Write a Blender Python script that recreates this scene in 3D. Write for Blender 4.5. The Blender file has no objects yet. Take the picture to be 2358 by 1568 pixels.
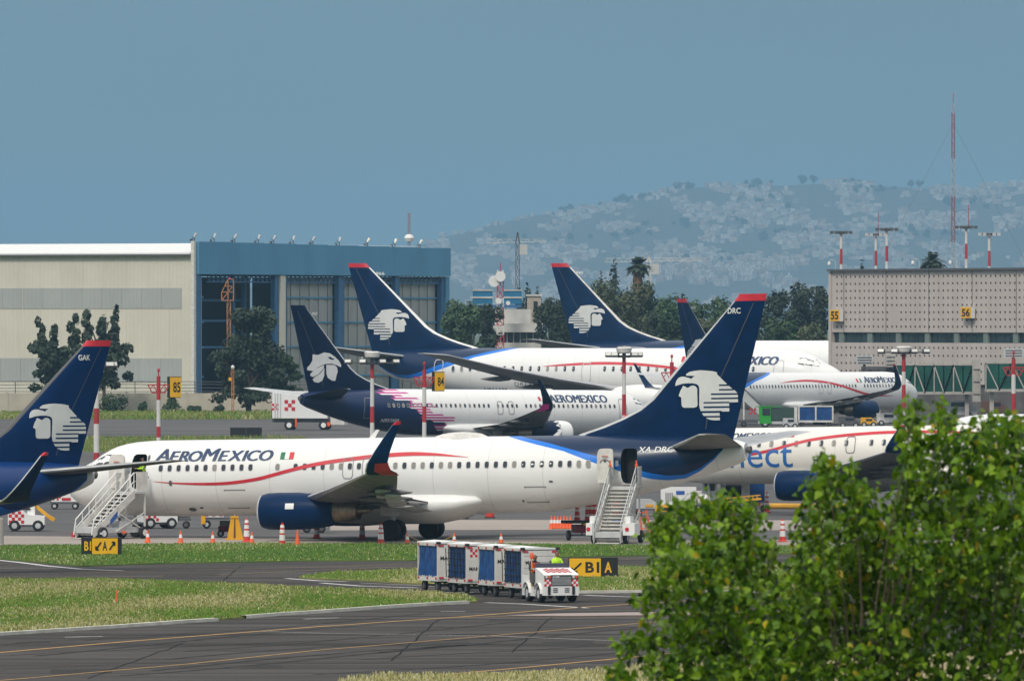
import bpy, bmesh, math, random
from mathutils import Vector, Matrix
rng = random.Random(11)
S = bpy.context.scene
COL = S.collection

# ------------------------------------------------------------------ camera
FPX, CAMH, VHOR, CU = 22100.0, 11.5, 737.0, 1179.0     # focal length, eye height, horizon row, centre column (photo at 2358 px wide)
cam = bpy.data.cameras.new('camera'); camo = bpy.data.objects.new('camera', cam); COL.objects.link(camo)
cam.sensor_width = 36.0; cam.lens = 36.0 * FPX / 2358.0
cam.shift_y = -(784.0 - VHOR) / 2358.0
cam.clip_start = 1.0; cam.clip_end = 40000.0
cam.dof.use_dof = True; cam.dof.focus_distance = 560.0; cam.dof.aperture_fstop = 20.0
camo.location = (0, 0, CAMH); camo.rotation_euler = (math.radians(90), 0, 0)
S.camera = camo

# ------------------------------------------------------------------ world, sun, exposure
SUN_EL, SUN_AZ = math.radians(47), math.radians(206)     # azimuth clockwise from +Y
w = bpy.data.worlds.new('World'); S.world = w; w.use_nodes = True
nt = w.node_tree; nt.nodes.clear()
wo = nt.nodes.new('ShaderNodeOutputWorld'); bg = nt.nodes.new('ShaderNodeBackground')
sky = nt.nodes.new('ShaderNodeTexSky'); sky.sky_type = 'NISHITA'; sky.sun_disc = False
sky.sun_elevation = SUN_EL; sky.sun_rotation = SUN_AZ
sky.air_density = 1.2; sky.dust_density = 0.6; sky.ozone_density = 3.0; sky.altitude = 2200
tc = nt.nodes.new('ShaderNodeTexCoord'); sp = nt.nodes.new('ShaderNodeSeparateXYZ')
nt.links.new(tc.outputs['Generated'], sp.inputs[0])
cr = nt.nodes.new('ShaderNodeValToRGB')                   # the grey-blue overcast deck, dim at the horizon and bright overhead
cr.color_ramp.interpolation = 'EASE'
cr.color_ramp.elements[0].position = 0.0; cr.color_ramp.elements[0].color = (0.110, 0.193, 0.257, 1)
cr.color_ramp.elements[1].position = 0.62; cr.color_ramp.elements[1].color = (0.93, 0.925, 0.92, 1)
nt.links.new(sp.outputs['Z'], cr.inputs[0])
mul = nt.nodes.new('ShaderNodeMix'); mul.data_type = 'RGBA'; mul.blend_type = 'MULTIPLY'; mul.inputs[0].default_value = 1
cmp_ = nt.nodes.new('ShaderNodeMapping'); cmp_.inputs['Scale'].default_value = (5, 5, 16); nt.links.new(tc.outputs['Generated'], cmp_.inputs[0])
cn = nt.nodes.new('ShaderNodeTexNoise'); cn.inputs['Scale'].default_value = 1.6; cn.inputs['Detail'].default_value = 5; nt.links.new(cmp_.outputs[0], cn.inputs['Vector'])
cv_ = nt.nodes.new('ShaderNodeMapRange'); cv_.inputs[1].default_value = .3; cv_.inputs[2].default_value = .7; cv_.inputs[3].default_value = 8.3; cv_.inputs[4].default_value = 9.7   # soft unevenness of the cloud deck
nt.links.new(cn.outputs[0], cv_.inputs[0]); nt.links.new(cr.outputs[0], mul.inputs[6]); nt.links.new(cv_.outputs[0], mul.inputs[7])
mx = nt.nodes.new('ShaderNodeMix'); mx.data_type = 'RGBA'; mx.inputs[0].default_value = 0.95
nt.links.new(sky.outputs[0], mx.inputs[6]); nt.links.new(mul.outputs[2], mx.inputs[7])
nt.links.new(mx.outputs[2], bg.inputs[0]); bg.inputs[1].default_value = 0.1
nt.links.new(bg.outputs[0], wo.inputs[0])
sl = bpy.data.lights.new('sun', 'SUN'); sl.energy = 1.5; sl.angle = math.radians(11); sl.color = (1.0, 0.93, 0.82)
so = bpy.data.objects.new('sun', sl); COL.objects.link(so)
sd = Vector((math.sin(SUN_AZ) * math.cos(SUN_EL), math.cos(SUN_AZ) * math.cos(SUN_EL), math.sin(SUN_EL)))
so.rotation_euler = sd.to_track_quat('Z', 'Y').to_euler(); so.location = sd * 300
S.view_settings.view_transform = 'Standard'; S.view_settings.look = 'None'
S.view_settings.exposure = 0.48; S.view_settings.gamma = 1.0; S.view_settings.use_curve_mapping = False
S.render.engine = 'CYCLES'
S.cycles.max_bounces = 6; S.cycles.diffuse_bounces = 3; S.cycles.glossy_bounces = 3; S.cycles.transmission_bounces = 4
S.cycles.volume_bounces = 0; S.cycles.transparent_max_bounces = 8; S.cycles.caustics_reflective = False; S.cycles.caustics_refractive = False
S.cycles.use_denoising = True; S.cycles.use_adaptive_sampling = True

# ------------------------------------------------------------------ layout helpers
def gz(Y):                                               # the field rises a little towards the terminal
    return 0.6 * min(1.0, max(0.0, (Y - 860.0) / 140.0))
def gp(u, v, dz=0.0):                                    # photo pixel -> point on the ground
    Y = FPX * CAMH / (v - VHOR)
    for _ in range(6): Y = FPX * (CAMH - gz(Y)) / (v - VHOR)
    return Vector(((u - CU) * Y / FPX, Y, gz(Y) + dz))
def at(u, v, Y):                                         # photo pixel at a distance -> point
    return Vector(((u - CU) * Y / FPX, Y, CAMH - (v - VHOR) * Y / FPX))
def ux(u, Y): return (u - CU) * Y / FPX
def vz(v, Y): return CAMH - (v - VHOR) * Y / FPX

# ------------------------------------------------------------------ materials
MATS = {}
def mat(name, col, rough=0.55, metal=0.0, var=0.10, scale=1.5, bump=0.0, bscale=20.0, spec=0.5, col2=None, stretch=None, trans=0.0):
    if name in MATS: return MATS[name]
    m = bpy.data.materials.new(name); m.use_nodes = True; MATS[name] = m
    t = m.node_tree; b = t.nodes['Principled BSDF']
    b.inputs['Roughness'].default_value = rough; b.inputs['Metallic'].default_value = metal
    b.inputs['Specular IOR Level'].default_value = spec
    if trans: b.inputs['Transmission Weight'].default_value = trans
    tcn = t.nodes.new('ShaderNodeTexCoord'); mp = t.nodes.new('ShaderNodeMapping')
    t.links.new(tcn.outputs['Object'], mp.inputs[0])
    if stretch: mp.inputs['Scale'].default_value = stretch
    n = t.nodes.new('ShaderNodeTexNoise'); n.inputs['Scale'].default_value = scale; n.inputs['Detail'].default_value = 5
    t.links.new(mp.outputs[0], n.inputs['Vector'])
    r = t.nodes.new('ShaderNodeValToRGB'); r.color_ramp.elements[0].position = 0.3; r.color_ramp.elements[1].position = 0.7
    c2 = col2 if col2 else tuple(min(1, c * (1 + var)) for c in col)
    c1 = col if col2 else tuple(c * (1 - var) for c in col)
    r.color_ramp.elements[0].color = (*c1, 1); r.color_ramp.elements[1].color = (*c2, 1)
    t.links.new(n.outputs[0], r.inputs[0]); t.links.new(r.outputs[0], b.inputs['Base Color'])
    if bump:
        n2 = t.nodes.new('ShaderNodeTexNoise'); n2.inputs['Scale'].default_value = bscale; n2.inputs['Detail'].default_value = 4
        t.links.new(mp.outputs[0], n2.inputs['Vector'])
        bp = t.nodes.new('ShaderNodeBump'); bp.inputs['Strength'].default_value = bump; bp.inputs['Distance'].default_value = 0.05
        t.links.new(n2.outputs[0], bp.inputs['Height']); t.links.new(bp.outputs[0], b.inputs['Normal'])
    return m

def mth(t, op, a, b=None, clamp=False):
    n = t.nodes.new('ShaderNodeMath'); n.operation = op; n.use_clamp = clamp
    for i, x in enumerate((a, b)):
        if x is None: continue
        if isinstance(x, (int, float)): n.inputs[i].default_value = x
        else: t.links.new(x, n.inputs[i])
    return n.outputs[0]
def mixc(t, f, a, b):
    n = t.nodes.new('ShaderNodeMix'); n.data_type = 'RGBA'
    if isinstance(f, (int, float)): n.inputs[0].default_value = f
    else: t.links.new(f, n.inputs[0])
    for i, x in ((6, a), (7, b)):
        if isinstance(x, tuple): n.inputs[i].default_value = (*x, 1)
        else: t.links.new(x, n.inputs[i])
    return n.outputs[2]
def noise(t, vec, scale, detail=4, rough=0.55):
    n = t.nodes.new('ShaderNodeTexNoise'); n.inputs['Scale'].default_value = scale
    n.inputs['Detail'].default_value = detail; n.inputs['Roughness'].default_value = rough
    t.links.new(vec, n.inputs['Vector']); return n.outputs[0]
def ramp(t, f, p0, p1):
    n = t.nodes.new('ShaderNodeMapRange'); n.inputs[1].default_value = p0; n.inputs[2].default_value = p1
    t.links.new(f, n.inputs[0]); return n.outputs[0]

WHITE = (0.80, 0.795, 0.775); NAVY = (0.0006, 0.017, 0.064); BLUE = (0.005, 0.17, 0.66); RED = (0.56, 0.02, 0.035)
M_white = mat('white_paint', (0.78, 0.775, 0.755), 0.4, var=0.04, scale=0.6)
M_offw = mat('worn_white_paint', (0.62, 0.60, 0.56), 0.55, var=0.16, scale=2.5)
M_navy = mat('navy_paint', NAVY, 0.4, var=0.25, scale=0.8, spec=0.10)
M_navyd = mat('dark_navy_paint', (0.002, 0.010, 0.038), 0.4, var=0.2, spec=0.12)
M_blue = mat('bright_blue_paint', BLUE, 0.35)
M_red = mat('red_paint', RED, 0.45, var=0.12)
M_pink = mat('magenta_paint', (0.80, 0.02, 0.32), 0.4)
M_grey = mat('shaded_grey_wing_paint', (0.13, 0.125, 0.122), 0.5, var=0.25, scale=0.7, stretch=(3, 0.6, 1))  # wing grey, set darker to carry the shade of undersides
M_lgrey = mat('light_grey_paint', (0.48, 0.49, 0.49), 0.5, var=0.12)
M_dgrey = mat('dark_grey_paint', (0.09, 0.09, 0.095), 0.5)
M_steel = mat('bare_metal', (0.55, 0.55, 0.56), 0.38, metal=0.9, var=0.1)
M_burnt = mat('heat_stained_metal', (0.30, 0.23, 0.16), 0.4, metal=0.85, var=0.35, scale=3, stretch=(3, 1, 1))
M_black = mat('black_rubber', (0.014, 0.014, 0.016), 0.75, var=0.2)
M_dark = mat('painted_interior_shade', (0.012, 0.013, 0.016), 0.7)  # near-black colour that stands for unlit interiors
M_glass = mat('window_glass', (0.035, 0.04, 0.05), 0.15, var=0.3, scale=1.0)
M_shade = mat('drawn_window_shade', (0.24, 0.22, 0.19), 0.4, var=0.1)
M_seam = mat('panel_seam', (0.22, 0.22, 0.22), 0.6)
M_yellow = mat('yellow_paint', (0.72, 0.36, 0.01), 0.5, var=0.12)
M_signy = mat('sign_yellow', (0.78, 0.42, 0.005), 0.45, var=0.06)
M_signb = mat('sign_black', (0.012, 0.012, 0.014), 0.5)
M_orange = mat('cone_orange', (0.80, 0.12, 0.03), 0.5, var=0.12)
M_conered = mat('cone_red', (0.58, 0.045, 0.03), 0.5, var=0.15)
M_tape = mat('reflective_tape', (0.75, 0.72, 0.70), 0.5, var=0.1)
M_green = mat('mexican_green', (0.0, 0.16, 0.07), 0.4)
M_lime = mat('hi_vis_lime', (0.50, 0.85, 0.02), 0.6, var=0.08)
M_vestr = mat('hi_vis_orange_vest', (0.85, 0.09, 0.04), 0.6, var=0.1)
M_skin = mat('skin', (0.25, 0.12, 0.07), 0.5)
M_hair = mat('black_hair', (0.01, 0.008, 0.007), 0.5)
M_cloth = mat('dark_work_clothes', (0.03, 0.035, 0.05), 0.8)
M_curtain = mat('blue_curtain', (0.006, 0.038, 0.15), 0.38, scale=2.2, col2=(0.012, 0.075, 0.25), bump=0.6, bscale=5)
M_net = mat('black_net', (0.01, 0.012, 0.02), 0.7)
M_lamp = mat('lamp_glass', (0.65, 0.65, 0.6), 0.25)
M_conc = mat('weathered_concrete', (0.34, 0.31, 0.285), 0.85, var=0.15, scale=0.5, bump=0.2)

# ------------------------------------------------------------------ mesh builder
class MB:
    def __init__(s): s.v = []; s.f = []; s.m = []
    def add(s, vs, fs, mi=0, M=None):
        o = len(s.v)
        for p in vs:
            p = Vector(p); s.v.append(tuple(M @ p if M else p))
        for f in fs: s.f.append([o + i for i in f]); s.m.append(mi)
        return s
    def box(s, c, d, mi=0, M=None):
        x, y, z = c; a, b, h = d[0] / 2, d[1] / 2, d[2] / 2
        return s.add([(x-a,y-b,z-h),(x+a,y-b,z-h),(x+a,y+b,z-h),(x-a,y+b,z-h),(x-a,y-b,z+h),(x+a,y-b,z+h),(x+a,y+b,z+h),(x-a,y+b,z+h)],
                     [(3,2,1,0),(4,5,6,7),(0,1,5,4),(1,2,6,5),(2,3,7,6),(3,0,4,7)], mi, M)
    def bar(s, p0, p1, wd, ht=None, mi=0):               # rectangular bar between two points
        p0, p1 = Vector(p0), Vector(p1); d = (p1 - p0); L = d.length
        if L < 1e-6: return s
        d.normalize(); up = Vector((0, 0, 1)) if abs(d.z) < 0.95 else Vector((0, 1, 0))
        a = d.cross(up).normalized(); b = a.cross(d); ht = ht or wd
        q = [a * sx * wd / 2 + b * sz * ht / 2 for sx, sz in ((-1,-1),(1,-1),(1,1),(-1,1))]
        return s.add([p0 + k for k in q] + [p1 + k for k in q], [(3,2,1,0),(4,5,6,7),(0,1,5,4),(1,2,6,5),(2,3,7,6),(3,0,4,7)], mi)
    def tube(s, pts, rad, n=10, mi=0, caps=True):
        pts = [Vector(p) for p in pts]
        if not isinstance(rad, (list, tuple)): rad = [rad] * len(pts)
        rings = []
        for i, p in enumerate(pts):
            d = (pts[min(i + 1, len(pts) - 1)] - pts[max(i - 1, 0)]).normalized()
            up = Vector((0, 0, 1)) if abs(d.z) < 0.9 else Vector((1, 0, 0))
            a = d.cross(up).normalized(); b = a.cross(d)
            rings.append([p + (a * math.cos(2*math.pi*k/n) + b * math.sin(2*math.pi*k/n)) * rad[i] for k in range(n)])
        return s.loft(rings, mi, caps, caps)
    def loft(s, rings, mi=0, c0=False, c1=False, closed=True):
        o = len(s.v); n = len(rings[0])
        for r in rings: s.v += [tuple(p) for p in r]
        for i in range(len(rings) - 1):
            m = mi[i] if isinstance(mi, list) else mi
            for k in range(n if closed else n - 1):
                k2 = (k + 1) % n
                s.f.append([o+i*n+k, o+i*n+k2, o+(i+1)*n+k2, o+(i+1)*n+k]); s.m.append(m)
        if c0: s.f.append([o + k for k in range(n)][::-1]); s.m.append(mi[0] if isinstance(mi, list) else mi)
        if c1: s.f.append([o + (len(rings)-1)*n + k for k in range(n)]); s.m.append(mi[-1] if isinstance(mi, list) else mi)
        return s
    def lathe(s, prof, c=(0,0,0), ax='z', n=16, mi=0, c0=True, c1=True):   # prof: [(along, radius)]
        rings = []
        for h, r in prof:
            ring = []
            for k in range(n):
                a = 2 * math.pi * k / n; x, y = r * math.cos(a), r * math.sin(a)
                p = (x, y, h) if ax == 'z' else ((h, x, y) if ax == 'x' else (y, h, x))
                ring.append((p[0]+c[0], p[1]+c[1], p[2]+c[2]))
            rings.append(ring)
        return s.loft(rings, mi, c0, c1)
    def prism(s, pts, off, mi=0):
        off = Vector(off); a = [Vector(p) for p in pts]; b = [p + off for p in a]; n = len(a)
        s.add(a + b, [list(range(n))[::-1], list(range(n, 2*n))] + [(i, (i+1) % n, n+(i+1) % n, n+i) for i in range(n)], mi)
        return s
    def build(s, name, mats, parent=None, smooth=False, loc=None, fixn=True):
        me = bpy.data.meshes.new(name); me.from_pydata([tuple(p) for p in s.v], [], s.f)
        if not isinstance(mats, (list, tuple)): mats = [mats]
        for m in mats: me.materials.append(m)
        if len(mats) > 1: me.polygons.foreach_set('material_index', s.m)
        if fixn:
            bm = bmesh.new(); bm.from_mesh(me); bmesh.ops.recalc_face_normals(bm, faces=bm.faces); bm.to_mesh(me); bm.free()
        if smooth:
            me.polygons.foreach_set('use_smooth', [True] * len(me.polygons))
            try: me.set_sharp_from_angle(angle=math.radians(smooth if smooth is not True else 40))
            except Exception: pass
        me.update()
        return link(name, me, parent, loc)
def link(name, me, parent=None, loc=None):
    o = bpy.data.objects.new(name, me); COL.objects.link(o)
    if parent: o.parent = parent
    if loc is not None: o.location = loc
    return o
def tag(o, label=None, cat=None, group=None, kind=None):
    if label: o['label'] = label
    if cat: o['category'] = cat
    if group: o['group'] = group
    if kind: o['kind'] = kind
    return o
def thing(name, label, cat, loc=(0,0,0), rz=0.0, group=None):
    o = bpy.data.objects.new(name, None); COL.objects.link(o); o.empty_display_size = 0.3
    o.location = loc; o.rotation_euler = (0, 0, rz); return tag(o, label, cat, group)
def copy_tree(o, parent=None):
    kids = [c for c in bpy.data.objects if c.parent == o]
    c = o.copy(); COL.objects.link(c); c.parent = parent
    for k in kids: copy_tree(k, c)
    return c
def piece(name, me, parent, loc=(0,0,0), rot=(0,0,0), scale=None):       # a copy that shares mesh data
    o = link(name, me, parent, loc); o.rotation_euler = rot
    if scale: o.scale = scale
    return o

# flat print (lettering, emblems): 2-D outlines cut fine enough to follow the surface they are painted on
def shape2d(polys):
    bm = bmesh.new()
    for p in polys:
        f = bm.faces.new([bm.verts.new((x, y, 0)) for x, y in p])
    bmesh.ops.triangulate(bm, faces=bm.faces[:])
    return bm
_fc = {}
def text2d(txt, shear=0.0, bold=0.0):
    cu = bpy.data.curves.new('t', 'FONT'); cu.body = txt; cu.size = 1.0; cu.resolution_u = 3; cu.fill_mode = 'FRONT'
    cu.shear = shear; cu.offset = bold
    ob = bpy.data.objects.new('t', cu); COL.objects.link(ob)
    dg = bpy.context.evaluated_depsgraph_get(); me = bpy.data.meshes.new_from_object(ob.evaluated_get(dg))
    bm = bmesh.new(); bm.from_mesh(me)
    bpy.data.objects.remove(ob); bpy.data.curves.remove(cu); bpy.data.meshes.remove(me)
    return bm
def fit2d(bm, x0, x1, y0, y1):
    xs = [v.co.x for v in bm.verts]; ys = [v.co.y for v in bm.verts]
    ax, bx, ay, by = min(xs), max(xs), min(ys), max(ys)
    for v in bm.verts:
        v.co.x = x0 + (v.co.x - ax) / (bx - ax) * (x1 - x0); v.co.y = y0 + (v.co.y - ay) / (by - ay) * (y1 - y0); v.co.z = 0
    return bm
def decal(name, bm, fn, m, parent, sx=None, sy=None):
    for ax, st in ((0, sx), (1, sy)):
        if not st: continue
        cs = [v.co[ax] for v in bm.verts]; c = math.floor(min(cs) / st) * st + st
        while c < max(cs):
            no = (1, 0, 0) if ax == 0 else (0, 1, 0); co = (c, 0, 0) if ax == 0 else (0, c, 0)
            bmesh.ops.bisect_plane(bm, geom=bm.verts[:] + bm.edges[:] + bm.faces[:], plane_co=co, plane_no=no); c += st
    for v in bm.verts: v.co = Vector(fn(v.co.x, v.co.y))
    me = bpy.data.meshes.new(name); bm.to_mesh(me); bm.free(); me.materials.append(m)
    return link(name, me, parent)
def flat(o3, ex, ey, n=0.0):                              # plane map: origin, x axis, y axis
    o3, ex, ey = Vector(o3), Vector(ex), Vector(ey); nn = ex.cross(ey).normalized() * n
    return lambda x, y: o3 + ex * x + ey * y + nn
# ================================================================== ground
def ground_mat(name, c1, c2, c3, s1=0.35, s2=4.0, stretch=(1, 1, 1), bump=0.4, rough=0.9, spec=0.2, streak=None):
    m = bpy.data.materials.new(name); m.use_nodes = True; t = m.node_tree; b = t.nodes['Principled BSDF']
    b.inputs['Roughness'].default_value = rough; b.inputs['Specular IOR Level'].default_value = spec
    c = t.nodes.new('ShaderNodeTexCoord'); mp = t.nodes.new('ShaderNodeMapping'); mp.inputs['Scale'].default_value = stretch
    t.links.new(c.outputs['Object'], mp.inputs[0]); v = mp.outputs[0]
    f1 = ramp(t, noise(t, v, s1, 6, 0.6), 0.36, 0.64); f2 = ramp(t, noise(t, v, s2, 5, 0.65), 0.40, 0.72)
    col = mixc(t, f1, c1, c2); col = mixc(t, f2, col, c3)
    if streak:                                                # tyre rubber and sealed joints running along the pavement
        mp2 = t.nodes.new('ShaderNodeMapping'); mp2.inputs['Scale'].default_value = (0.012, 0.55, 1); mp2.inputs['Rotation'].default_value = (0, 0, math.radians(6))
        t.links.new(c.outputs['Object'], mp2.inputs[0])
        g = ramp(t, noise(t, mp2.outputs[0], 1.0, 5, 0.62), 0.42, 0.66); col = mixc(t, mth(t, 'MULTIPLY', g, 0.85), col, streak)
        g2 = ramp(t, noise(t, mp2.outputs[0], 3.1, 4, 0.6), 0.55, 0.75); col = mixc(t, mth(t, 'MULTIPLY', g2, 0.45), col, tuple(x * 1.7 for x in c2))
    t.links.new(col, b.inputs['Base Color'])
    if bump:
        bp = t.nodes.new('ShaderNodeBump'); bp.inputs['Strength'].default_value = bump; bp.inputs['Distance'].default_value = 0.06
        t.links.new(noise(t, v, s2 * 2.5, 4), bp.inputs['Height']); t.links.new(bp.outputs[0], b.inputs['Normal'])
    return m
G_field = ground_mat('rough_field', (0.085, 0.095, 0.035), (0.13, 0.115, 0.055), (0.07, 0.10, 0.028), 0.05, 0.6)
G_asph = ground_mat('taxiway_asphalt', (0.064, 0.058, 0.054), (0.098, 0.089, 0.082), (0.078, 0.071, 0.066), 0.12, 3.0, streak=(0.024, 0.022, 0.021), spec=0.06)
G_apron = ground_mat('apron_asphalt', (0.10, 0.098, 0.10), (0.135, 0.13, 0.128), (0.115, 0.11, 0.108), 0.08, 2.0, streak=(0.06, 0.058, 0.058), spec=0.08)
G_conc = ground_mat('apron_concrete', (0.33, 0.28, 0.245), (0.38, 0.33, 0.29), (0.29, 0.255, 0.225), 0.10, 1.2, streak=(0.22, 0.2, 0.18))
G_dry = ground_mat('dry_grass_soil', (0.225, 0.22, 0.07), (0.12, 0.18, 0.025), (0.29, 0.275, 0.11), 0.16, 1.1)
G_lush = ground_mat('green_grass_soil', (0.075, 0.155, 0.02), (0.11, 0.18, 0.028), (0.14, 0.17, 0.045), 0.2, 1.6)
G_straw = ground_mat('straw_soil', (0.34, 0.29, 0.15), (0.27, 0.235, 0.12), (0.38, 0.33, 0.19), 0.3, 2.0)
G_line_y = mat('yellow_line_paint', (0.50, 0.27, 0.045), 0.8, scale=2.0, col2=(0.30, 0.19, 0.08))
G_line_w = mat('white_line_paint', (0.70, 0.69, 0.67), 0.8, scale=2.0, col2=(0.40, 0.39, 0.38))
G_kerb = mat('pale_kerb', (0.66, 0.64, 0.56), 0.9, scale=1.2, col2=(0.46, 0.44, 0.37), bump=0.3)

gm = MB(); ys = [-60, 250, 300, 400, 500, 600, 700, 800, 860, 930, 1000, 1100, 1400, 2500, 5000, 8000, 14000, 21000]; xs = [-4200, -300, -100, -40, 0, 40, 100, 300, 4200]
for y in ys: gm.v += [(x, y, gz(y) - 0.05) for x in xs]
for i in range(len(ys) - 1):
    for k in range(len(xs) - 1):
        a = i * len(xs) + k; gm.f.append([a, a+1, a+len(xs)+1, a+len(xs)]); gm.m.append(0)
tag(gm.build('ground', G_field), kind='structure')

def sheet(name, pts, m, dz, thick=0.0):
    mb = MB(); P = [gp(u, v, dz) for u, v in pts]
    mb.f.append(list(range(len(P)))); mb.v = [tuple(p) for p in P]; mb.m = [0]
    if thick:
        n = len(P); mb.v += [(p.x, p.y, p.z - thick) for p in P]
        for i in range(n): mb.f.append([i, (i+1) % n, n+(i+1) % n, n+i]); mb.m.append(0)
    o = mb.build(name, m)
    if o.data.polygons[0].normal.z < 0: o.data.flip_normals()
    return tag(o, kind='structure')
def worldsheet(name, pts, m, dz):
    mb = MB(); mb.v = [(x, y, gz(y) + dz) for x, y in pts]; mb.f = [list(range(len(pts)))]; mb.m = [0]
    o = mb.build(name, m)
    if o.data.polygons[0].normal.z < 0: o.data.flip_normals()
    return tag(o, kind='structure')
taxi = worldsheet('taxiway', [(-80,262),(80,262),(80,497),(-80,497)], G_asph, -0.02)
apron = worldsheet('apron', [(-90,490),(100,490),(100,838),(-90,838)], G_apron, -0.008)
tapr = []
tb = MB()
for (x0, y0), (x1, y1) in (((-24,836),(130,1000)),((-24,1000),(130,1300))):
    tb.add([(x0,y0,gz(y0)+.004),(x1,y0,gz(y0)+.004),(x1,y1,gz(y1)+.004),(x0,y1,gz(y1)+.004)], [(0,1,2,3)])
tag(tb.build('terminal_apron', G_apron), kind='structure')
fr = MB(); YR = [924, 960, 1000, 1056]
for y in YR: fr.v += [(ux(-600, y), y, gz(y)+.015), (ux(800, y), y, gz(y)+.015)]
for i in range(3): fr.f.append([2*i, 2*i+1, 2*i+3, 2*i+2]); fr.m.append(0)
tag(fr.build('service_road', G_apron), kind='structure')
conc1 = sheet('concrete_strip', [(-300,1253.5),(60,1254),(760,1254),(2700,1257),(2700,1243.5),(760,1240.5),(60,1234),(-300,1232)], G_conc, 0.006)
conc2 = sheet('concrete_strip', [(760,1221),(1190,1220),(2700,1222),(2700,1199),(1190,1196.5),(760,1197)], G_conc, 0.008)

# grass islands between the pavements
ISL1 = [(-420,1338),(0,1337),(217,1335),(403,1341),(731,1357),(853,1362),(1000,1368),(1075,1375),(1101,1385),(1070,1388),(911,1396),(731,1409),(496,1427),(250,1444),(0,1460),(-420,1492)]
ISL2 = [(688,1330.5),(762,1319),(947,1313),(1180,1310),(1424,1307),(1800,1302),(2700,1296),(2700,1362),(1800,1361),(1500,1361),(1340,1363),(1180,1355),(947,1343.5),(820,1336)]
ISL3 = [(-420,1259),(0,1258),(372,1254),(731,1253),(1200,1254),(1468,1257),(1900,1260),(2700,1264),(2700,1270),(1900,1274),(1468,1279),(1200,1285),(944,1290),(731,1291),(372,1297),(186,1303.5),(60,1292),(0,1287),(-420,1262)]
ISL4 = [(780,1574),(880,1563),(1059,1558),(1393,1550),(1478,1541),(1900,1522),(2800,1470),(2800,1640),(780,1640)]
is1 = sheet('grass_verge', ISL1, G_dry, 0.05, 0.08); is2 = sheet('grass_verge', ISL2, G_dry, 0.045, 0.08)
is3 = sheet('grass_verge', ISL3, G_lush, 0.04, 0.08); is4 = sheet('grass_verge', ISL4, G_straw, 0.05, 0.08)

def stripe(name, pts, wd, m, dz, parent, hgt=0.0):
    P = [gp(u, v, dz) for u, v in pts]; mb = MB(); a, b = [], []
    for i, p in enumerate(P):
        d = (P[min(i+1, len(P)-1)] - P[max(i-1, 0)]).normalized(); n = Vector((-d.y, d.x, 0))
        a.append(p + n * wd / 2); b.append(p - n * wd / 2)
    k = len(a)
    if hgt:
        lo = Vector((0, 0, -hgt)); V = a + b + [p + lo for p in a] + [p + lo for p in b]
        F = [(i, i+1, k+i+1, k+i) for i in range(k-1)] + [(i, 2*k+i, 2*k+i+1, i+1) for i in range(k-1)] + [(k+i, k+i+1, 3*k+i+1, 3*k+i) for i in range(k-1)]
        mb.add(V, F)
    else: mb.add(a + b, [(i, i+1, k+i+1, k+i) for i in range(k-1)])
    o = mb.build(name, m, parent, fixn=bool(hgt))
    return o
def bez(pts, n=8):
    out = []
    for i in range(len(pts) - 1):
        for j in range(n):
            t = j / n; out.append(tuple(pts[i][k] + (pts[i+1][k] - pts[i][k]) * t for k in (0, 1)))
    return out + [pts[-1]]
L = lambda p, m, wd, z=-0.010: stripe('yellow_line' if m is G_line_y else 'white_line', bez(p), wd, m, z, taxi)
L([(-300,1524),(0,1500.6),(310,1474),(731,1441.5),(911,1429),(1059,1419),(1344,1396.5),(1478,1388),(1700,1376),(2500,1345)], G_line_y, .26)
L([(1059,1420.5),(1180,1417),(1504,1417.5),(1900,1412),(2500,1400)], G_line_y, .18, -0.006)
L([(-300,1592),(0,1565),(434,1527),(731,1495.5),(1157,1460),(1504,1431),(2500,1350)], G_line_y, .16)
L([(900,1563),(1043,1550),(1250,1531),(1481,1509),(1900,1468)], G_line_y, .22)
L([(600,1452),(764,1457),(1141,1463),(1475,1476),(1800,1490)], G_line_w, .10)
L([(1118,1386),(1200,1389),(1354,1398.5)], G_line_w, .30)
L([(1015,1406.6),(1072,1406.6)], G_line_w, .22); L([(150,1466),(236,1464)], G_line_w, .22, -0.004); L([(700,1424),(780,1421)], G_line_w, .18)
L([(-60,1283),(40,1293),(110,1302),(186,1309),(284,1313)], G_line_w, .36); L([(-60,1307),(90,1308),(130,1307)], G_line_w, .10)
L([(196,1342),(290,1340),(405,1334)], G_line_w, .10); L([(660,1330.5),(735,1336),(800,1338)], G_line_w, .34); L([(700,1333),(720,1337)], G_line_w, .01)
L([(830,1341),(930,1345),(1010,1349)], G_line_w, .14); L([(740,1341),(830,1348),(960,1352)], G_line_w, .34); L([(860,1357),(960,1361),(1090,1363)], G_line_w, .38)
L([(1345,1369),(1420,1372),(1500,1374)], G_line_w, .34); L([(1310,1366),(1380,1364.5),(1500,1367)], G_line_w, .14)
L([(180,1318),(500,1310),(731,1304.5),(950,1297)], G_line_y, .12); L([(60,1331),(500,1322),(731,1311),(947,1303)], G_line_y, .10); L([(960,1297.5),(1300,1290),(1600,1283)], G_line_y, .10)
wp = MB(); wp.add([gp(u, v, -0.003) for u, v in ((1160,1416),(1300,1411),(1504,1408),(1750,1405),(1750,1411),(1504,1415.5),(1300,1417))], [range(7)])
wp.build('worn_paint_patch', mat('worn_pink_paint', (0.40, 0.30, 0.27), 0.85, scale=1.4, col2=(0.22, 0.19, 0.18), stretch=(.3, 2, 1)), taxi, fixn=False)
stripe('kerb', bez([(-300,1483),(0,1461),(250,1445),(430,1432),(496,1428)]), .28, G_kerb, .10, is1, .17)
stripe('kerb', bez([(560,1422),(640,1415.5),(731,1410),(911,1397),(1010,1391),(1075,1388)]), .26, G_kerb, .10, is1, .17)
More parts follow.
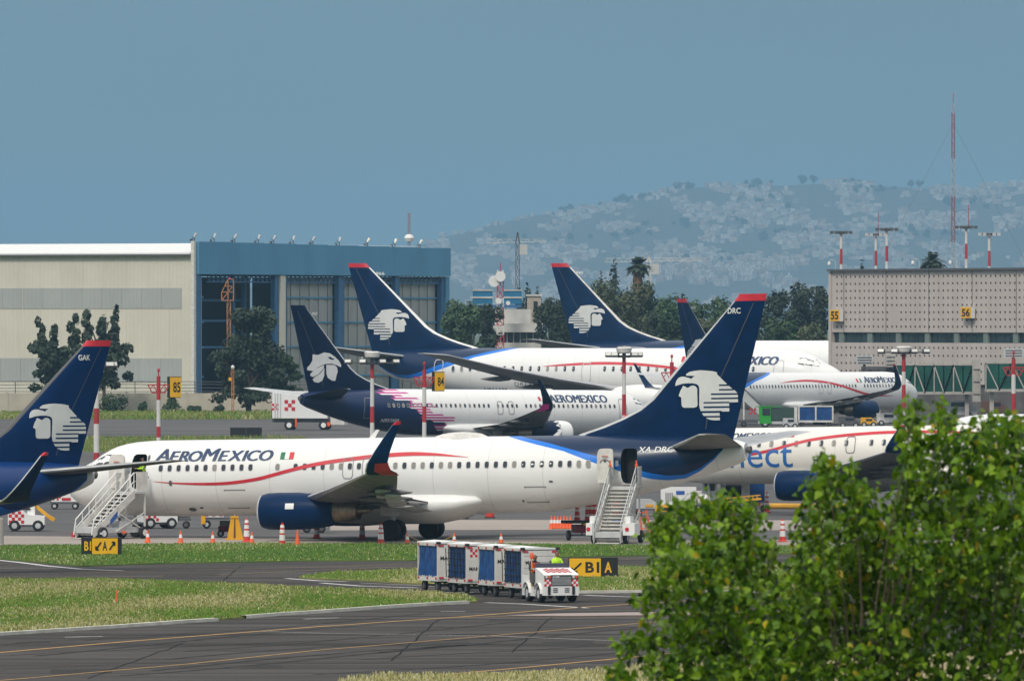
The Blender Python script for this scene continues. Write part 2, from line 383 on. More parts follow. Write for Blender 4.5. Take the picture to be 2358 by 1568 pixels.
stripe('kerb', bez([(1330,1364),(1500,1362.5),(1900,1363)]), .22, G_kerb, .09, is2, .12)
A2 = lambda p, m, wd: stripe('apron_line', bez(p), wd, m, -0.002, apron)
A2([(60,1068),(300,1064),(520,1060)], G_line_w, .12); A2([(90,1120),(180,1118),(330,1112)], G_line_w, .3); A2([(110,1128),(260,1125)], G_line_w, .2)
A2([(760,1239),(1190,1236),(1700,1238)], G_line_w, .14); A2([(-100,1227),(160,1229),(600,1228)], mat('red_line_paint', (0.35, 0.09, 0.07), 0.8), .12)
A2([(1450,1184),(1700,1180),(2300,1184)], G_line_w, .18)

r = random.Random(91)
M_tar = mat('sealed_crack_tar', (0.016, 0.0155, 0.015), 0.85, spec=0.04); M_patch = mat('asphalt_patch', (0.045, 0.042, 0.040), 0.9, var=.25, spec=0.05)
for u0, v0, u1, v1, wd in ((-100,1512,620,1478,.10),(620,1478,1500,1440,.08),(200,1560,420,1480,.07),(900,1520,1010,1425,.07),(1180,1500,1270,1420,.06),(-50,1485,500,1452,.08),(300,1322,930,1308,.08),(500,1345,560,1300,.06),(1000,1300,1060,1288,.06),(-100,1545,900,1500,.06)):
    pts = [(u0+(u1-u0)*k/12 + r.uniform(-4,4), v0+(v1-v0)*k/12 + r.uniform(-1.2,1.2)) for k in range(13)]; stripe('sealed_crack', pts, wd, M_tar, -0.0135, taxi)
for u0, v0, du, dv in ((120,1540,130,9),(560,1530,90,7),(930,1478,150,7),(1250,1476,110,8),(380,1322,120,4),(1130,1425,60,4),(40,1476,70,4)):
    q = MB(); q.add([gp(u0+r.uniform(-6,6), v0, -.016), gp(u0+du+r.uniform(-6,6), v0-2, -.016), gp(u0+du+8, v0+dv-2, -.016), gp(u0-5, v0+dv, -.016)], [(0,1,2,3)]); q.build('asphalt_patch', M_patch, taxi, fixn=False)
for k in range(9):
    v0 = r.uniform(1440,1560); u0 = r.uniform(-100,900); pts = [(u0+q*60, v0-q*60*.078 + 6*math.sin(q*.25+k)) for q in range(14)]; stripe('tyre_mark', pts, r.uniform(.18,.32), mat('rubber_mark', (0.022,0.021,0.021), .85, scale=1.5, col2=(0.045,0.042,0.040), spec=0.05), -0.0145, taxi)
# grass blades: uncountable ground cover
def in_poly(x, y, P):
    r = False; j = len(P) - 1
    for i in range(len(P)):
        if (P[i][1] > y) != (P[j][1] > y) and x < (P[j][0]-P[i][0])*(y-P[i][1])/(P[j][1]-P[i][1])+P[i][0]: r = not r
        j = i
    return r
def grass(label, poly, n, hmin, hmax, mats, wts, z0, umin=-120, umax=2500, clump=0.0, seed=1, wd=0.028):
    r = random.Random(seed); P = [tuple(gp(u, v)[:2]) for u, v in poly]; xs_ = [p[0] for p in P]; ys_ = [p[1] for p in P]; mb = MB(); k = 0; tries = 0
    from mathutils import noise as NZ
    while k < n and tries < n * 12:
        tries += 1
        x, y = r.uniform(min(xs_), max(xs_)), r.uniform(min(ys_), max(ys_)); u = CU + x * FPX / y
        if u < umin or u > umax or not in_poly(x, y, P): continue
        q = NZ.noise(Vector((x*.16, y*.05, seed))) ; q2 = NZ.noise(Vector((x*.9, y*.5, seed+9)))
        if clump and q2 < -clump: continue
        h = r.uniform(hmin, hmax) * (1 + .5*q + .3*q2); a = r.uniform(0, math.pi); w_ = wd * r.uniform(.6, 1.4); dx, dy = math.cos(a)*w_, math.sin(a)*w_; lx, ly = r.uniform(-.35, .35)*h, r.uniform(-.35, .35)*h
        mi = r.choices(range(len(mats)), [max(.02, w_i * (1 + g_i * q * 3)) for w_i, g_i in wts])[0]
        z = z0 + gz(y); o = len(mb.v)
        mb.v += [(x-dx, y-dy, z), (x+dx, y+dy, z), (x+lx+dx*.6, y+ly+dy*.6, z+h), (x+lx-dx*.6, y+ly-dy*.6, z+h*.93)]; mb.f.append([o, o+1, o+2, o+3]); mb.m.append(mi); k += 1
    o = mb.build('grass', mats, fixn=False); return tag(o, label, 'grass', kind='stuff')
B_green = mat('grass_green', (0.105, 0.215, 0.014), 0.7, var=0.3); B_olive = mat('grass_olive', (0.19, 0.215, 0.035), 0.7, var=0.25)
B_straw = mat('grass_straw', (0.36, 0.335, 0.14), 0.8, var=0.2); B_seed = mat('grass_seed_heads', (0.48, 0.46, 0.27), 0.8, var=0.15); B_dgreen = mat('grass_dark_green', (0.06, 0.14, 0.016), 0.7, var=0.3)
grass('dry seeding grass on the island beside the foreground taxiway', ISL1, 80000, .05, .15, [B_straw, B_seed, B_olive, B_green], [(.22,1.3),(.10,1.0),(.34,0),(.34,-1.5)], .04, seed=3)
grass('patchy grass on the island behind the baggage train', ISL2, 64000, .04, .13, [B_straw, B_seed, B_olive, B_green], [(.22,.8),(.10,.6),(.34,0),(.34,-.9)], .04, umax=2600, seed=5)
grass('green grass strip in front of the near jet', ISL3, 70000, .035, .11, [B_seed, B_olive, B_green, B_dgreen], [(.07,1.1),(.22,.5),(.45,0),(.26,-.6)], .03, umax=2700, seed=7)
grass('straw coloured dry grass along the bottom edge', ISL4, 34000, .06, .24, [B_straw, B_seed, B_olive], [(.55,0),(.35,.4),(.10,-.5)], .04, seed=9, umin=480, umax=1900)
grass('rough grass between apron and service road', [(-300,1042),(760,1040),(700,1008),(-300,1008)], 12000, .15, .4, [B_olive, B_green, B_straw], [(.5,0),(.35,0),(.15,.6)], 0, seed=13)
grass('yellowish grass below the perimeter wall', [(-300,966),(620,966),(640,951),(-300,950)], 12000, .15, .5, [B_olive, B_green, B_straw], [(.35,0),(.45,0),(.2,.6)], 0, seed=15, wd=.06)
yk = stripe('painted_edge', bez([(-200,960),(100,959.5),(300,958.5),(610,956)]), 1.2, mat('faded_yellow_edge', (0.48, 0.27, 0.05), 0.8), .22, None, .22); tag(yk, kind='structure')

# ================================================================== far hill with its town
HY0, HY1 = 12200.0, 16500.0
RIDGE = [(300,700),(700,640),(960,566),(1000,548),(1080,528),(1160,512),(1240,495),(1330,482),(1440,462),(1500,446),(1560,432),(1640,425),(1750,420),(1850,416),(1950,415),(2080,424),(2200,428),(2358,420),(2500,412),(2800,430)]
def ridge_v(u):
    for (a, b), (c, d) in zip(RIDGE, RIDGE[1:]):
        if u <= c: return b + (d - b) * max(0, u - a) / (c - a)
    return RIDGE[-1][1]
from mathutils import noise as NZ
def hill_z(x, y):
    u = CU + x * FPX / HY1; zt_ = vz(ridge_v(u), HY1); t = min(1, max(0, (y - HY0) / (HY1 - HY0)))
    base = zt_ * (0.10 * t + 0.90 * t ** 1.25); return base + (6.5 * NZ.noise(Vector((x * .004, y * .0011, 1.3))) + 3.0 * NZ.noise(Vector((x * .013, y * .0035, 4.1)))) * min(1, t * 4)
hm = MB(); nx, ny = 110, 36
for j in range(ny + 1):
    for i in range(nx + 1):
        x = -900 + 2200 * i / nx; y = HY0 + (HY1 + 900 - HY0) * j / ny; z = hill_z(x, y) if y <= HY1 else hill_z(x, HY1) * (1 - (y - HY1) / 1800)
        hm.v.append((x, y, z))
for j in range(ny):
    for i in range(nx): a = j*(nx+1)+i; hm.f.append([a, a+1, a+nx+2, a+nx+1]); hm.m.append(0)
tag(hm.build('hill', ground_mat('hill_scrub', (0.035, 0.045, 0.035), (0.06, 0.065, 0.05), (0.10, 0.09, 0.08), 0.012, 0.09, bump=0), smooth=True), kind='structure')
def hill_pt(u, v):                                            # first point of the slope seen at a pixel column and row
    y = HY0
    while y < HY1:
        x = ux(u, y)
        if hill_z(x, y) >= vz(v, y): return Vector((x, y, hill_z(x, y)))
        y += 40
    return None
hcols = [mat('house_wall_%d' % i, c, 0.85, var=0.12, scale=.2) for i, c in enumerate(((0.40,0.375,0.35),(0.53,0.505,0.475),(0.33,0.245,0.21),(0.25,0.245,0.235),(0.42,0.35,0.30)))]
h_roof = mat('flat_roof', (0.34, 0.31, 0.29), 0.9, var=.2, scale=.2)
def house_mesh(k):
    r = random.Random(k); mb = MB(); w_, d_, h_ = r.uniform(6, 12), r.uniform(7, 10), r.uniform(4.5, 9)
    mb.box((0, 0, h_/2 - 2), (w_, d_, h_ + 4), 0); mb.box((0, 0, h_ + .12), (w_ + .4, d_ + .4, .25), 1); mb.box((w_*.2, 0, h_ + 1.4), (w_*.35, d_*.4, 2.3), 0)
    for f in range(int(h_ // 2.8)):
        for q in range(2): mb.box((-w_*.25 + q*w_*.5, -d_/2 - .03, 1.6 + f*2.8), (1.5, .1, 1.2), 2)
    o = mb.build('house', [hcols[k % 5], h_roof, M_glass]); me = o.data; bpy.data.objects.remove(o); return me
hme = [house_mesh(k) for k in range(14)]
r = random.Random(21); cand = []
for _ in range(13000):
    u = r.uniform(985, 2480); v = r.uniform(ridge_v(u) + 2, 712)
    q = NZ.noise(Vector((u*.012, v*.03, 7.7))) + .45*NZ.noise(Vector((u*.035, v*.09, 2.2)))
    if q < 0.02 + (0.10 if v > 600 else 0) + r.uniform(-.12, .12): continue
    p = hill_pt(u, v)
    if p: cand.append((p, u, v))
cand = cand[:4300]
near = sorted(cand, key=lambda c_: c_[0].y)
pick = [c_ for c_ in near if c_[1] < 2358 and not (c_[1] > 1905 and c_[2] > 612) and c_[2] < 660][:280]; ids = set(id(c_) for c_ in pick)
for p, u, v in pick:
    o = link('hill_house', r.choice(hme)); o.location = p; o.rotation_euler = (0, 0, r.uniform(-.5, .5)); k = r.uniform(.8, 1.5); o.scale = (k, k, k*r.uniform(.8, 1.2))
    tag(o, 'small block house in the pale town on the hazy hillside', 'house', 'houses on the far hillside')
rest = MB()
for c_ in cand:
    if id(c_) in ids: continue
    p = c_[0]; w_, d_, h_ = r.uniform(5, 13), r.uniform(6, 10), r.uniform(3.5, 8); M = Matrix.Translation(p) @ Matrix.Rotation(r.uniform(-.5, .5), 4, 'Z')
    rest.box((0, 0, h_/2 - 2), (w_, d_, h_ + 4), r.choice((0,0,1,2,3,4)), M)
tag(rest.build('hillside_town', hcols, fixn=False), 'mass of tiny houses covering the far hillside', 'town', kind='stuff')
# trees on the hill
def blob_leaf(mb, c, rx, ry, rz, n, size, r, mi=1, up=.3):
    for _ in range(n):
        while True:
            d = Vector((r.uniform(-1, 1), r.uniform(-1, 1), r.uniform(-1, 1)))
            if .15 < d.length < 1: break
        d = d.normalized() * (d.length ** .62) * r.uniform(.85, 1.18); p = Vector((c[0] + d.x*rx, c[1] + d.y*ry, c[2] + d.z*rz)); s_ = size * r.uniform(.6, 1.4)
        nrm = (d + Vector((r.uniform(-1, 1), r.uniform(-1, 1), r.uniform(-1, 1) + up)) * .8).normalized()
        a = nrm.cross(Vector((r.uniform(-1, 1), r.uniform(-1, 1), r.uniform(-1, 1)))).normalized(); b = nrm.cross(a)
        mb.add([p - a*s_ - b*s_*.5, p + a*s_*.2 - b*s_*.7, p + a*s_ + b*s_*.4, p - a*s_*.3 + b*s_*.6], [(0,1,2,3)], mi)
F_hill = mat('hill_foliage', (0.03, 0.05, 0.022), 0.9, var=.3)
htm = []
for k in range(5):
    rr = random.Random(k+40); mb = MB(); mb.tube([(0,0,-2),(0,0,5)], [.5,.3], 5, 0)
    for q in range(5): blob_leaf(mb, (rr.uniform(-3,3), rr.uniform(-2,2), rr.uniform(2,7)), rr.uniform(2.5,4.5), 3, rr.uniform(2.5,4), 70, .9, rr)
    o = mb.build('hill_tree', [mat('tree_bark', (0.08, 0.06, 0.045), 0.9, var=.3), F_hill], fixn=False); htm.append(o.data); bpy.data.objects.remove(o)
cnt = 0
for u, v, n, su in ((1300,487,9,40),(1455,462,12,60),(1570,432,5,30),(1730,424,8,36),(1850,420,14,70),(1960,418,14,60),(2115,426,6,22),(2020,440,10,80),(1760,470,10,80),(1620,520,10,120),(1400,540,10,140),(2100,540,12,120),(2250,470,10,100),(1200,560,9,100),(1850,540,9,120),(1650,600,8,150)):
    for _ in range(n):
        uu = u + r.gauss(0, su*.5); vv = max(ridge_v(uu) + 1.5, v + r.gauss(0, 6)); p = hill_pt(uu, vv)
        if not p: continue
        o = link('hill_tree', r.choice(htm)); o.location = p; k = r.uniform(.7, 1.35); o.scale = (k*1.2, k, k); o.rotation_euler = (0, 0, r.uniform(0, 6.28))
        tag(o, 'dark tree among the houses on the hazy hill', 'tree', 'trees on the far hillside'); cnt += 1
hz_ = MB(); hz_.box((0, 9500, 142), (8600, 23500, 300))
hb = bpy.data.materials.new('haze_air'); hb.use_nodes = True; t = hb.node_tree; t.nodes.remove(t.nodes['Principled BSDF'])
pv = t.nodes.new('ShaderNodeVolumePrincipled'); pv.inputs['Color'].default_value = (0.325, 0.60, 0.83, 1); pv.inputs['Density'].default_value = 0.80e-4; pv.inputs['Anisotropy'].default_value = 0.1
t.links.new(pv.outputs[0], t.nodes['Material Output'].inputs['Volume'])
ho = hz_.build('haze', hb); tag(ho, 'pale blue haze filling the air', 'haze', kind='stuff')
# ================================================================== aircraft
PROF = [(0,3.05,2.88,.09),(.3,3.55,2.38,.60),(.8,3.93,2.02,.98),(1.5,4.28,1.76,1.30),(2.2,4.72,1.60,1.50),(3.0,5.08,1.50,1.68),
        (4.0,5.28,1.41,1.80),(5.5,5.36,1.36,1.88),(8,5.36,1.35,1.88),(25,5.36,1.35,1.88),(27,5.36,1.40,1.88),(29,5.36,1.65,1.84),
        (31,5.34,2.0,1.71),(33,5.29,2.42,1.46),(35,5.22,2.95,1.10),(36.5,5.12,3.42,.82),(37.5,5.02,3.74,.58),(38,4.86,3.98,.40)]
def _lerp_prof(s):
    P = PROF
    for i in range(len(P) - 1):
        if s <= P[i+1][0] or i == len(P) - 2:
            p0, p1, p2, p3 = P[max(i-1,0)], P[i], P[i+1], P[min(i+2,len(P)-1)]
            h = p2[0] - p1[0]; t = min(1, max(0, (s - p1[0]) / h)); out = []
            for k in (1, 2, 3):
                def sl(a, b, c):
                    if b[0] == a[0] or c[0] == b[0]: return (c[k]-a[k]) / max(1e-6, c[0]-a[0])
                    d0, d1 = (b[k]-a[k])/(b[0]-a[0]), (c[k]-b[k])/(c[0]-b[0])
                    return 0 if d0 * d1 <= 0 else 2*d0*d1/(d0+d1)
                m1, m2 = sl(p0, p1, p2) * h, sl(p1, p2, p3) * h
                out.append((2*t**3-3*t*t+1)*p1[k] + (t**3-2*t*t+t)*m1 + (-2*t**3+3*t*t)*p2[k] + (t**3-t*t)*m2)
            return out
FINLE = [(5.0,28.2),(5.42,28.9),(5.75,30.0),(6.14,31.05),(6.6,32.05),(7.15,32.8),(8.28,33.85),(12.5,37.75)]
def fin_le(z):
    for (a, b), (c, d) in zip(FINLE, FINLE[1:]):
        if z <= c: return b + (d - b) * (z - a) / (c - a)
    return FINLE[-1][1]
def fin_te(z): return 37.35 + (z - 5.2) * 1.9 / 7.3
AF = [(0,0),(.012,.3),(.05,.55),(.15,.85),(.32,1.0),(.6,.74),(.85,.30),(1.0,.03)]
def af(x):
    for (a, b), (c, d) in zip(AF, AF[1:]):
        if x <= c: return b + (d - b) * (x - a) / (c - a)
    return 0.03
EAGLE = [(103,262),(107,225),(120,185),(145,155),(180,138),(225,138),(260,150),(295,158),(310,172),(330,155),(362,130),(300,127),(245,125),(250,102),(290,75),(360,62),(440,55),(530,62),(590,70),(650,85),(648,110),(690,155),(735,205),(770,240),(770,250),(800,272),(840,310),(870,332),(895,358),(908,375),(910,490),(795,492),(795,612),(670,615),(672,730),(600,730),(545,722),(500,700),(462,662),(437,620),(420,570),(412,520),(415,440),(418,300),(410,265),(385,240),(330,228),(250,228),(190,235),(150,248)]
EBARS = [(672,250,800,268),(670,311,860,329),(568,369,914,388),(568,427,914,446),(470,483,800,500),(470,542,800,563),(430,604,700,628),(462,670,680,690)]
EFACE = [(205,260),(235,272),(262,290),(285,282),(310,262),(345,258),(375,275),(390,300),(392,520),(380,545),(350,556),(215,556),(190,540),(185,510),(182,420),(170,408),(150,400),(152,385),(165,345),(175,320),(195,285)]
NEW_E = [[(1105,1225),(1150,1230),(1200,1208),(1250,1215),(1290,1240),(1330,1275),(1350,1310),(1345,1328),(1310,1312),(1270,1300),(1210,1303),(1160,1325),(1110,1360),(1065,1355),(1062,1335),(1085,1310),(1105,1275)],
         [(1090,1385),(1120,1352),(1170,1325),(1203,1312),(1198,1340),(1160,1385),(1115,1410),(1090,1400)],
         [(1110,1430),(1130,1408),(1170,1383),(1206,1335),(1205,1400),(1190,1440),(1160,1457),(1125,1450)],
         [(1220,1310),(1290,1310),(1312,1330),(1318,1365),(1310,1390),(1300,1440),(1270,1438),(1235,1415),(1222,1380)]]
NEW_EYE = [[(1232,1248),(1255,1243),(1270,1256),(1292,1258),(1275,1268),(1250,1262)]]
M_emb = mat('emblem_white', (0.66, 0.67, 0.65), 0.45, var=0.05)
M_title = mat('title_navy', (0.012, 0.04, 0.11), 0.4)
M_conn = mat('connect_blue', (0.02, 0.14, 0.42), 0.4)

def livery(name, kind, L, zb, zt, white=WHITE, navy=NAVY):
    m = bpy.data.materials.new(name); m.use_nodes = True; t = m.node_tree; b = t.nodes['Principled BSDF']
    b.inputs['Roughness'].default_value = 0.32
    c = t.nodes.new('ShaderNodeTexCoord'); s = t.nodes.new('ShaderNodeSeparateXYZ'); t.links.new(c.outputs['Object'], s.inputs[0])
    X = mth(t, 'DIVIDE', s.outputs['X'], L)
    Z = mth(t, 'DIVIDE', mth(t, 'SUBTRACT', s.outputs['Z'], zb), zt - zb)
    mp = t.nodes.new('ShaderNodeMapping'); mp.inputs['Scale'].default_value = (0.5, 0.5, 1.6); t.links.new(c.outputs['Object'], mp.inputs[0])
    g = noise(t, mp.outputs[0], 1.1, 6); grime = ramp(t, g, 0.35, 0.75)
    base = mixc(t, mth(t, 'MULTIPLY', grime, 0.22), white, tuple(x * 0.80 for x in white))
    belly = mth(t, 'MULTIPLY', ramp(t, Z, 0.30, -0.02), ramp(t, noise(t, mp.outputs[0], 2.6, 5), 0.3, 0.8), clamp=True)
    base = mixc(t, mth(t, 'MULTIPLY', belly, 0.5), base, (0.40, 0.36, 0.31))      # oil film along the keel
    # skin joints: thin frame and stringer lines
    fr = mth(t, 'LESS_THAN', mth(t, 'FRACT', mth(t, 'MULTIPLY', s.outputs['X'], 1/3.05)), 0.014)
    sr = mth(t, 'LESS_THAN', mth(t, 'FRACT', mth(t, 'MULTIPLY', Z, 4.3)), 0.014)
    base = mixc(t, mth(t, 'MULTIPLY', mth(t, 'MAXIMUM', fr, mth(t, 'MULTIPLY', sr, 0.45)), 0.40), base, (0.42, 0.42, 0.42))
    if kind in ('stripe', 'regional'):
        def crv(pts):
            n = t.nodes.new('ShaderNodeFloatCurve'); cm = n.mapping; cv = cm.curves[0]; cm.use_clip = False
            pts = [(0, 1.0)] + [(x, z / 1.5) for x, z in pts] + [(1, 1.0)]
            while len(cv.points) < len(pts): cv.points.new(0.5, 0.5)
            for p, (x, y) in zip(cv.points, pts): p.location = (x, y); p.handle_type = 'VECTOR'
            cm.update(); t.links.new(X, n.inputs['Value']); return mth(t, 'MULTIPLY', n.outputs[0], 1.5)
        if kind == 'stripe':
            up = crv([(.655,1.2),(.664,1.02),(.726,.905),(.80,.728),(.84,.60),(.874,.50),(.895,.468),(.918,.478),(.94,.556),(.96,.683),(.974,.82),(.982,1.3)])
            lo = crv([(.64,1.2),(.648,1.02),(.70,.905),(.75,.80),(.80,.632),(.84,.51),(.874,.424),(.895,.405),(.918,.428),(.94,.522),(.96,.658),(.974,.80),(.982,1.3)])
        else:
            up = crv([(.58,1.2),(.60,1.02),(.66,.90),(.74,.70),(.80,.48),(.85,.33),(.90,.32),(.95,.45),(.985,.75),(.99,1.3)])
            lo = crv([(.565,1.2),(.585,1.02),(.64,.90),(.72,.70),(.79,.42),(.85,.24),(.90,.24),(.95,.40),(.985,.72),(.99,1.3)])
        base = mixc(t, mth(t, 'GREATER_THAN', Z, lo), base, BLUE)
        base = mixc(t, mth(t, 'GREATER_THAN', Z, up), base, navy)
    elif kind == 'jag':
        row = mth(t, 'FLOOR', mth(t, 'MULTIPLY', Z, 17)); wn = t.nodes.new('ShaderNodeTexWhiteNoise'); wn.noise_dimensions = '1D'
        t.links.new(row, wn.inputs['W']); wn2 = t.nodes.new('ShaderNodeTexWhiteNoise'); wn2.noise_dimensions = '1D'
        t.links.new(mth(t, 'ADD', row, 37.3), wn2.inputs['W'])
        bd = mth(t, 'ADD', mth(t, 'MULTIPLY', Z, 0.20), 0.575)
        b1 = mth(t, 'ADD', bd, mth(t, 'MULTIPLY', wn.outputs[0], 0.05)); b2 = mth(t, 'SUBTRACT', bd, mth(t, 'MULTIPLY', wn2.outputs[0], 0.05))
        odd = mth(t, 'GREATER_THAN', mth(t, 'FRACT', mth(t, 'MULTIPLY', Z, 17)), 0.45)
        base = mixc(t, mth(t, 'MULTIPLY', mth(t, 'GREATER_THAN', X, b2), odd), base, (0.52, 0.02, 0.24))
        base = mixc(t, mth(t, 'GREATER_THAN', X, b1), base, (0.006, 0.02, 0.075))
    t.links.new(base, b.inputs['Base Color'])
    b.inputs['Specular IOR Level'].default_value = 0.3; b.inputs['Coat Weight'].default_value = 0.12; b.inputs['Coat Roughness'].default_value = 0.12
    return m

def caps2d(txt, sh):                                          # tall initials A and M, the rest lower
    out = bmesh.new(); x = 0.0
    for ch in txt:
        b = text2d(ch, sh); k = 1.0 if ch in 'AM' else .82
        xs_ = [v.co.x for v in b.verts]; x0 = min(xs_)
        for v in b.verts: v.co.x = (v.co.x - x0)*k + x; v.co.y *= k
        x = max(v.co.x for v in b.verts) + .055*(1 - .6*(sh > 0))
        me = bpy.data.meshes.new('c'); b.to_mesh(me); b.free(); out.from_mesh(me); bpy.data.meshes.remove(me)
    return out
def window_mesh(hw_s, zc, zf0, zf1, w_, h_, side, m):
    zm, bb = (zf0 + zf1) / 2, (zf1 - zf0) / 2
    def y(z, o): return side * (hw_s * math.sqrt(max(0, 1 - ((z - zm) / bb) ** 2)) + o)
    out = []
    for k in range(12):
        a = 2 * math.pi * (k + .5) / 12; cx, cz = math.cos(a), math.sin(a)
        e = (abs(cx) ** 4 + abs(cz) ** 4) ** 0.25; out.append((w_ / 2 * cx / e, zc + h_ / 2 * cz / e))
    mb = MB(); r0 = [(x, y(z, -0.01), z) for x, z in out]; r1 = [(x, y(z, 0.014), z) for x, z in out]
    r2 = [(x * .86, y(zc + (z - zc) * .9, 0.014), zc + (z - zc) * .9) for x, z in out]; r3 = [(x * .82, y(zc + (z - zc) * .87, 0.006), zc + (z - zc) * .87) for x, z in out]
    mb.loft([r0, r1, r2, r3], [1, 1, 1]); mb.f.append(list(range(36, 48))); mb.m.append(0)
    o = mb.build('window', [m, M_lgrey]); me = o.data; bpy.data.objects.remove(o); return me

def surf(name, secs, mats, parent, le_mat=None, cap=True):
    mb = MB(); rings = []; idx = []
    for p, c, th, n in secs:
        p = Vector(p); n = Vector(n); pts = []
        for x, t in AF: pts.append(p + Vector((x * c, 0, 0)) + n * t * th)
        for x, t in AF[-2:0:-1]: pts.append(p + Vector((x * c, 0, 0)) - n * t * th)
        rings.append(pts)
    mb.loft(rings, 0, cap, cap)
    if le_mat is not None:
        n = len(rings[0]); q = 0
        for i in range(len(rings) - 1):
            for k in range(n):
                if k in (0, 1, n - 1, n - 2): mb.m[q] = 1
                q += 1
        mats = [mats, le_mat]
    return mb.build(name, mats, parent, smooth=50)

def plane(name, label, loc, rz, c, pitch=0.0):
    kx = c['L'] / 38.0; zb, zt = c['zb'], c['zt']; kz = (zt - zb) / 4.01; ky = c['hw'] / 1.88; kf = c['kf']; ks = c['ks']; kw = c.get('kw', 1.0)
    root = thing(name, label, 'airplane', loc, rz); xg = 19.5 * kx
    root.rotation_euler = (0, -pitch, rz)
    root.location = Vector(loc) + Vector((0, 0, -xg * math.sin(pitch)))
    def prof(s):
        a, b, h = _lerp_prof(s / kx); return zb + (a - 1.35) * kz, zb + (b - 1.35) * kz, h * ky
    def fz(z): return zb + (z - 1.35) * kz                    # model height on the body
    def fnz(z): return zt + (z - 5.36) * kf                   # model height on the fin
    side = c['side']
    def body(s, z, o=0.02):
        t_, b_, h_ = prof(s); zm, bb = (t_ + b_) / 2, (t_ - b_) / 2
        q = max(-1, min(1, (z - zm) / bb)); y = h_ * math.sqrt(1 - q * q)
        n = Vector((0, math.sqrt(1 - q * q) / h_, q / bb)).normalized()
        return Vector((s, side * (y + n.y * o), z + n.z * o))
    # --- fuselage
    st = sorted(set([0,.05,.15,.3,.5,.8,1.1,1.5,1.9,2.2,2.6,3,3.5,4,4.7,5.5,6.5] + [8 + 1.7*i for i in range(11)] + [26 + .6*i for i in range(20)] + [37.6, 37.85, 38]))
    N = 48; rings = []
    for s in st:
        t_, b_, h_ = prof(s * kx)
        rings.append([(s * kx, h_ * math.sin(2*math.pi*k/N), (t_+b_)/2 + (t_-b_)/2 * math.cos(2*math.pi*k/N)) for k in range(N)])
    mb = MB(); mb.loft(rings, 0, True, True)
    fus = mb.build('fuselage', c['mat'], root, smooth=60)
    for d in c.get('open_doors', ()):                       # doorways cut through the skin, pocket coloured near black as cabin shade
        cb = MB(); a = []
        for k in range(32):
            q = 2*math.pi*k/32; cx, cz = math.cos(q), math.sin(q); e = (abs(cx)**6 + abs(cz)**6) ** (1/6)
            a.append((d + .43*cx/e, side*0.7, fz(3.75) + .91*cz/e))
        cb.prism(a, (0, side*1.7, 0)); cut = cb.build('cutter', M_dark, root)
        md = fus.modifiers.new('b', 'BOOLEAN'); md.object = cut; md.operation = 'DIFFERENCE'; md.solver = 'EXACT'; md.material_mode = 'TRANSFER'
        bpy.context.view_layer.update(); dg = bpy.context.evaluated_depsgraph_get(); me = bpy.data.meshes.new_from_object(fus.evaluated_get(dg))
        fus.modifiers.clear(); fus.data = me; bpy.data.objects.remove(cut)
        MB().box((d, side*1.25, fz(2.82)), (.8, .7, .04)).build('door_sill', M_lgrey, root)
        dm = MB(); pts = []
        for k in range(32):
            q = 2*math.pi*k/32; cx, cz = math.cos(q), math.sin(q); e = (abs(cx)**6 + abs(cz)**6) ** (1/6)
            pts.append((d - 1.05 + .44*cx/e, side*(1.88*ky + .28 - .10*(cz/e)**2 * (1 if cz > 0 else .3)), fz(3.75) + .92*cz/e))
        dm.prism(pts, (0, side*.13, 0)); do = dm.build('cabin_door', M_offw, root, smooth=35); tag(do, 'open beige cabin door swung forward against the fuselage')
        ym = side*(1.88*ky + .43)
        MB().box((d-1.05, ym, fz(3.15)), (.74, .13, .52)).build('slide_bustle', M_offw, do)
        hb = MB(); hb.tube([(d-1.05+.26*math.cos(q/8*math.pi), ym, fz(3.92)+.2*math.sin(q/8*math.pi)) for q in range(9)], .018, 6, 0); hb.build('locking_arc', M_dgrey, do)
        MB().box((d-1.05, ym+side*.0, fz(4.28)), (.34, .04, .035)).build('warning_strap', M_red, do)
        MB().lathe([(0,.07),(.05,.07)], (d-1.05, ym, fz(4.05)), 'y', 10).build('door_viewport', M_dgrey, do)
        hg = MB(); hg.bar((d-.62, side*1.9*ky, fz(3.9)), (d-.50, side*1.80*ky, fz(3.9)), .1, .3); hg.build('hinge_arm', M_steel, do)
    # --- cockpit glass
    cw = MB()
    for sa, sb in ((1.62, 2.02), (2.07, 2.55), (2.6, 3.05)):
        q = []
        for s_, z_ in ((sa, 4.0 + (sa-1.6)*.12), (sb, 4.06 + (sb-1.6)*.10), (sb, 4.50 + (sb-1.6)*.10), (sa, 4.20 + (sa-1.6)*.45)): q.append(body(s_*kx, fz(z_), .015))
        cw.add(q, [(0,1,2,3)])
    cw.build('cockpit_window', M_glass, root)
    # --- passenger windows, one part each
    wz = fz(c.get('win_z', 3.90))
    t_, b_, h_ = prof(12 * kx); ww, wh = c.get('win', (.27, .37))
    meshes = [window_mesh(h_, wz, b_, t_, ww, wh, side, M_glass), window_mesh(h_, wz, b_, t_, ww, wh, side, M_shade)]
    r2 = random.Random(c.get('seed', 3))
    for s_ in c.get('windows', ()):
        piece('window', meshes[1 if r2.random() < .22 else 0], root, (s_, 0, 0) if s_ < 29.5 * kx else (s_, -side*.010, 0))
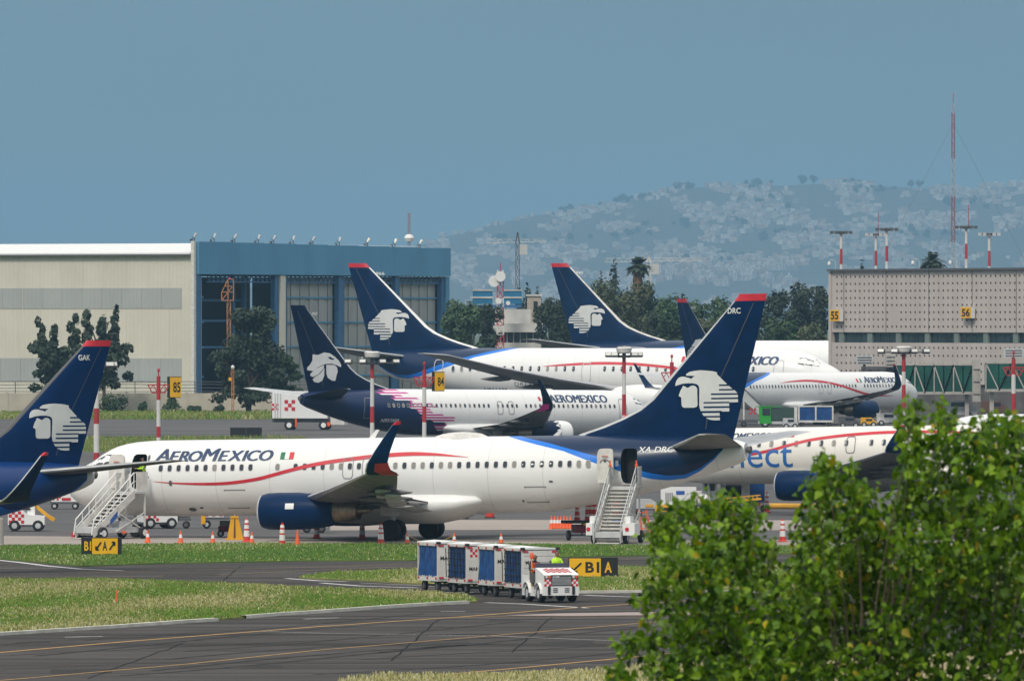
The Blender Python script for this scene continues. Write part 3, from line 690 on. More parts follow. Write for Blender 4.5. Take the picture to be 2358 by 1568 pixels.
    # --- door outlines
    for s_, z0, z1, wd in c.get('shut_doors', ()):
        dl = MB(); p = []
        for k in range(20):
            q = 2*math.pi*k/20; cx, cz = math.cos(q), math.sin(q); e = (abs(cx)**6 + abs(cz)**6) ** (1/6); p.append((s_ + wd/2*cx/e, (z0+z1)/2 + (z1-z0)/2*cz/e))
        lw = c.get('seam', .035)
        o1 = [body(a, b, .02) for a, b in p]; mx_, mz_ = s_, (z0+z1)/2
        o2 = [body(mx_ + (a-mx_)*(1-2*lw/wd), mz_ + (b-mz_)*(1-2*lw/(z1-z0)), .02) for a, b in p]
        dl.loft([o1, o2]); dl.build('door_outline', c.get('seam_mat', M_seam), root)
    # --- swooshes and lettering
    for pts, m in c.get('ribbons', ()):
        rb = MB(); a, b = [], []; P = []
        for i in range(len(pts) - 1):
            p0, p1, p2, p3 = pts[max(i-1,0)], pts[i], pts[i+1], pts[min(i+2,len(pts)-1)]
            for j in range(8):
                t = j / 8; P.append([.5*((2*p1[k]) + (-p0[k]+p2[k])*t + (2*p0[k]-5*p1[k]+4*p2[k]-p3[k])*t*t + (-p0[k]+3*p1[k]-3*p2[k]+p3[k])*t**3) for k in range(3)])
        P.append(list(pts[-1]))
        for s_, z_, wd in P: wd = max(wd, .004); a.append(body(s_, z_ + wd/2, .018)); b.append(body(s_, z_ - wd/2, .018))
        rb.add(a + b, [(i, i+1, len(a)+i+1, len(a)+i) for i in range(len(a)-1)]); rb.build('swoosh', m, root, fixn=False)
    for nm, txt, s0, s1, z0, z1, m, sh, bold in c.get('texts', ()):     # s0 = left end as read
        dr = 1 if side < 0 else -1
        for q in range(3 if bold else 1):                 # heavier strokes: the outline laid down again a hair to the side
            bm = caps2d(txt[1:], sh) if txt[0] == '^' else text2d(txt, sh)
            fit2d(bm, 0, abs(s1 - s0), z0, z1); o5 = q*bold*abs(s1 - s0)/8
            decal(nm if q == 0 else 'stroke', bm, lambda x, z: body(s0 + dr * (x + o5), z, .018 + .002*q), m, root, None, 0.09)
    for s_, z_, wd, ht in c.get('flags', ()):
        for k, m in enumerate((M_green, M_white, M_red)):
            dr = 1 if c.get('flag_dir', 1) > 0 else -1
            bm = shape2d([[(k*wd/3, 0), ((k+1)*wd/3, 0), ((k+1)*wd/3, ht), (k*wd/3, ht)]])
            decal('flag_band', bm, lambda x, z: body(s_ + dr * x, z_ + z, .026), m, root, None, .2)
    # --- fin with cap, emblem, tail letters
    zs = [5.0,5.42,5.75,6.14,6.6,7.15,7.7,8.28,9.3,10.3,11.3,12.2]; zs2 = [12.2,12.42,12.56]
    def th(z): return (.34 - .024 * (z - 5.2)) * kx * .8
    def fsec(z):
        return (Vector((fin_le(z)*kx, 0, fnz(z) if z > 5.36 else fz(z))), (fin_te(z) - fin_le(z)) * kx, th(z), (0,1,0))
    fin = surf('vertical_fin', [fsec(z) for z in zs], c.get('fin_mat', M_navy), root, c.get('le_mat', M_lgrey))
    surf('fin_cap', [fsec(z) for z in zs2], c.get('cap_mat', M_red), fin)
    def finmap(s_, z, o=0.02):
        zz = 5.36 + (z - zt) / kf; le, te = fin_le(zz), fin_te(zz); xf = (s_/kx - le) / (te - le)
        return Vector((s_, side * (af(max(0, min(1, xf))) * th(zz) + o), z))
    rl = MB()                                                # rudder hinge line
    q = [(fin_te(z) - (fin_te(z) - fin_le(max(z, 7.0))) * .33, z) for z in (5.6, 7, 9, 11, 12.1)]
    A_ = [finmap((x-.02)*kx, fnz(z), .012) for x, z in q]; B_ = [finmap((x+.02)*kx, fnz(z), .012) for x, z in q]
    rl.add(A_ + B_, [(i, i+1, 5+i+1, 5+i) for i in range(4)]); rl.build('rudder_hinge', M_dgrey, fin, fixn=False)
    if c.get('emblem') == 'old':
        x0, x1, y0, y1 = c.get('emb', (34.25, 37.62, 6.05, 8.65))
        def em(p): return [(x0*kx + (x-103)/807*(x1-x0)*kx, fnz(y1) - (y-55)/675*(fnz(y1)-fnz(y0))) for x, y in p]
        decal('fin_emblem', shape2d([em(EAGLE), em(EFACE)]), lambda x, z: finmap(x, z, .02), M_emb, fin, .4*kx, .4*kx)
        bars = [em([(a, b), (c_, b), (c_, d), (a, d)]) for a, b, c_, d in EBARS]
        decal('emblem_bars', shape2d(bars), lambda x, z: finmap(x, z, .034), c.get('fin_mat', M_navy), fin, .4*kx, .4*kx)
    elif c.get('emblem') == 'new':
        x0, x1, y0, y1 = 34.0, 37.5, 5.85, 8.5
        def em2(p): return [(x0*kx + (1350-x)/288*(x1-x0)*kx, fnz(y1) - (y-1208)/250*(fnz(y1)-fnz(y0))) for x, y in p]
        decal('fin_emblem', shape2d([em2(p) for p in NEW_E]), lambda x, z: finmap(x, z, .02), M_emb, fin, .4, .4)
        decal('emblem_eye', shape2d([em2(p) for p in NEW_EYE]), lambda x, z: finmap(x, z, .034), M_navy, fin, .4, .4)
    if c.get('tail_text'):
        txt, ts, tz, tw, thh = c['tail_text']; dr = 1 if side < 0 else -1
        bm = fit2d(text2d(txt, 0, .02), 0, tw*kx, fnz(tz), fnz(tz + thh))
        decal('tail_lettering', bm, lambda x, z: finmap(ts*kx + dr*x, z, .025), M_emb, fin)
    # --- horizontal stabilisers
    for sd_ in (-1, 1):
        hz = fz(4.66)
        secs = [(Vector((33.95*kx, sd_*.4*ky, hz)), 4.0*kx, .19*kx, (0,0,1)), (Vector((37.75*kx, sd_*7.0*c.get('kst', ks), hz + 6.6*ks*.105)), 1.55*kx, .07*kx, (0,0,1)), (Vector((38.2*kx, sd_*7.15*c.get('kst', ks), hz + 6.7*ks*.105)), 1.1*kx, .03*kx, (0,0,1))]
        so_ = surf('stabiliser', secs, c.get('stab_shade', c.get('stab_mat', M_grey)) if sd_ == side else c.get('stab_mat', M_grey), root, M_lgrey)
    MB().lathe([(0,.10),(.25,.20),(.35,.20)], (37.93*kx, 0, fz(4.5)), 'x', 12).build('exhaust_outlet', M_dgrey, root)
    # --- wings
    if c.get('wings', True):
        wz0 = fz(1.95); dih = c.get('dih', .105)
        wx = c.get('wx', 0.0)
        def wsec(y, le, ch, th_, extra=0): return (Vector((le*kx + wx, 0, 0)) + Vector((0, y*ks, wz0 + (y-1.6)*ks*dih + extra)), ch*kx, th_*kx, (0,0,1))
        for sd_ in (-1, 1):
            raw = [(1.3,12.9,8.3,.50,0),(3.2,14.3,6.7,.42,0),(5.6,15.85,5.05,.30,0),(9,18.15,3.9,.22,.03),(13,20.85,2.75,.15,.08),(16.4,23.15,1.75,.09,.16)]
            fx = c.get('flex', 0.0)
            secs = [wsec(y, le, ch, th_, ex + fx*(y/16.4)**2) for y, le, ch, th_, ex in raw]
            secs = [(Vector((p.x, sd_*p.y, p.z)), ch, th_, n) for p, ch, th_, n in secs]
            wing = surf('wing', secs, c.get('wing_mat', M_grey), root, M_steel)
            for k, (y, x0, x1) in enumerate(((4.4,18.6,22.0),(7.4,19.3,22.3),(10.6,21.0,23.5))):
                fm = MB(); zf = wz0 + (y-1.6)*ks*dih - .28*kx + fx*(y/16.4)**2; rr = .20*kx; L_ = (x1-x0)*kx
                fm.lathe([(0,.02),(.12*L_,.6*rr),(.4*L_,rr),(.75*L_,.7*rr),(L_,.03)], (x0*kx + wx, sd_*y*ks, zf), 'x', 10); fm.build('flap_fairing', M_grey, wing, smooth=60)
            if c.get('flaps'):
                for ya, xa, yb, xb, cc_ in ((2.3,19.6,5.3,19.7,1.7),(5.7,19.75,8.6,20.75,1.35),(8.7,20.8,11.4,21.75,1.1)):
                    for dz_, dx_ in ((-.14,0),(-.40,.55)):
                        surf('flap', [(Vector(((x_+dx_)*kx, sd_*y_*ks, wz0+(y_-1.6)*ks*dih-.10+dz_)), cc_*.8, .07, (-.25,0,1)) for x_, y_ in ((xa,ya),(xb,yb))], M_lgrey, wing)
            fl = MB()                                          # flap slot on the lower side
            for (y0_, xa, y1_, xb) in ((2.2,19.9,5.4,20.0),(5.8,19.9,11.6,22.2)):
                fl.bar((xa*kx + wx, sd_*y0_*ks, wz0+(y0_-1.6)*ks*dih-.12*kx+fx*(y0_/16.4)**2), (xb*kx + wx, sd_*y1_*ks, wz0+(y1_-1.6)*ks*dih-.06*kx+fx*(y1_/16.4)**2), .10*kx, .05)
            fl.build('flap_slot', M_dgrey, wing)
            p, ch, th_, _n = secs[-1]
            if c.get('winglet') == 'blend':
                wk = c.get('wlk', 1.0); W = [(0,0,0,1,0),(.30,.18,.10,.80,.35),(.60,.54,.32,.64,.75),(.80,1.1,.78,.50,.95),(.96,1.75,1.32,.37,1),(1.08,2.46,1.92,.24,1)]; W = [(a*wk, b*wk, d*wk, f, g6) for a, b, d, f, g6 in W]; TP = [(1.08*wk,2.46*wk,1.92*wk,.24,1),(1.10*wk,2.56*wk,2.03*wk,.20,1),(1.12*wk,2.64*wk,2.16*wk,.13,1)]
                def ws(a, b, d, f, rot): return (p + Vector((d*kx, sd_*a*kx, b*kx)), ch*f, th_*(.8), (0, -sd_*rot, 1-rot+.05))
                wl = surf('winglet', [ws(*q) for q in W], c.get('wl_mat', M_navy), wing, M_lgrey)
                surf('winglet_tip', [ws(*q) for q in TP], c.get('wlt_mat', M_red), wl)
                if c.get('wl_patch'):
                    pm = MB(); G_ = []
                    for w5, f0 in (((-.55*wk,-.07*wk,-.42*wk,1.18,0),.86),((-.25*wk,-.03*wk,-.18*wk,1.08,0),.70),(W[0],.52),(W[1],.36),(W[2],.42)):
                        q0, ch_, th2, n_ = ws(*w5); n_ = Vector(n_)
                        G_.append([q0 + Vector((x*ch_, 0, 0)) - n_*(af(x)*th2 + .03) for x in (f0, f0*.5+.5, .995)])
                    pm.add([p_ for g5 in G_ for p_ in g5], [(r5*3+k5, r5*3+k5+1, r5*3+k5+4, r5*3+k5+3) for r5 in range(4) for k5 in range(2)]); pm.build('winglet_base_patch', c['wl_patch'], wl, fixn=False)
            elif c.get('winglet') == 'rake':
                surf('wing_tip', [(p, ch, th_, (0,0,1)), (p + Vector((1.5*kx, sd_*1.0*ks, .12*ks)), ch*.3, th_*.5, (0,0,1))], c.get('wing_mat', M_grey), wing, M_steel)
        # wing to body fairing
        fb = MB(); R_ = []
        for s_, hh, zc_ in ((11.2,.05,2.05),(12.4,.55,1.95),(14,.85,1.85),(17,.98,1.80),(21,.98,1.80),(22.4,.80,1.88),(23.6,.48,2.0),(24.4,.05,2.1)):
            R_.append([(s_*kx + wx, (2.02*ky*min(1,hh/.7+.25)) * math.cos(2*math.pi*k/20), fz(zc_) + hh*kz*math.sin(2*math.pi*k/20)) for k in range(20)])
        fb.loft(R_, 0, True, True); fb.build('wing_fairing', c['mat'] if c.get('fair_same') else M_white, root, smooth=60)
        # --- engines
        ey = 4.83*ks*c.get('key', 1.0); ez = c.get('ez', 1.63); er = c.get('er', .97); ex = c.get('ex', 12.95*kx); el = c.get('el', 4.15*kx); k_ = er/.97
        for sd_ in (-1, 1):
            e = MB(); cc = (ex, sd_*ey, ez)
            e.lathe([(.10*k_,.90*er),(.35*k_,.975*er),(.9*k_,1.0*er),(2.0*k_,1.0*er),(.78*el,.93*er),(.92*el,.83*er),(el,.76*er)], cc, 'x', 28, 0, False, False)
            en = e.build('engine', c.get('eng_mat', M_navy), root, smooth=60)
            li = MB(); li.lathe([(.10*k_,.905*er),(.02*k_,.87*er),(0,.835*er),(.04*k_,.80*er),(.35*k_,.77*er),(.8*k_,.78*er)], cc, 'x', 28, 0, False, False); li.build('intake_lip', M_lgrey, en, smooth=60)
            fa = MB(); fa.lathe([(.80*k_,.78*er),(.80*k_,.26*er),(.5*k_,.14*er),(.35*k_,.01)], cc, 'x', 24, 0, False, False)
            for q in range(18):
                a = 2*math.pi*q/18; fa.bar((ex+.74*k_, sd_*ey+.2*er*math.cos(a), ez+.2*er*math.sin(a)), (ex+.70*k_, sd_*ey+.76*er*math.cos(a+.15), ez+.76*er*math.sin(a+.15)), .09*k_, .02)
            fa.build('fan', M_dgrey, en)
            nz = MB(); nz.lathe([(el*.96,.72*er),(el*1.0,.66*er),(el*1.12,.60*er),(el*1.26,.52*er),(el*1.30,.50*er),(el*1.28,.42*er),(el*1.15,.40*er)], cc, 'x', 24, 0, True, False)
            nz.lathe([(el*1.15,.30*er),(el*1.32,.24*er),(el*1.50,.03)], cc, 'x', 16); nz.build('exhaust_nozzle', M_burnt, en, smooth=50)
            if c.get('chevron'):
                cv = MB(); cv.lathe([(.12*k_,.915*er),(.35*k_,.985*er),(.9*k_,1.012*er),(1.25*k_,1.012*er)], cc, 'x', 28, 0, False, False)
                for q in range(14):
                    a0, a1 = 2*math.pi*q*2/28, 2*math.pi*(q*2+2)/28; am = (a0+a1)/2; r_ = 1.014*er
                    cv.add([(ex+1.25*k_, sd_*ey+r_*math.cos(a0), ez+r_*math.sin(a0)), (ex+1.25*k_, sd_*ey+r_*math.cos(a1), ez+r_*math.sin(a1)), (ex+1.75*k_, sd_*ey+r_*math.cos(am), ez+r_*math.sin(am))], [(0,1,2)])
                cv.build('cowl_band', M_white, en, smooth=60)
            py = MB(); wzl = wz0 + (4.83-1.6)*ks*dih
            py.prism([(ex+1.2*k_, sd_*ey-.14*kx, ez+.9*er), (ex+el*.9, sd_*ey-.14*kx, ez+.65*er), (ex+el*1.55, sd_*ey-.14*kx, wzl-.15), (ex+el*1.3, sd_*ey-.14*kx, wzl+.1), (ex+el*.75, sd_*ey-.14*kx, wzl+.32*kx)], (0, .28*kx, 0)); py.build('pylon', M_lgrey, en, smooth=30)
            if c.get('placard') and sd_ == side:
                bm = shape2d([[(0,0),(.48,0),(.48,.30),(0,.30)]]); decal('placard', bm, lambda x, z: Vector((ex+1.65+x, sd_*(ey+math.sqrt(max(0,(er+.02)**2-(z+.12)**2))), ez+.12+z)), M_white, en, None, .1)
        # --- landing gear
        for sd_ in (-1, 1):
            g = MB(); gy = sd_*2.86*ks*c.get('kg', 1); wr = .56*kw
            g.tube([(xg, gy, wr), (xg-.1, gy, wz0+.1)], .15*kw, 10); g.bar((xg, gy, wr+.7*kw), (xg+.2, gy*.55, wz0), .10*kw); g.bar((xg, gy-.45*kw, wr), (xg, gy+.45*kw, wr), .12*kw)
            ge = g.build('main_gear', M_lgrey, root)
            for dx in c.get('bogie', (0,)):
                for dy in (-.43, .43):
                    ty = MB(); ty.lathe([(-.17*kw,.40*wr),(-.19*kw,.8*wr),(-.12*kw,.97*wr),(0,wr),(.12*kw,.97*wr),(.19*kw,.8*wr),(.17*kw,.40*wr)], (xg+dx, gy+dy*kw, wr), 'y', 24); to = ty.build('wheel', M_black, ge, smooth=40)
                    hb = MB(); hb.lathe([(-.15*kw,.42*wr),(-.08*kw,.3*wr),(.08*kw,.3*wr),(.15*kw,.42*wr)], (xg+dx, gy+dy*kw, wr), 'y', 16); hb.build('rim', M_dgrey, to)
            gd = MB(); gd.prism([(xg-.5*kw, gy+sd_*.5*kw, wr+.75*kw), (xg+.5*kw, gy+sd_*.5*kw, wr+.75*kw), (xg+.45*kw, gy+sd_*.5*kw, wz0+.1), (xg-.55*kw, gy+sd_*.5*kw, wz0+.1)], (0, .05, 0)); gd.build('gear_door', M_offw, ge)
        xn = 3.9*kx; nr = .34*kw; nz_ = nr + (xg - xn) * math.sin(pitch); g = MB()
        g.tube([(xn, 0, nz_), (xn-.1, 0, zb+.2)], .09*kw, 8); g.bar((xn, -.3*kw, nz_), (xn, .3*kw, nz_), .09*kw); ge = g.build('nose_gear', M_lgrey, root)
        for dy in (-.22, .22):
            ty = MB(); ty.lathe([(-.09*kw,.5*nr),(-.1*kw,.85*nr),(0,nr),(.1*kw,.85*nr),(.09*kw,.5*nr)], (xn, dy*kw, nz_), 'y', 20); ty.build('wheel', M_black, ge, smooth=40)
    return root, body
def win_run(a, b, step, skip=()):
    out = []; s = a; i = 0
    while s <= b:
        if i not in skip: out.append(s)
        s += step; i += 1
    return out
# the near narrow-body, nose to the left and a little farther away than its tail
YAW = math.radians(20.0)
LIV_A = livery('livery_near_jet', 'stripe', 38.0, 1.35, 5.36)
def place(u, v_or_Y, s, lat, rz, ground_Y=None): pass
axg = Vector((-5.2, 503.0, 0)) - Vector((math.cos(-YAW), math.sin(-YAW), 0)) * 19.5
CA = dict(L=38.0, zb=1.35, zt=5.36, hw=1.88, kf=1.0, ks=1.0, side=-1, mat=LIV_A, emblem='old', winglet='blend', wl_patch=M_red, placard=True, flaps=True,
          windows=win_run(6.05, 29.95, .5085, (11,12,14)), open_doors=(4.78, 32.1), stab_mat=M_lgrey, stab_shade=M_grey, seed=5,  # near stabiliser in the darker grey, underside shade put into its colour
          shut_doors=[(16.62, 3.25, 4.35, .60), (17.72, 3.25, 4.35, .60)],
          ribbons=[([(5.6,3.22,.01),(6.8,3.12,.07),(8.5,3.06,.13),(10.0,3.10,.16),(11.6,3.30,.18),(13.2,3.68,.19),(14.8,4.02,.20),(16.6,4.26,.20),(18.4,4.42,.21),(20.0,4.50,.20),(21.4,4.46,.14),(22.6,4.36,.06),(23.3,4.30,.01)], M_red)],
          texts=[('title_lettering','^AEROMEXICO',5.62,12.25,4.24,4.90,M_title,.2,.05),
                 ('registration','XA-DRC',32.55,34.4,4.42,4.72,M_emb,.12,.04)],
          flags=[(12.75,4.30,.75,.36)], tail_text=('DRC', 37.15, 11.55, .72, .30))
PA, bodyA = plane('airliner', 'white jet airliner with navy tail parked in front, airstairs at both open doors', axg, -YAW, CA, math.radians(0.9))
# top aerial fairing, blade antennas
def onA(s, y, z): return (s, y, z)
hump = MB(); R_ = []
for q in range(9):
    t = q/8; s_ = 20.9 + 2.9*t; h = .27*math.sin(math.pi*min(1,max(.02,t)))**.5
    R_.append([(s_, .62*math.sin(math.pi*(k/12-.5))*max(.1,math.sin(math.pi*max(.03,min(.97,t)))**.5), 5.26 + (h+.08)*math.cos(math.pi*(k/12-.5))) for k in range(13)])
hump.loft(R_, 0, False, False, closed=False); hump.build('aerial_fairing', M_offw, PA, smooth=60, fixn=False)
for s_, h in ((17.1,.42),(27.35,.30)):
    ab = MB(); ab.prism([(s_,-.02,5.32),(s_+.35,-.02,5.32),(s_+.62,-.02,5.36+h),(s_+.45,-.02,5.36+h)],(0,.04,0)); ab.build('blade_antenna', M_white, PA)

for s_, z_, a5, b5 in ((6.62,3.12,.10,.15),(7.55,1.72,.22,.10),(8.1,1.80,.10,.05),(5.35,3.45,.05,.05),(26.2,2.0,.06,.06),(5.30,4.45,.07,.16),(27.9,3.0,.12,.05)):
    bm = shape2d([[(a5*math.cos(2*math.pi*k/10), b5*math.sin(2*math.pi*k/10)) for k in range(10)]]); decal('vent', bm, lambda x, z: bodyA(s_ + x, z_ + z, .022), M_dgrey, PA)
for s_, z0, z1 in ((9.6,1.75,2.75),(26.4,1.9,2.75)):
    bm = MB(); a5 = [bodyA(s_ + q, z, .018) for q, z in ((0,z0),(1.2,z0),(1.2,z1),(0,z1))]; b5 = [bodyA(s_ + q, z, .018) for q, z in ((.04,z0+.04),(1.16,z0+.04),(1.16,z1-.04),(.04,z1-.04))]; bm.loft([a5, b5]); bm.build('hatch_outline', M_seam, PA, fixn=False)
# regional jet on the left, only its tail in the picture, nose towards the viewer's left
aB = math.radians(40); LIV_B = livery('livery_left_jet', 'regional', 36.2, 1.78, 5.13, WHITE, (0.0006, 0.034, 0.155))
M_navyb = mat('royal_navy_paint', (0.0006, 0.022, 0.090), 0.4, var=0.2, scale=0.6, spec=0.10)
LB = 36.2; kB = LB/38
tailB = Vector((ux(250, 441), 441.0, 0))                     # the fin tip trailing edge
h_ = Vector((-math.cos(aB), -math.sin(aB), 0))
CB = dict(L=LB, zb=1.78, zt=5.13, hw=1.50, kf=.755, ks=.80, kst=.80, side=-1, mat=LIV_B, emblem='old', emb=(34.15,37.7,5.9,8.75), winglet='blend', wl_mat=M_navyd, fin_mat=M_navyb,
          stab_mat=M_grey, ez=1.6, er=.85, kg=1.0, wlk=.85, wx=-.9, dih=.095, windows=win_run(9, 25, .8), win=(.28,.38), win_z=3.9, tail_text=('GAK', 37.15, 11.35, .72, .34), le_mat=M_dgrey)
PB, bodyB = plane('regional_jet', 'blue tailed regional jet cut off by the left edge, only tail and winglet showing', tailB + h_*39.1*kB, math.atan2(-h_.y, -h_.x), CB)

# newer narrow-body behind, nose to the right and farther away
aC = math.radians(36); LIV_C = livery('livery_jagged', 'jag', 38.0, 1.35, 5.40)
noseC = Vector((ux(1503, 853), 853.0, 0)); rC = math.pi + aC
CC = dict(L=38.0, zb=1.40, zt=5.42, hw=1.88, kf=1.0, ks=1.0, side=1, mat=LIV_C, emblem='new', winglet='blend', wl_mat=M_navyd, wlt_mat=M_navyd, wl_patch=M_pink, cap_mat=M_navyd,
          fin_mat=M_navyd, stab_mat=M_lgrey, stab_shade=M_navyd, chevron=True, eng_mat=M_navyd, er=1.08, ez=1.66, el=4.4, le_mat=M_lgrey, seed=9,  # navy on the near stabiliser stands in for its shaded underside
          windows=win_run(5.6, 30.2, .5085, (20,26)), win=(.26,.36), win_z=3.95, shut_doors=[(2.95+1.7,2.85,4.65,.86),(16.9,3.25,4.4,.62),(18.1,3.25,4.4,.62),(32.0,2.85,4.65,.86)], seam=.05,
          texts=[('title_lettering','AEROMEXICO',12.55,6.3,4.32,4.98,M_title,0,.06), ('registration','N957AM',30.6,28.9,2.55,2.85,M_emb,.1,.06)],
          flags=[(13.0,4.45,.75,.34)], tail_text=('957', 37.0, 11.7, .6, .26))
PC, bodyC = plane('airliner', 'white jet airliner with dark navy rear and jagged magenta edge, behind the near jet', noseC, rC, CC, math.radians(0.5))

# wide-body, nose to the right and nearer
aD = math.radians(23); LIV_D = livery('livery_wide', 'stripe', 56.7, 2.1, 8.0)
tailD = Vector((ux(803, 1057), 1057.0, gz(1057))); rD = math.pi - aD; hD = Vector((math.cos(aD), -math.sin(aD), 0)); kD = 56.7/38
CD = dict(L=56.7, zb=2.0, zt=7.85, hw=2.88, kf=1.29, ks=1.68, kst=1.40, side=1, mat=LIV_D, emblem='old', winglet='rake', flex=2.0, dih=.085, wing_mat=mat('mid_grey_wing_paint', (.22,.215,.21), .5, var=.2, scale=.5, stretch=(2,.5,1)), le_mat=M_white, fair_same=True, fin_mat=M_navy,
          er=1.6, ez=2.35, ex=17.5, el=6.2, eng_mat=M_white, kw=1.25, bogie=(-.75,.75), key=1.0, kg=1.0, seam=.08, seam_mat=M_lgrey, seed=2,
          windows=win_run(9.5, 27.5, 1.02) + win_run(30.5, 45.5, 1.02) , win=(.36,.62), win_z=3.82, shut_doors=[(6.6,4.1,6.6,1.15),(29.0,4.1,6.3,1.1),(46.6,4.1,6.6,1.15)],
          ribbons=[([(34.2,5.85,.02),(32,6.0,.2),(28,6.2,.30),(24,6.15,.30),(20,5.85,.28),(17.5,5.5,.26),(15.5,5.2,.2),(13,4.95,.1)], M_red)],
          texts=[('title_lettering','^AEROMEXICO',15.6,6.9,6.05,7.15,M_title,.18,.08), ('registration','N966AM',41.3,38.6,2.95,3.5,M_title,.1,.08), ('type_lettering','DREAMLINER',37.5,32.3,3.75,4.15,M_seam,0,0)],
          flags=[(16.9,6.35,1.1,.6)], tail_text=('966', 37.0, 11.55, .7, .28))
PD, bodyD = plane('wide_body_airliner', 'big white wide body jet with long drooping grey wing and navy emblem tail', tailD + hD*39.2*kD, rD, CD)

# second wide-body behind it, its nose hidden by the terminal
tailE = Vector((ux(1270, 1206), 1206.0, gz(1206))); LIV_E = livery('livery_wide_far', 'stripe', 56.7, 2.1, 8.0)
CE = dict(CD); CE.update(mat=LIV_E, zb=2.3, zt=8.35, kf=1.345, windows=[], texts=[], ribbons=[], flags=[], shut_doors=[], tail_text=('446', 37.0, 11.55, .7, .28), le_mat=M_offw)
PE, bodyE = plane('wide_body_airliner', 'far wide body jet behind the first one, navy emblem fin with pale front edge', tailE + hD*39.2*kD, rD, CE)

# narrow-body at the gate, nose right and farther, its wing towards us
aF = math.radians(49); LIV_F = livery('livery_gate_jet', 'stripe', 38.0, 1.35, 5.36)
hF = Vector((math.cos(aF), math.sin(aF), 0)); tailF = Vector((ux(1559, 988), 988.0, gz(990)))
CF = dict(CA); CF.update(side=1, mat=LIV_F, zb=1.5, zt=5.5, kf=1.06, open_doors=(), windows=win_run(5.6, 29.9, .5085, (11,12)), seed=4, wl_patch=None, placard=False, seam=.06, seam_mat=M_lgrey, le_mat=M_lgrey,
          shut_doors=[(16.62, 3.25, 4.4, .66), (18.0, 3.25, 4.4, .66)], texts=[('title_lettering','^AEROMEXICO',10.6,4.6,4.35,5.0,M_title,.2,.06)],
          flags=[(11.0,4.40,.8,.4)], tail_text=('GUJ', 37.0, 11.5, .7, .3),
          ribbons=[([(24.5,4.40,.01),(22.5,4.55,.12),(20.0,4.62,.2),(17.5,4.5,.22),(15.0,4.15,.22),(12.5,3.6,.22),(10.5,3.2,.2),(8.5,3.0,.16),(6.0,3.0,.03)], M_red)])
PF, bodyF = plane('airliner', 'small looking white jet airliner parked at the glazed jet bridge', tailF + hF*39.2, math.pi + aF, CF)

# regional jet behind the near jet's tail, nose left, cut by the right edge and the tree
aG = math.radians(-22); LIV_G = livery('livery_connect_jet', 'regional', 36.2, 1.95, 5.30, (0.80, 0.765, 0.69))
CG = dict(L=36.2, zb=1.95, zt=5.30, hw=1.50, kf=.755, ks=.80, side=-1, mat=LIV_G, emblem='old', winglet='blend', wlk=.62, wx=-2.5, er=.90, ez=1.88, ex=9.45, el=3.4, key=.97, kg=1.0, seed=8, fin_mat=M_navyb, fair_same=True,
          windows=win_run(4.25, 25, .788, (0,1,2,12)), win=(.29,.40), win_z=4.20, shut_doors=[(3.0,2.95,4.65,.8),(13.2,3.72,4.72,.60)], seam=.05,
          ribbons=[([(3.0,3.0,.02),(4.8,3.3,.12),(6.6,3.68,.16),(8.0,3.92,.17),(9.3,4.24,.17),(10.6,4.53,.17),(12.3,4.74,.17),(13.9,4.86,.17),(15.5,4.92,.17),(18,4.92,.16),(20.5,4.84,.1),(22.5,4.75,.02)], M_red)],
          texts=[('title_lettering','AEROMEXICO',4.55,8.05,4.60,4.99,M_title,.2,.05), ('connect_lettering','connect',2.0,9.55,2.95,4.20,M_conn,0,0)],
          flags=[(8.95,4.72,.6,.28)], tail_text=('GAE', 37.0, 11.4, .7, .3))
nG = Vector((ux(1502, 574), 574.0, 0))
PG, bodyG = plane('regional_jet', 'cream regional jet with red swoosh and blue lowercase lettering, half behind the tree', nG, aG, CG, math.radians(1.0))

# the white body showing above it at the right edge
LIV_H = livery('livery_right_jet', 'regional', 36.2, 1.78, 5.13)
CH = dict(CG); CH.update(mat=LIV_H, texts=[], ribbons=[], flags=[], windows=[], tail_text=None)
PH, bodyH = plane('regional_jet', 'white jet roof showing behind the cream jet at the right edge', Vector((ux(2118, 632), 632.0, 0)), math.radians(14), CH)
# ================================================================== hangar
M_hang = mat('hangar_cream_sheet', (0.62, 0.585, 0.49), 0.7, var=0.07, scale=.15)
M_hgrey = mat('translucent_sheet', (0.27, 0.285, 0.275), 0.6, var=0.08, scale=.3)
M_hblue = mat('hangar_blue_sheet', (0.080, 0.255, 0.42), 0.6, var=0.10, scale=.25, stretch=(1,1,.3))
M_hdblue = mat('hangar_dark_blue_steel', (0.035, 0.12, 0.25), 0.6, var=0.15)
M_hdoor = mat('hangar_door_sheet', (0.33, 0.335, 0.32), 0.6, var=0.12, scale=.5, stretch=(1,1,.3))
M_roofw = mat('white_roof_sheet', (0.72, 0.72, 0.70), 0.6, var=0.05)
def ribbed(name, base, per):
    m = mat(name, base, 0.7, var=0.06, scale=.2); t = m.node_tree; b = t.nodes['Principled BSDF']
    c = t.nodes.new('ShaderNodeTexCoord'); s = t.nodes.new('ShaderNodeSeparateXYZ'); t.links.new(c.outputs['Object'], s.inputs[0])
    k = mth(t, 'PINGPONG', mth(t, 'ADD', s.outputs['X'], s.outputs['Y']), per / 2)
    bp = t.nodes.new('ShaderNodeBump'); bp.inputs['Strength'].default_value = 0.9; bp.inputs['Distance'].default_value = 0.25
    t.links.new(k, bp.inputs['Height']); t.links.new(bp.outputs[0], b.inputs['Normal']); return m
M_hrib = ribbed('hangar_ribbed_sheet', (0.62, 0.585, 0.49), .62); M_grib = ribbed('translucent_ribbed_sheet', (0.37, 0.385, 0.37), .62)
HX0, HY_ = ux(445, 1300), 1300.0; HA = math.atan2(.877, .48)
def hx(u): return ((u - CU) * 1300 - FPX * HX0) / (FPX * .48 - (u - CU) * .877)
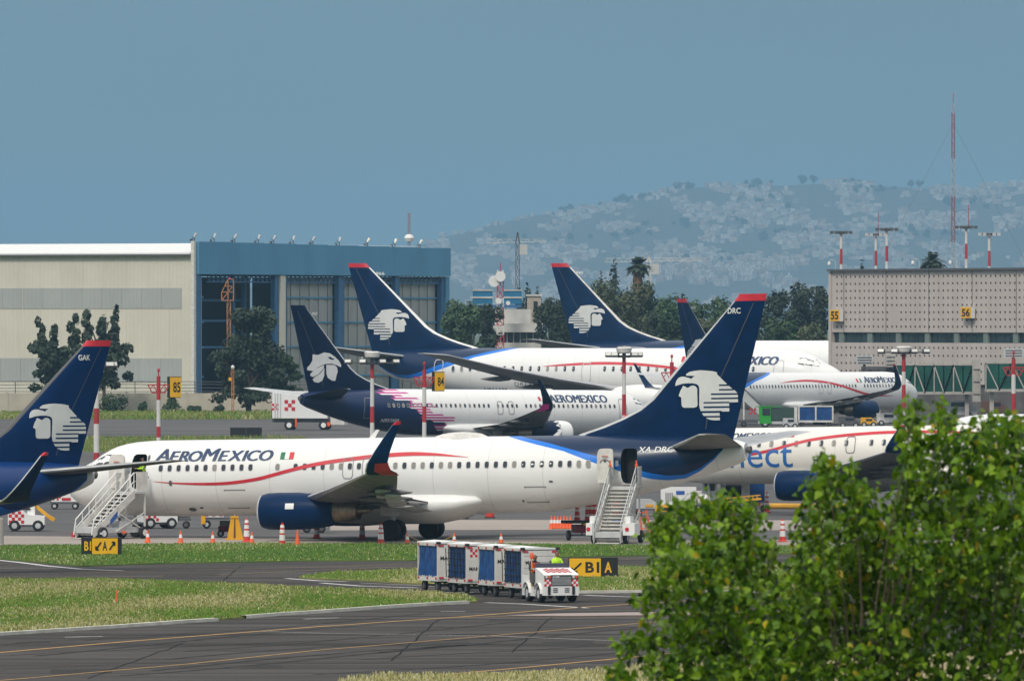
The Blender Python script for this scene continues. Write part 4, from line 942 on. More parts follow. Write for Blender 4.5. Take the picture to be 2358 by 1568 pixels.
hang = thing('hangar', 'long cream hangar with blue front beam and half open doors', 'building', (HX0, HY_, gz(HY_)), HA)
W_ = hx(1028); D_ = 62.0
sw = MB()
for i in range(18):                                          # cladding bays stand proud of the posts between them
    y0 = .15 + i*3.44; sw.box((0, y0 + 1.72, 9.85), (.30, 3.36 if i else 3.40, 19.7))
    wl = MB(); wl.box((0, y0 + 1.72, 9.85), (.30, 3.425, 19.7)); wl.build('wall_panel', M_hrib, hang)
bk = MB(); bk.box((.35, D_/2 + .1, 9.8), (.3, D_, 19.6)); bk.build('wall_core', M_hang, hang)
for y0, y1, z0, z1 in ((1.7,27,15.25,12.45),(1.7,15.2,5.7,2.5),(21,40,5.7,2.5),(27.1,58,15.25,12.45)):
    n = int((y1-y0)/3.0)
    for i in range(n):
        a = y0 + (y1-y0)*i/n; b_ = y0 + (y1-y0)*(i+1)/n
        MB().box((-.17, (a+b_)/2, (z0+z1)/2), (.08, b_-a-.03, abs(z1-z0))).build('translucent_panel', M_grib, hang)
rf = MB(); rf.prism([(-.6,.2,19.75),(-.6,.2,20.0),(7,.2,21.35),(W_-8,.2,21.35),(W_,.2,20.6),(W_,.2,19.75)], (0, D_, 0)); rf.build('roof', M_roofw, hang)
gt = MB(); gt.bar((-.72, .2, 19.7), (-.72, D_, 19.7), .24, .22); gt.build('gutter', M_dgrey, hang)
wc = MB(); wc.box((-.1, -.1, 10.8), (.55, .5, 21.6)); wc.build('corner_trim', M_offw, hang)
for k in range(8):
    a, b_ = .35 + (W_-.35)*k/8, .35 + (W_-.35)*(k+1)/8; zt_ = 21.55 - .5*(a+b_)/2/W_
    MB().box(((a+b_)/2, -.25, (zt_+17.1)/2), (b_-a-.02, .9, zt_-17.1)).build('fascia_panel', M_hblue, hang)
tr = MB(); z0, z1 = 17.05, 16.1; n = 90                       # door head truss
tr.bar((hx(478), .1, z1), (W_-.8, .1, z1), .18); x = hx(478)
while x < W_-1.5: tr.bar((x, .1, z0), (x+.6, .1, z1), .12); tr.bar((x+.6, .1, z1), (x+1.2, .1, z0), .12); x += 1.2
tr.build('door_head_truss', M_hdblue, hang)
for u0, u1, m, yy in ((447,457,M_hdblue,-.1),(628,637,M_hdblue,.0),(638,650,M_hang,-.2),(650,658,M_hdblue,.1),(775,781,M_hdblue,0),(783,791,M_hdblue,.2),(905,911,M_hdblue,0),(912,918,M_hdblue,.2),(1013,1019,M_hdblue,.1),(1020,1028,M_hblue,-.15)):
    MB().box(((hx(u0)+hx(u1))/2, yy, 8.5), (hx(u1)-hx(u0)-.02, .7, 17.05)).build('column', m, hang)
for u0, u1, n in ((457,476,2),(658,775,11),(791,905,11),(918,1013,10)):
    a, b_ = hx(u0), hx(u1)
    for i in range(n):
        x0, x1 = a + (b_-a)*i/n, a + (b_-a)*(i+1)/n
        MB().box(((x0+x1)/2, .75 + .12*(i % 2), 8.4), (x1-x0-.06, .2, 16.6)).build('door_panel', M_hdoor, hang)
    for z in (3.2, 7.2, 10.6, 14.0): MB().bar((a, .55, z), (b_, .55, z), .14, .22).build('door_rail', M_hblue, hang)
ib = MB(); ib.box((W_/2, 32, 8.5), (W_*.98, .3, 17)); ib.box((.9, 16, 8.5), (.2, 31, 17)); ib.box((W_-.6, 16, 8.5), (.2, 31, 17)); ib.box((W_/2, 16, 17.2), (W_, 31, .2)); ib.box((W_/2, 16, .02), (W_, 31, .04)); ib.build('interior_shell', M_dark, hang)  # shell coloured near black to stand for the shade in the bay
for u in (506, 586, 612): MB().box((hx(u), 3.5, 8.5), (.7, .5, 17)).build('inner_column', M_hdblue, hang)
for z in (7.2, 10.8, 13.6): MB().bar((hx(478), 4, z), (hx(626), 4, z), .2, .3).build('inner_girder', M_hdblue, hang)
M_lampglare = mat('painted_lamp_glare', (0.85, 0.80, 0.62), 0.3)  # pale yellow colour stands in for glare on these heads
fl0 = None
for i, u in enumerate((446,492,539,594,629,674,719,780,845,908,966)):
    x = hx(u); c_, s_ = math.cos(HA), math.sin(HA); px, py = HX0 + c_*x + s_*.1, HY_ + s_*x - c_*.1; zt_ = gz(HY_) + 21.5 - .5*x/W_
    t = thing('floodlight', ('small floodlight coloured with pale glare near the far end of the blue hangar roof edge' if i > 7 else 'small floodlight on a bracket along the blue hangar roof edge'), 'floodlight', (px, py, zt_), HA - math.pi/2 + (.4 if i % 2 else -.2), 'hangar roof floodlights')
    b_ = MB(); b_.bar((0,0,0), (0,0,.55), .10); b_.bar((0,0,.3), (-.4,-.1,.75), .08); b_.box((-.45,-.1,.2), (.3,.3,.4)); b_.build('bracket', M_dgrey, t)
    h = MB(); h.lathe([(0,.12),(.25,.22),(.5,.30),(.55,.30)], (0,0,0), 'z', 10); o = h.build('lamp_head', M_lampglare if i > 7 else M_lgrey, t); o.location = (0, -.1, .6); o.rotation_euler = (math.radians(-35), math.radians(15), 0); o.scale = (.7, .7, 1.15)
am = thing('radio_mast', 'thin reddish radio mast rising behind the blue hangar front', 'mast', (ux(942,1425), 1425, gz(1425)))
def lattice(mb, base, top, wd, step, rod=.06, wt=None, mi=0):
    base, top = Vector(base), Vector(top); n = max(2, int((top-base).length/step)); wt = wt or wd; c = []
    for i in range(n+1):
        f = i/n; p = base.lerp(top, f); h = (wd + (wt-wd)*f)/2; c.append([p + Vector((sx*h, sy*h, 0)) for sx, sy in ((-1,-1),(1,-1),(1,1),(-1,1))])
    for i in range(n):
        m = mi(i/n) if callable(mi) else mi
        for k in range(4):
            mb.bar(c[i][k], c[i+1][k], rod*1.3, None, m); mb.bar(c[i][k], c[i+1][(k+1)%4], rod, None, m); mb.bar(c[i][k], c[i][(k+1)%4], rod, None, m)
    return mb
mb = MB(); lattice(mb, (0,0,0), (0,0,vz(490,1425)-gz(1425)), .45, 1.0, .05, .3, lambda f: 0); mb.build('lattice', mat('mast_brown', (.25,.12,.11), .7), am)
MB().lathe([(0,.55),(.5,.75),(.9,.55),(1.1,.1)], (0,0,vz(556,1425)-gz(1425)), 'z', 10).build('radome', M_white, am)

# orange lattice beacon mast and the lower one by the wall
M_rust = mat('orange_rust_paint', (0.42, 0.19, 0.08), 0.8, var=.3)
t = thing('lattice_mast', 'orange lattice mast with open cage top in front of the hangar bay', 'mast', (ux(527,1150), 1150, gz(1150)))
mb = MB(); zt_ = vz(690,1150)-gz(1150); lattice(mb, (0,0,0), (0,0,zt_), .42, .9, .06); mb.build('lattice', M_rust, t)
cg = MB(); z0 = zt_; zz = vz(643,1150)-gz(1150)
for a, b_ in (((-.85,z0-.1),(-.85,z0+.9)),((-.85,z0+.9),(-.1,zz)),((-.1,zz),(.55,zz)),((.55,zz),(.55,z0-.1)),((-.85,z0-.1),(.55,z0-.1)),((-.85,z0+.9),(.55,z0+.9)),((-.5,z0+1.6),(.55,z0+1.6)),((-.1,z0-.1),(-.1,zz)),((-.85,z0-.1),(-.1,z0+.9)),((-.1,z0+.9),(.55,z0+1.7))):
    for y in (-.4, .4): cg.bar((a[0],y,a[1]), (b_[0],y,b_[1]), .09)
    cg.bar((a[0],-.4,a[1]), (a[0],.4,a[1]), .07)
cg.build('cage', M_rust, t); MB().lathe([(0,.1),(.2,.1)], (.1,0,zz), 'z', 8).build('beacon', M_pink, t)
t = thing('lamp_post', 'rusty lattice post with small white lamp before the dark tree', 'lamp post', (ux(536,1112), 1112, gz(1112)))
mb = MB(); zt_ = vz(850,1112)-gz(1112); lattice(mb, (0,0,0), (0,0,zt_), .26, .6, .05); mb.build('lattice', M_rust, t); MB().lathe([(0,.1),(.15,.2),(.35,.2),(.45,.08)], (0,0,zt_), 'z', 10).build('lamp', M_white, t)
MB().box((-.3,0,vz(873,1112)-gz(1112)), (.35,.3,.4)).build('beacon_box', M_yellow, t)

# perimeter wall with wire on top
YW = 1131.0
pw = thing('perimeter_wall', 'stained cream perimeter wall with wire fence on top below the hangar', 'wall', (0, YW, gz(YW)))
M_pw = mat('stained_wall', (0.55, 0.50, 0.41), 0.85, scale=.5, col2=(0.42, 0.385, 0.315), bump=.2)
x0, x1 = ux(-260, YW), ux(705, YW); n = 14
for i in range(n):
    a, b_ = x0 + (x1-x0)*i/n, x0 + (x1-x0)*(i+1)/n; MB().box(((a+b_)/2, .02*(i % 2), 1.15), (b_-a-.04, .25, 2.3)).build('wall_panel', M_pw, pw)
    MB().box((a, -.05, 1.2), (.3, .3, 2.42)).build('pilaster', M_pw, pw)
    po = MB(); po.tube([(a+1,0,2.3), (a+1,0,3.7)], .05, 6); po.build('fence_post', M_dgrey, pw)
for z in (2.5, 2.9, 3.3, 3.65):
    MB().tube([(x0,0,z)] + [(x0+(x1-x0)*k/20, 0, z + rng.uniform(-.05,.05)) for k in range(1,20)] + [(x1,0,z)], .035, 4).build('wire', M_dgrey, pw)

# ================================================================== terminal with perforated front
TX, TY = ux(1912, 1120), 1120.0; TA = math.radians(-60)
def tx(u): return ((u - CU) * TY - FPX * TX) / (FPX * .5 + (u - CU) * .866)
def tpos(x, y, z): c_, s_ = math.cos(TA), math.sin(TA); return Vector((TX + c_*x - s_*y, TY + s_*x + c_*y, z))
gT = gz(TY)
term = thing('terminal', 'pinkish grey terminal with round perforated facade and dark glass band', 'building', (TX, TY, gT), TA)
M_term = mat('terminal_precast', (0.47, 0.42, 0.385), 0.85, var=0.08, scale=.4, stretch=(1, 1, .15), bump=.15)
def perforated(name, x0, nc, z0, nr, pitch_x, pitch_z, r_, edge_l, edge_t, edge_b, skip=()):
    mb = MB(); dep = .38
    def cell(cx, cz):
        sq = [(cx+pitch_x/2*a, cz+pitch_z/2*b_) for a, b_ in ((1,0),(1,1),(0,1),(-1,1),(-1,0),(-1,-1),(0,-1),(1,-1))]
        ci = [(cx+r_*math.cos(math.pi/4*k), cz+r_*math.sin(math.pi/4*k)) for k in range(8)]
        mb.loft([[(x, 0, z) for x, z in sq], [(x, 0, z) for x, z in ci], [(x, dep, z) for x, z in ci]], 0)
    for i in range(nc):
        for j in range(nr):
            if (i, j) in skip: mb.add([(x0+(i-.5)*pitch_x,0,z0+(j-.5)*pitch_z),(x0+(i+.5)*pitch_x,0,z0+(j-.5)*pitch_z),(x0+(i+.5)*pitch_x,0,z0+(j+.5)*pitch_z),(x0+(i-.5)*pitch_x,0,z0+(j+.5)*pitch_z)], [(0,1,2,3)])
            else: cell(x0 + i*pitch_x, z0 + j*pitch_z)
    xl, xr = x0 - pitch_x/2, x0 + (nc-.5)*pitch_x; zl, zh = z0 - pitch_z/2, z0 + (nr-.5)*pitch_z
    mb.box(((xl+edge_l)/2, .19, (zl+zh)/2), (xl-edge_l, .38, zh-zl)); mb.box(((edge_l+xr)/2, .19, (zh+edge_t)/2), (xr-edge_l, .38, edge_t-zh)); mb.box(((edge_l+xr)/2, .19, (zl+edge_b)/2), (xr-edge_l, .38, zl-edge_b))
    return mb.build(name, M_term, term, fixn=False), xr
zt0 = vz(625, TY) - gT; NCOL = 62
p1, XR = perforated('perforated_panel', 1.45, NCOL, vz(753,TY)-gT, 8, 1.0, .826, .20, 0.0, zt0, vz(765,TY)-gT, {(12,1),(13,1),(12,2),(13,2)})
p2, _x = perforated('perforated_panel', 1.45, NCOL, vz(872,TY)-gT, 5, 1.0, .90, .20, 0.0, vz(788.5,TY)-gT, vz(882,TY)-gT)
for k in range(7):                                            # vertical joints in the precast facade
    x = 3.0 + k*9.2; MB().box((x, -.02, (zt0 + vz(765,TY)-gT)/2), (.05, .05, zt0-(vz(765,TY)-gT)-.1)).build('panel_joint', M_dgrey, term)
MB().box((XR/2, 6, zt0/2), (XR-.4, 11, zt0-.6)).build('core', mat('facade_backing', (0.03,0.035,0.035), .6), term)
MB().box((XR/2, 5.8, zt0+.12), (XR+.3, 12.4, .24)).build('roof_edge', M_dgrey, term)
MB().box((.1, .2, zt0/2), (.55, .7, zt0-.1)).build('corner_pier', M_term, term)
M_tglass = mat('terminal_glass', (0.02, 0.035, 0.04), 0.12, var=.5, scale=.3)
zg0, zg1 = vz(788,TY)-gT, vz(765.5,TY)-gT
for k in range(30):
    MB().box((1.1 + k*2.05, .42, (zg0+zg1)/2), (1.97, .08, zg1-zg0-.02)).build('window_pane', M_tglass, term)
for k in range(10): MB().box((2.2 + k*6.2, .25, (zg0+zg1)/2), (1.0, .25, zg1-zg0)).build('column', mat('pale_green_grey', (.16,.20,.18), .7), term)
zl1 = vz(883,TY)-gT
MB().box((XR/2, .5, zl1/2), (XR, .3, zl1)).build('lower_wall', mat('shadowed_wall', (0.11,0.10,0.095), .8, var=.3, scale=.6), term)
for u0, u1, v0, v1, txt in ((1922.5,1945,713,740,'55'),(2224,2248,707,733,'56')):
    xa, xb = tx(u0), tx(u1); Yc = TY - .866*xa; z0, z1 = vz(v1, Yc)-gT, vz(v0, Yc)-gT
    p = tpos(xa, 0, gT); t = thing('gate_sign', 'yellow gate number board at the left corner of the perforated facade' if txt == '55' else 'yellow gate number board farther right on the perforated facade', 'sign', p, TA)
    MB().box(((xb-xa)/2, -.42, (z0+z1)/2), (xb-xa, .5, z1-z0)).build('sign_box', M_white, t)
    f = MB().box(((xb-xa)/2, -.69, (z0+z1)/2), (xb-xa-.05, .03, z1-z0-.05)).build('sign_face', M_signy, t)
    decal('number', fit2d(text2d(txt, 0, .03), .25, xb-xa-.25, z0+.2, z1-.2), flat((0,-.72,0), (1,0,0), (0,0,1)), M_signb, f)
for u, v in ((1917,612),(2110,606),(2196,600)):               # domed cameras on roof brackets
    x = tx(u); p = tpos(x, .4, gT + zt0 + .24); t = thing('roof_camera', ['white dome camera on the terminal roof corner','white dome camera on the roof edge left of the tall mast','white dome camera beside the tall mast on the terminal roof'][(u > 2000) + (u > 2150)], 'camera', p, TA)
    m_ = MB(); m_.tube([(0,0,0),(0,0,.9),(-.15,-.2,1.1),(-.45,-.5,1.1),(-.5,-.55,.85)], .05, 6); m_.build('bracket', M_lgrey, t); MB().lathe([(-.35,.05),(-.25,.17),(0,.18),(.12,.1)], (-.5,-.55,.75), 'z', 10).build('dome', M_white, t)

# boarding bridges
M_bridge = mat('bridge_pale_steel', (0.40, 0.38, 0.34), 0.7, var=.15); M_bglass = mat('green_bridge_glass', (0.015, 0.085, 0.06), 0.12, var=.4, scale=.4)
def bridge(label, u0, u1, v0, v1, Y, n, dark=False, legs=()):
    t = thing('boarding_bridge', label, 'boarding bridge', (ux(u0,Y), Y, gz(Y))); L_ = ux(u1,Y)-ux(u0,Y); z0, z1 = vz(v1,Y)-gz(Y), vz(v0,Y)-gz(Y); d = 2.6
    MB().box((L_/2, d/2, z1-.12), (L_, d, .24)).build('roof', M_bridge if not dark else M_dgrey, t); MB().box((L_/2, d/2, z0+.15), (L_, d, .3)).build('floor_beam', M_bridge, t)
    MB().box((L_/2, d-.1, (z0+z1)/2), (L_, .12, z1-z0-.55)).build('rear_wall', M_bglass if not dark else M_dgrey, t)
    for i in range(n):
        a, b_ = L_*i/n, L_*(i+1)/n
        MB().box(((a+b_)/2, .12, (z0+z1)/2), (b_-a-.12, .06, z1-z0-.56)).build('glass_pane' if not dark else 'side_panel', M_bglass if not dark else M_dgrey, t)
        if not dark:
            tr = MB(); tr.bar((a, -.02, z0+.2), (b_ if i % 2 else a+.02, -.02, z1-.2), .13); tr.bar((b_ if not i % 2 else a, -.02, z0+.2), ((a if not i % 2 else b_), -.02, z1-.2), .13); tr.build('truss_diagonal', M_bridge, t)
    for q in legs:
        lg = MB(); lg.box((q*L_, d/2, z0/2), (.45, .8, z0)); lg.build('support_leg', M_bridge, t)
    return t
bridge('long glazed boarding bridge with pale truss beside the striped mast', 2062, 2240, 836, 908, 1068, 8, legs=(.12,.93))
bridge('green glazed boarding bridge at the right edge of the apron', 2270, 2420, 832, 902, 1062, 5, legs=(.1,.7))
bridge('dark roofed boarding bridge reaching the wide body nose', 1985, 2062, 844, 868, 1072, 4, True, (.5,))
for u0, u1, v0, v1, Y, lab, m in ((2240,2258,828,925,1066,'pale round support tower between two boarding bridges',M_bridge),(2040,2062,815,845,1071,'pale plant box above the dark boarding bridge',M_bridge),(1972,2010,818,839,1074,'grey air conditioning unit above the gate jet',M_lgrey),(2312,2357,802,823,1064,'grey plant box in front of the facade near the right edge',M_lgrey)):
    z1 = vz(v0,Y); z0 = vz(v1,Y); w_ = ux(u1,Y)-ux(u0,Y); t = thing('plant_box' if v1 < 900 else 'support_tower', lab, 'equipment' if v1 < 900 else 'tower', (ux((u0+u1)/2,Y), Y, gz(Y)))
    b_ = MB(); b_.box((0, .8, (z0+z1)/2-gz(Y)), (w_, 1.6, z1-z0)); b_.build('housing', m, t)
    for k in range(3): MB().box((0, -.03, z0-gz(Y)+(z1-z0)*(k+.6)/3.4), (w_*.85, .06, .1)).build('louvre', M_dgrey, t)
    if v1 < 900:
        lg = MB(); lg.box((0, 1.0, (z0-gz(Y))/2), (.3, .3, z0-gz(Y))); lg.build('stand', M_dgrey, t)

# ================================================================== masts
M_mred = mat('mast_red', (0.40, 0.025, 0.03), 0.55, var=.12); M_mwhite = mat('mast_white', (0.62, 0.60, 0.57), 0.55, var=.08)
def banded(mb, x, y, zs, r0, r1):                             # zs: heights of band changes from the top down, red first
    top, bot = zs[0], zs[-1]
    for i in range(len(zs)-1):
        ra = r0 + (r1-r0)*(zs[i]-bot)/(top-bot); rb = r0 + (r1-r0)*(zs[i+1]-bot)/(top-bot); mb.lathe([(zs[i+1], rb), (zs[i], ra)], (x, y, 0), 'z', 12, i % 2, False, False)
def lamp_mast(label, u, Y, vt, bands, scale=1.0, wide=1.5):
    g_ = gz(Y); t = thing('lamp_mast', label, 'lamp mast', (ux(u,Y), Y, g_), 0, 'apron lamp masts'); k = scale
    zs = [vz(v, Y) - g_ for v in bands] + [0.0]; zs = [z for z in zs if z >= 0]
    mb = MB(); banded(mb, 0, 0, zs, .20*k, .15*k); mb.build('pole', [M_mred, M_mwhite], t, smooth=True)
    zt_ = vz(vt, Y) - g_; zb_ = zs[0]
    MB().lathe([(zt_-.55*k,.4*k),(zt_-.48*k,.60*k),(zt_-.1*k,.68*k),(zt_,.5*k)], (0,0,0), 'z', 20).build('drum', M_offw, t, smooth=40)
    fr_ = MB(); fr_.tube([(0,0,zb_-.1),(0,0,zt_-.5*k)], .16*k, 8); fr_.bar((-wide,0,zb_+.1), (wide,0,zb_+.1), .1); fr_.lathe([(zb_-.05,.55*k),(zb_+.1,.62*k)], (0,0,0), 'z', 12); fr_.build('lamp_frame', M_dgrey, t)
    for sx, dy in ((-wide,0),(wide,0),(-.75*k,-.3),(.85*k,-.3)):
        h = MB(); h.box((0,0,0), (.62*k,.34*k,.34*k)); h.box((0,-.19*k,0), (.5*k,.05,.24*k), 1); o = h.build('floodlight_head', [M_dgrey, M_lamp], t); o.location = (sx, dy, zb_+.18); o.rotation_euler = (math.radians(-20), 0, .3*(1 if sx > 0 else -1))
    return t
lamp_mast('striped lamp mast standing before the dark jagged tail jet', 857, 770, 809, [838,871,936,973], .95, 1.9)
lamp_mast('striped lamp mast in front of the wide body red swoosh', 1437, 770, 799, [822,860,908,956], .95, 1.2)
lamp_mast('striped lamp mast in front of the boarding bridge truss', 2081, 770, 797, [814,856,886,945], .95, 1.8)
lamp_mast('striped lamp mast hidden behind the blue tail at left', 222, 690, 818, [846,895,940,976,1042,1070], 1.1, 1.15)
def gate_pole(label, u, Y, bands, va, vb, sign=None, flip=1):
    g_ = gz(Y); t = thing('gate_pole', label, 'pole', (ux(u,Y), Y, g_), 0, 'gate number poles'); zs = [vz(v,Y)-g_ for v in bands] + [0.0]; zs = [z for z in zs if z >= 0]
    mb = MB(); banded(mb, 0, 0, zs, .17, .15); mb.build('pole', [M_mred, M_mwhite], t, smooth=True)
    za, zb_ = vz(va,Y)-g_, vz(vb,Y)-g_
    for s_ in (-1, 1):
        a = MB(); a.bar((0,0,za), (s_*.82,0,za), .09); a.bar((0,0,zb_), (s_*.55,0,zb_), .09); a.bar((s_*.82,0,za), (s_*.5,0,zb_), .09); a.bar((s_*.12,0,zb_+.05), (s_*.42,0,za), .07); a.bar((s_*.42,0,za), (s_*.6,0,(za+zb_)/2), .06); a.build('truss_arm', M_mred, t)
    fi = MB(); fi.tube([(0,0,zs[0]),(0,0,zs[0]+.55)], .05, 6); fi.lathe([(zs[0]+.3,.02),(zs[0]+.4,.11),(zs[0]+.55,.09),(zs[0]+.62,.02)], (0,0,0), 'z', 8); fi.build('obstruction_light', M_mred, t)
    if sign:
        txt, u0, u1, v0, v1 = sign; x0, x1, z0, z1 = ux(u0,Y)-ux(u,Y), ux(u1,Y)-ux(u,Y), vz(v1,Y)-g_, vz(v0,Y)-g_; d = .8; w_ = x1-x0
        so_ = thing('gate_sign', 'yellow and black gate board on a pole against the cream hangar wall' if txt == '85' else 'yellow and black gate board on a pole over the jagged tail jet', 'sign', (ux(u0,Y), Y, g_), math.radians(28))
        MB().box((w_*.62, .1, (z0+z1)/2), (w_*1.0, .45, z1-z0)).build('sign_box', M_signb, so_)
        f = MB().box((w_*.62, -.15, (z0+z1)/2), (w_*.96, .04, z1-z0-.1)).build('sign_face', M_signy, so_)
        decal('number', fit2d(text2d(txt, 0, .02), w_*.40, w_*1.04, z0+.42, z1-.42), flat((0,-.18,0), (1,0,0), (0,0,1)), M_signb, f)
    return t
gate_pole('red truss topped pole with a gate board against the cream hangar', 365, 745, [866,921,982,1007,1060], 886, 904, ('85',386,415,867,916))
gate_pole('red truss topped pole with a gate board over the jagged tail jet', 977, 745, [851,892,935,972,1030], 869, 888, ('84',996,1022,856,901))
gate_pole('red truss topped pole in front of the wide body windows', 1547, 745, [834,895,940,990], 858, 878)
gate_pole('red truss topped pole near the right edge by the bridge', 2334, 745, [826,862,906,955], 846, 864)
for i, (u, v0, Y, vt) in enumerate(((1937,533,1262,533),(2017,538,1290,538),(2042,526,1255,526),(2225,521,1262,521),(2278,537,1250,537))):
    g_ = gz(Y); labs = ['striped floodlight mast above the terminal roof corner','shorter of two striped masts close together over the terminal','taller of two striped masts close together over the terminal','striped floodlight mast just right of the tall guyed mast','rightmost striped floodlight mast over the terminal roof']
    t = thing('floodlight_mast', labs[i], 'lamp mast', (ux(u,Y), Y, g_), 0, 'floodlight masts behind the terminal'); zt_ = vz(vt,Y)-g_; mb = MB(); zs = [zt_ - .3 - 2.0*k for k in range(12)] ; zs = [z for z in zs if z > 0] + [0]
    for k in range(len(zs)-1): mb.lathe([(zs[k+1], .19), (zs[k], .17)], (0,0,0), 'z', 10, (k+1) % 2, False, False)
    mb.build('pole', [M_mred, M_mwhite], t, smooth=True)
    hd = MB(); hd.lathe([(zt_-.35,.3),(zt_-.2,.6),(zt_,.6)], (0,0,0), 'z', 10); hd.bar((-1.5,0,zt_-.1), (1.5,0,zt_-.1), .2, .15); hd.build('lamp_bar', M_dgrey, t)
    for k in range(5): MB().box((-1.25+k*.62, -.25, zt_-.15), (.45,.5,.4)).build('floodlight_head', M_lgrey if i in (1, 4) else M_dgrey, t)
    if i in (1, 3): MB().tube([(.3,0,zt_),(.3,0,zt_+2.8)], .05, 5).build('aerial', M_mred, t)
t = thing('guyed_mast', 'very tall thin striped lattice mast with guy wires above the terminal', 'mast', (ux(2195,1500), 1500, gz(1500)))
zt_ = vz(238,1500)-gz(1500); mb = MB(); lattice(mb, (0,0,0), (0,0,zt_), .6, 1.4, .09, .45, lambda f: 0 if int(f*7+.4) % 2 == 0 else 1); mb.build('lattice', [mat('mast_faded_red', (.26,.10,.12), .6), mat('mast_pale_blue', (.30,.36,.42), .6)], t)
MB().tube([(0,0,zt_),(0,0,zt_+1.6)], .06, 5).build('lightning_rod', M_mred, t)
for sx, sy, f in ((-22,-6,.93),(22,5,.93),(-16,12,.6),(16,-12,.6)): MB().tube([(0,0,zt_*f),(sx,sy,0)], .016, 4).build('guy_wire', M_dgrey, t)

# cranes and the telecom building
def crane(label, u, Y, vt, vj, uj0, uj1, m, base_v=790):
    g_ = gz(Y); t = thing('tower_crane', label, 'crane', (ux(u,Y), Y, g_)); mb = MB(); zj = vz(vj,Y)-g_; lattice(mb, (0,0,0), (0,0,zj), .75, 1.5, .08, .55, lambda f: 0 if f > .6 or f < .3 else 1); mb.build('tower', m, t)
    tp = MB(); tp.bar((-.3,0,zj), (0,0,vz(vt,Y)-g_), .2); tp.bar((.3,0,zj), (0,0,vz(vt,Y)-g_), .2); tp.build('apex', m[0], t)
    x0, x1 = ux(uj0,Y)-ux(u,Y), ux(uj1,Y)-ux(u,Y); jb = MB(); q = x0; h = .6
    jb.bar((x0,0,zj), (x1,0,zj+.3), .07); jb.bar((x0,0,zj+h), (x1,0,zj+h), .05)
    while q < x1-1.2: jb.bar((q,0,zj), (q+.7,0,zj+h), .05); jb.bar((q+.7,0,zj+h), (q+1.4,0,zj), .05); q += 1.4
    jb.build('jib', M_offw, t); MB().box((.9,0,zj-1.0), (1.2,1.2,1.6)).build('operator_cab', M_lgrey, t); return t
crane('lattice tower crane behind the blue roofed telecom building', 1192, 1500, 535, 560, 1122, 1258, [M_dgrey, M_dgrey])
crane('red and white tower crane beside the tall palm', 1494, 1420, 590, 604, 1392, 1626, [M_mwhite, M_mred])
Yt = 1330.0; gt_ = gz(Yt)
tb_ = thing('telecom_building', 'white low building with window band, blue rooftop cabins behind the jets', 'building', (ux(1190,Yt), Yt, gt_)); M_tel = mat('grubby_white_render', (.52,.51,.48), .85, var=.15, scale=.6)
def tz(v): return vz(v, Yt) - gt_
def tX(u): return ux(u, Yt) - ux(1190, Yt)
def tbox(nm, u0, u1, v0, v1, d, y, m): return MB().box(((tX(u0)+tX(u1))/2, y + d/2, (tz(v0)+tz(v1))/2), (tX(u1)-tX(u0), d, tz(v0)-tz(v1))).build(nm, m, tb_)
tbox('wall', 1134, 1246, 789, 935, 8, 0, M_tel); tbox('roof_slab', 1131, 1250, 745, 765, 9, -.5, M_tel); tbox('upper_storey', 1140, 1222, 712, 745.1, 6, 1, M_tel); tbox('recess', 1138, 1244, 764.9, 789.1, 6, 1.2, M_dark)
for k in range(7): tbox('window', 1140+k*15, 1151+k*15, 767, 788, .1, .9, M_glass)
for k in range(8): tbox('mullion', 1136.5+k*15, 1139+k*15, 765.2, 789, .3, .7, M_tel)
for u0, u1, v0, v1 in ((1088,1134,670,700),(1160,1201,670,700)):
    cb = tbox('rooftop_cabin', u0, u1, v0, v1, 3, 2, mat('teal_blue_cabin', (.012,.15,.29), .5, var=.1)); tbox('cabin_band', u0-1, u1+1, (v0+v1)/2-2, (v0+v1)/2+2, 3.1, 1.9, M_tel); tbox('cabin_roof', u0-1, u1+1, v0-3, v0-.1, 3.2, 1.9, M_tel)
    tbox('cabin_leg', u0+4, u0+6, v1, 790, .4, 3, M_dgrey); tbox('cabin_leg', u1-6, u1-4, v1, 790, .4, 3, M_dgrey)
tbox('cabin_deck', 1088, 1201, 702, 708, 3.4, 1.9, mat('blue_deck', (.03,.12,.28), .6))
tl = thing('dish_tower', 'red and white lattice tower with two big white dishes', 'tower', (ux(1152,1325), 1325, gz(1325)))
mb = MB(); lattice(mb, (0,0,0), (0,0,vz(622,1325)-gz(1325)), 1.1, 1.2, .10, .8, lambda f: int(f*9) % 2); mb.build('lattice', [M_mwhite, M_mred], tl); MB().tube([(0,0,vz(622,1325)-gz(1325)),(0,0,vz(605,1325)-gz(1325))], .06, 5).build('rod', M_mred, tl)
for u, v, rr, dy in ((1152.5,637,.72,-.9),(1138,648,.78,-.6),(1148,693,.42,-1.0),(1170,698,.30,-1.0)):
    d = MB(); d.lathe([(0,rr*.98),(-.12,rr),(-.16,rr*.9),(-.3,rr*.45),(-.34,.02)], (0,0,0), 'y', 18, 0, True, False); o = d.build('dish', M_white, tl, smooth=30); o.location = (ux(u,1325)-ux(1152,1325), dy, vz(v,1325)-gz(1325)); o.rotation_euler = (0,0,.12); o.scale = (1.0, -1, 1.0)
    ar = MB(); ar.bar((ux(u,1325)-ux(1152,1325), dy+.1, vz(v,1325)-gz(1325)), (0,0,vz(v,1325)-gz(1325)-.2), .12); ar.build('dish_arm', M_dgrey, tl)
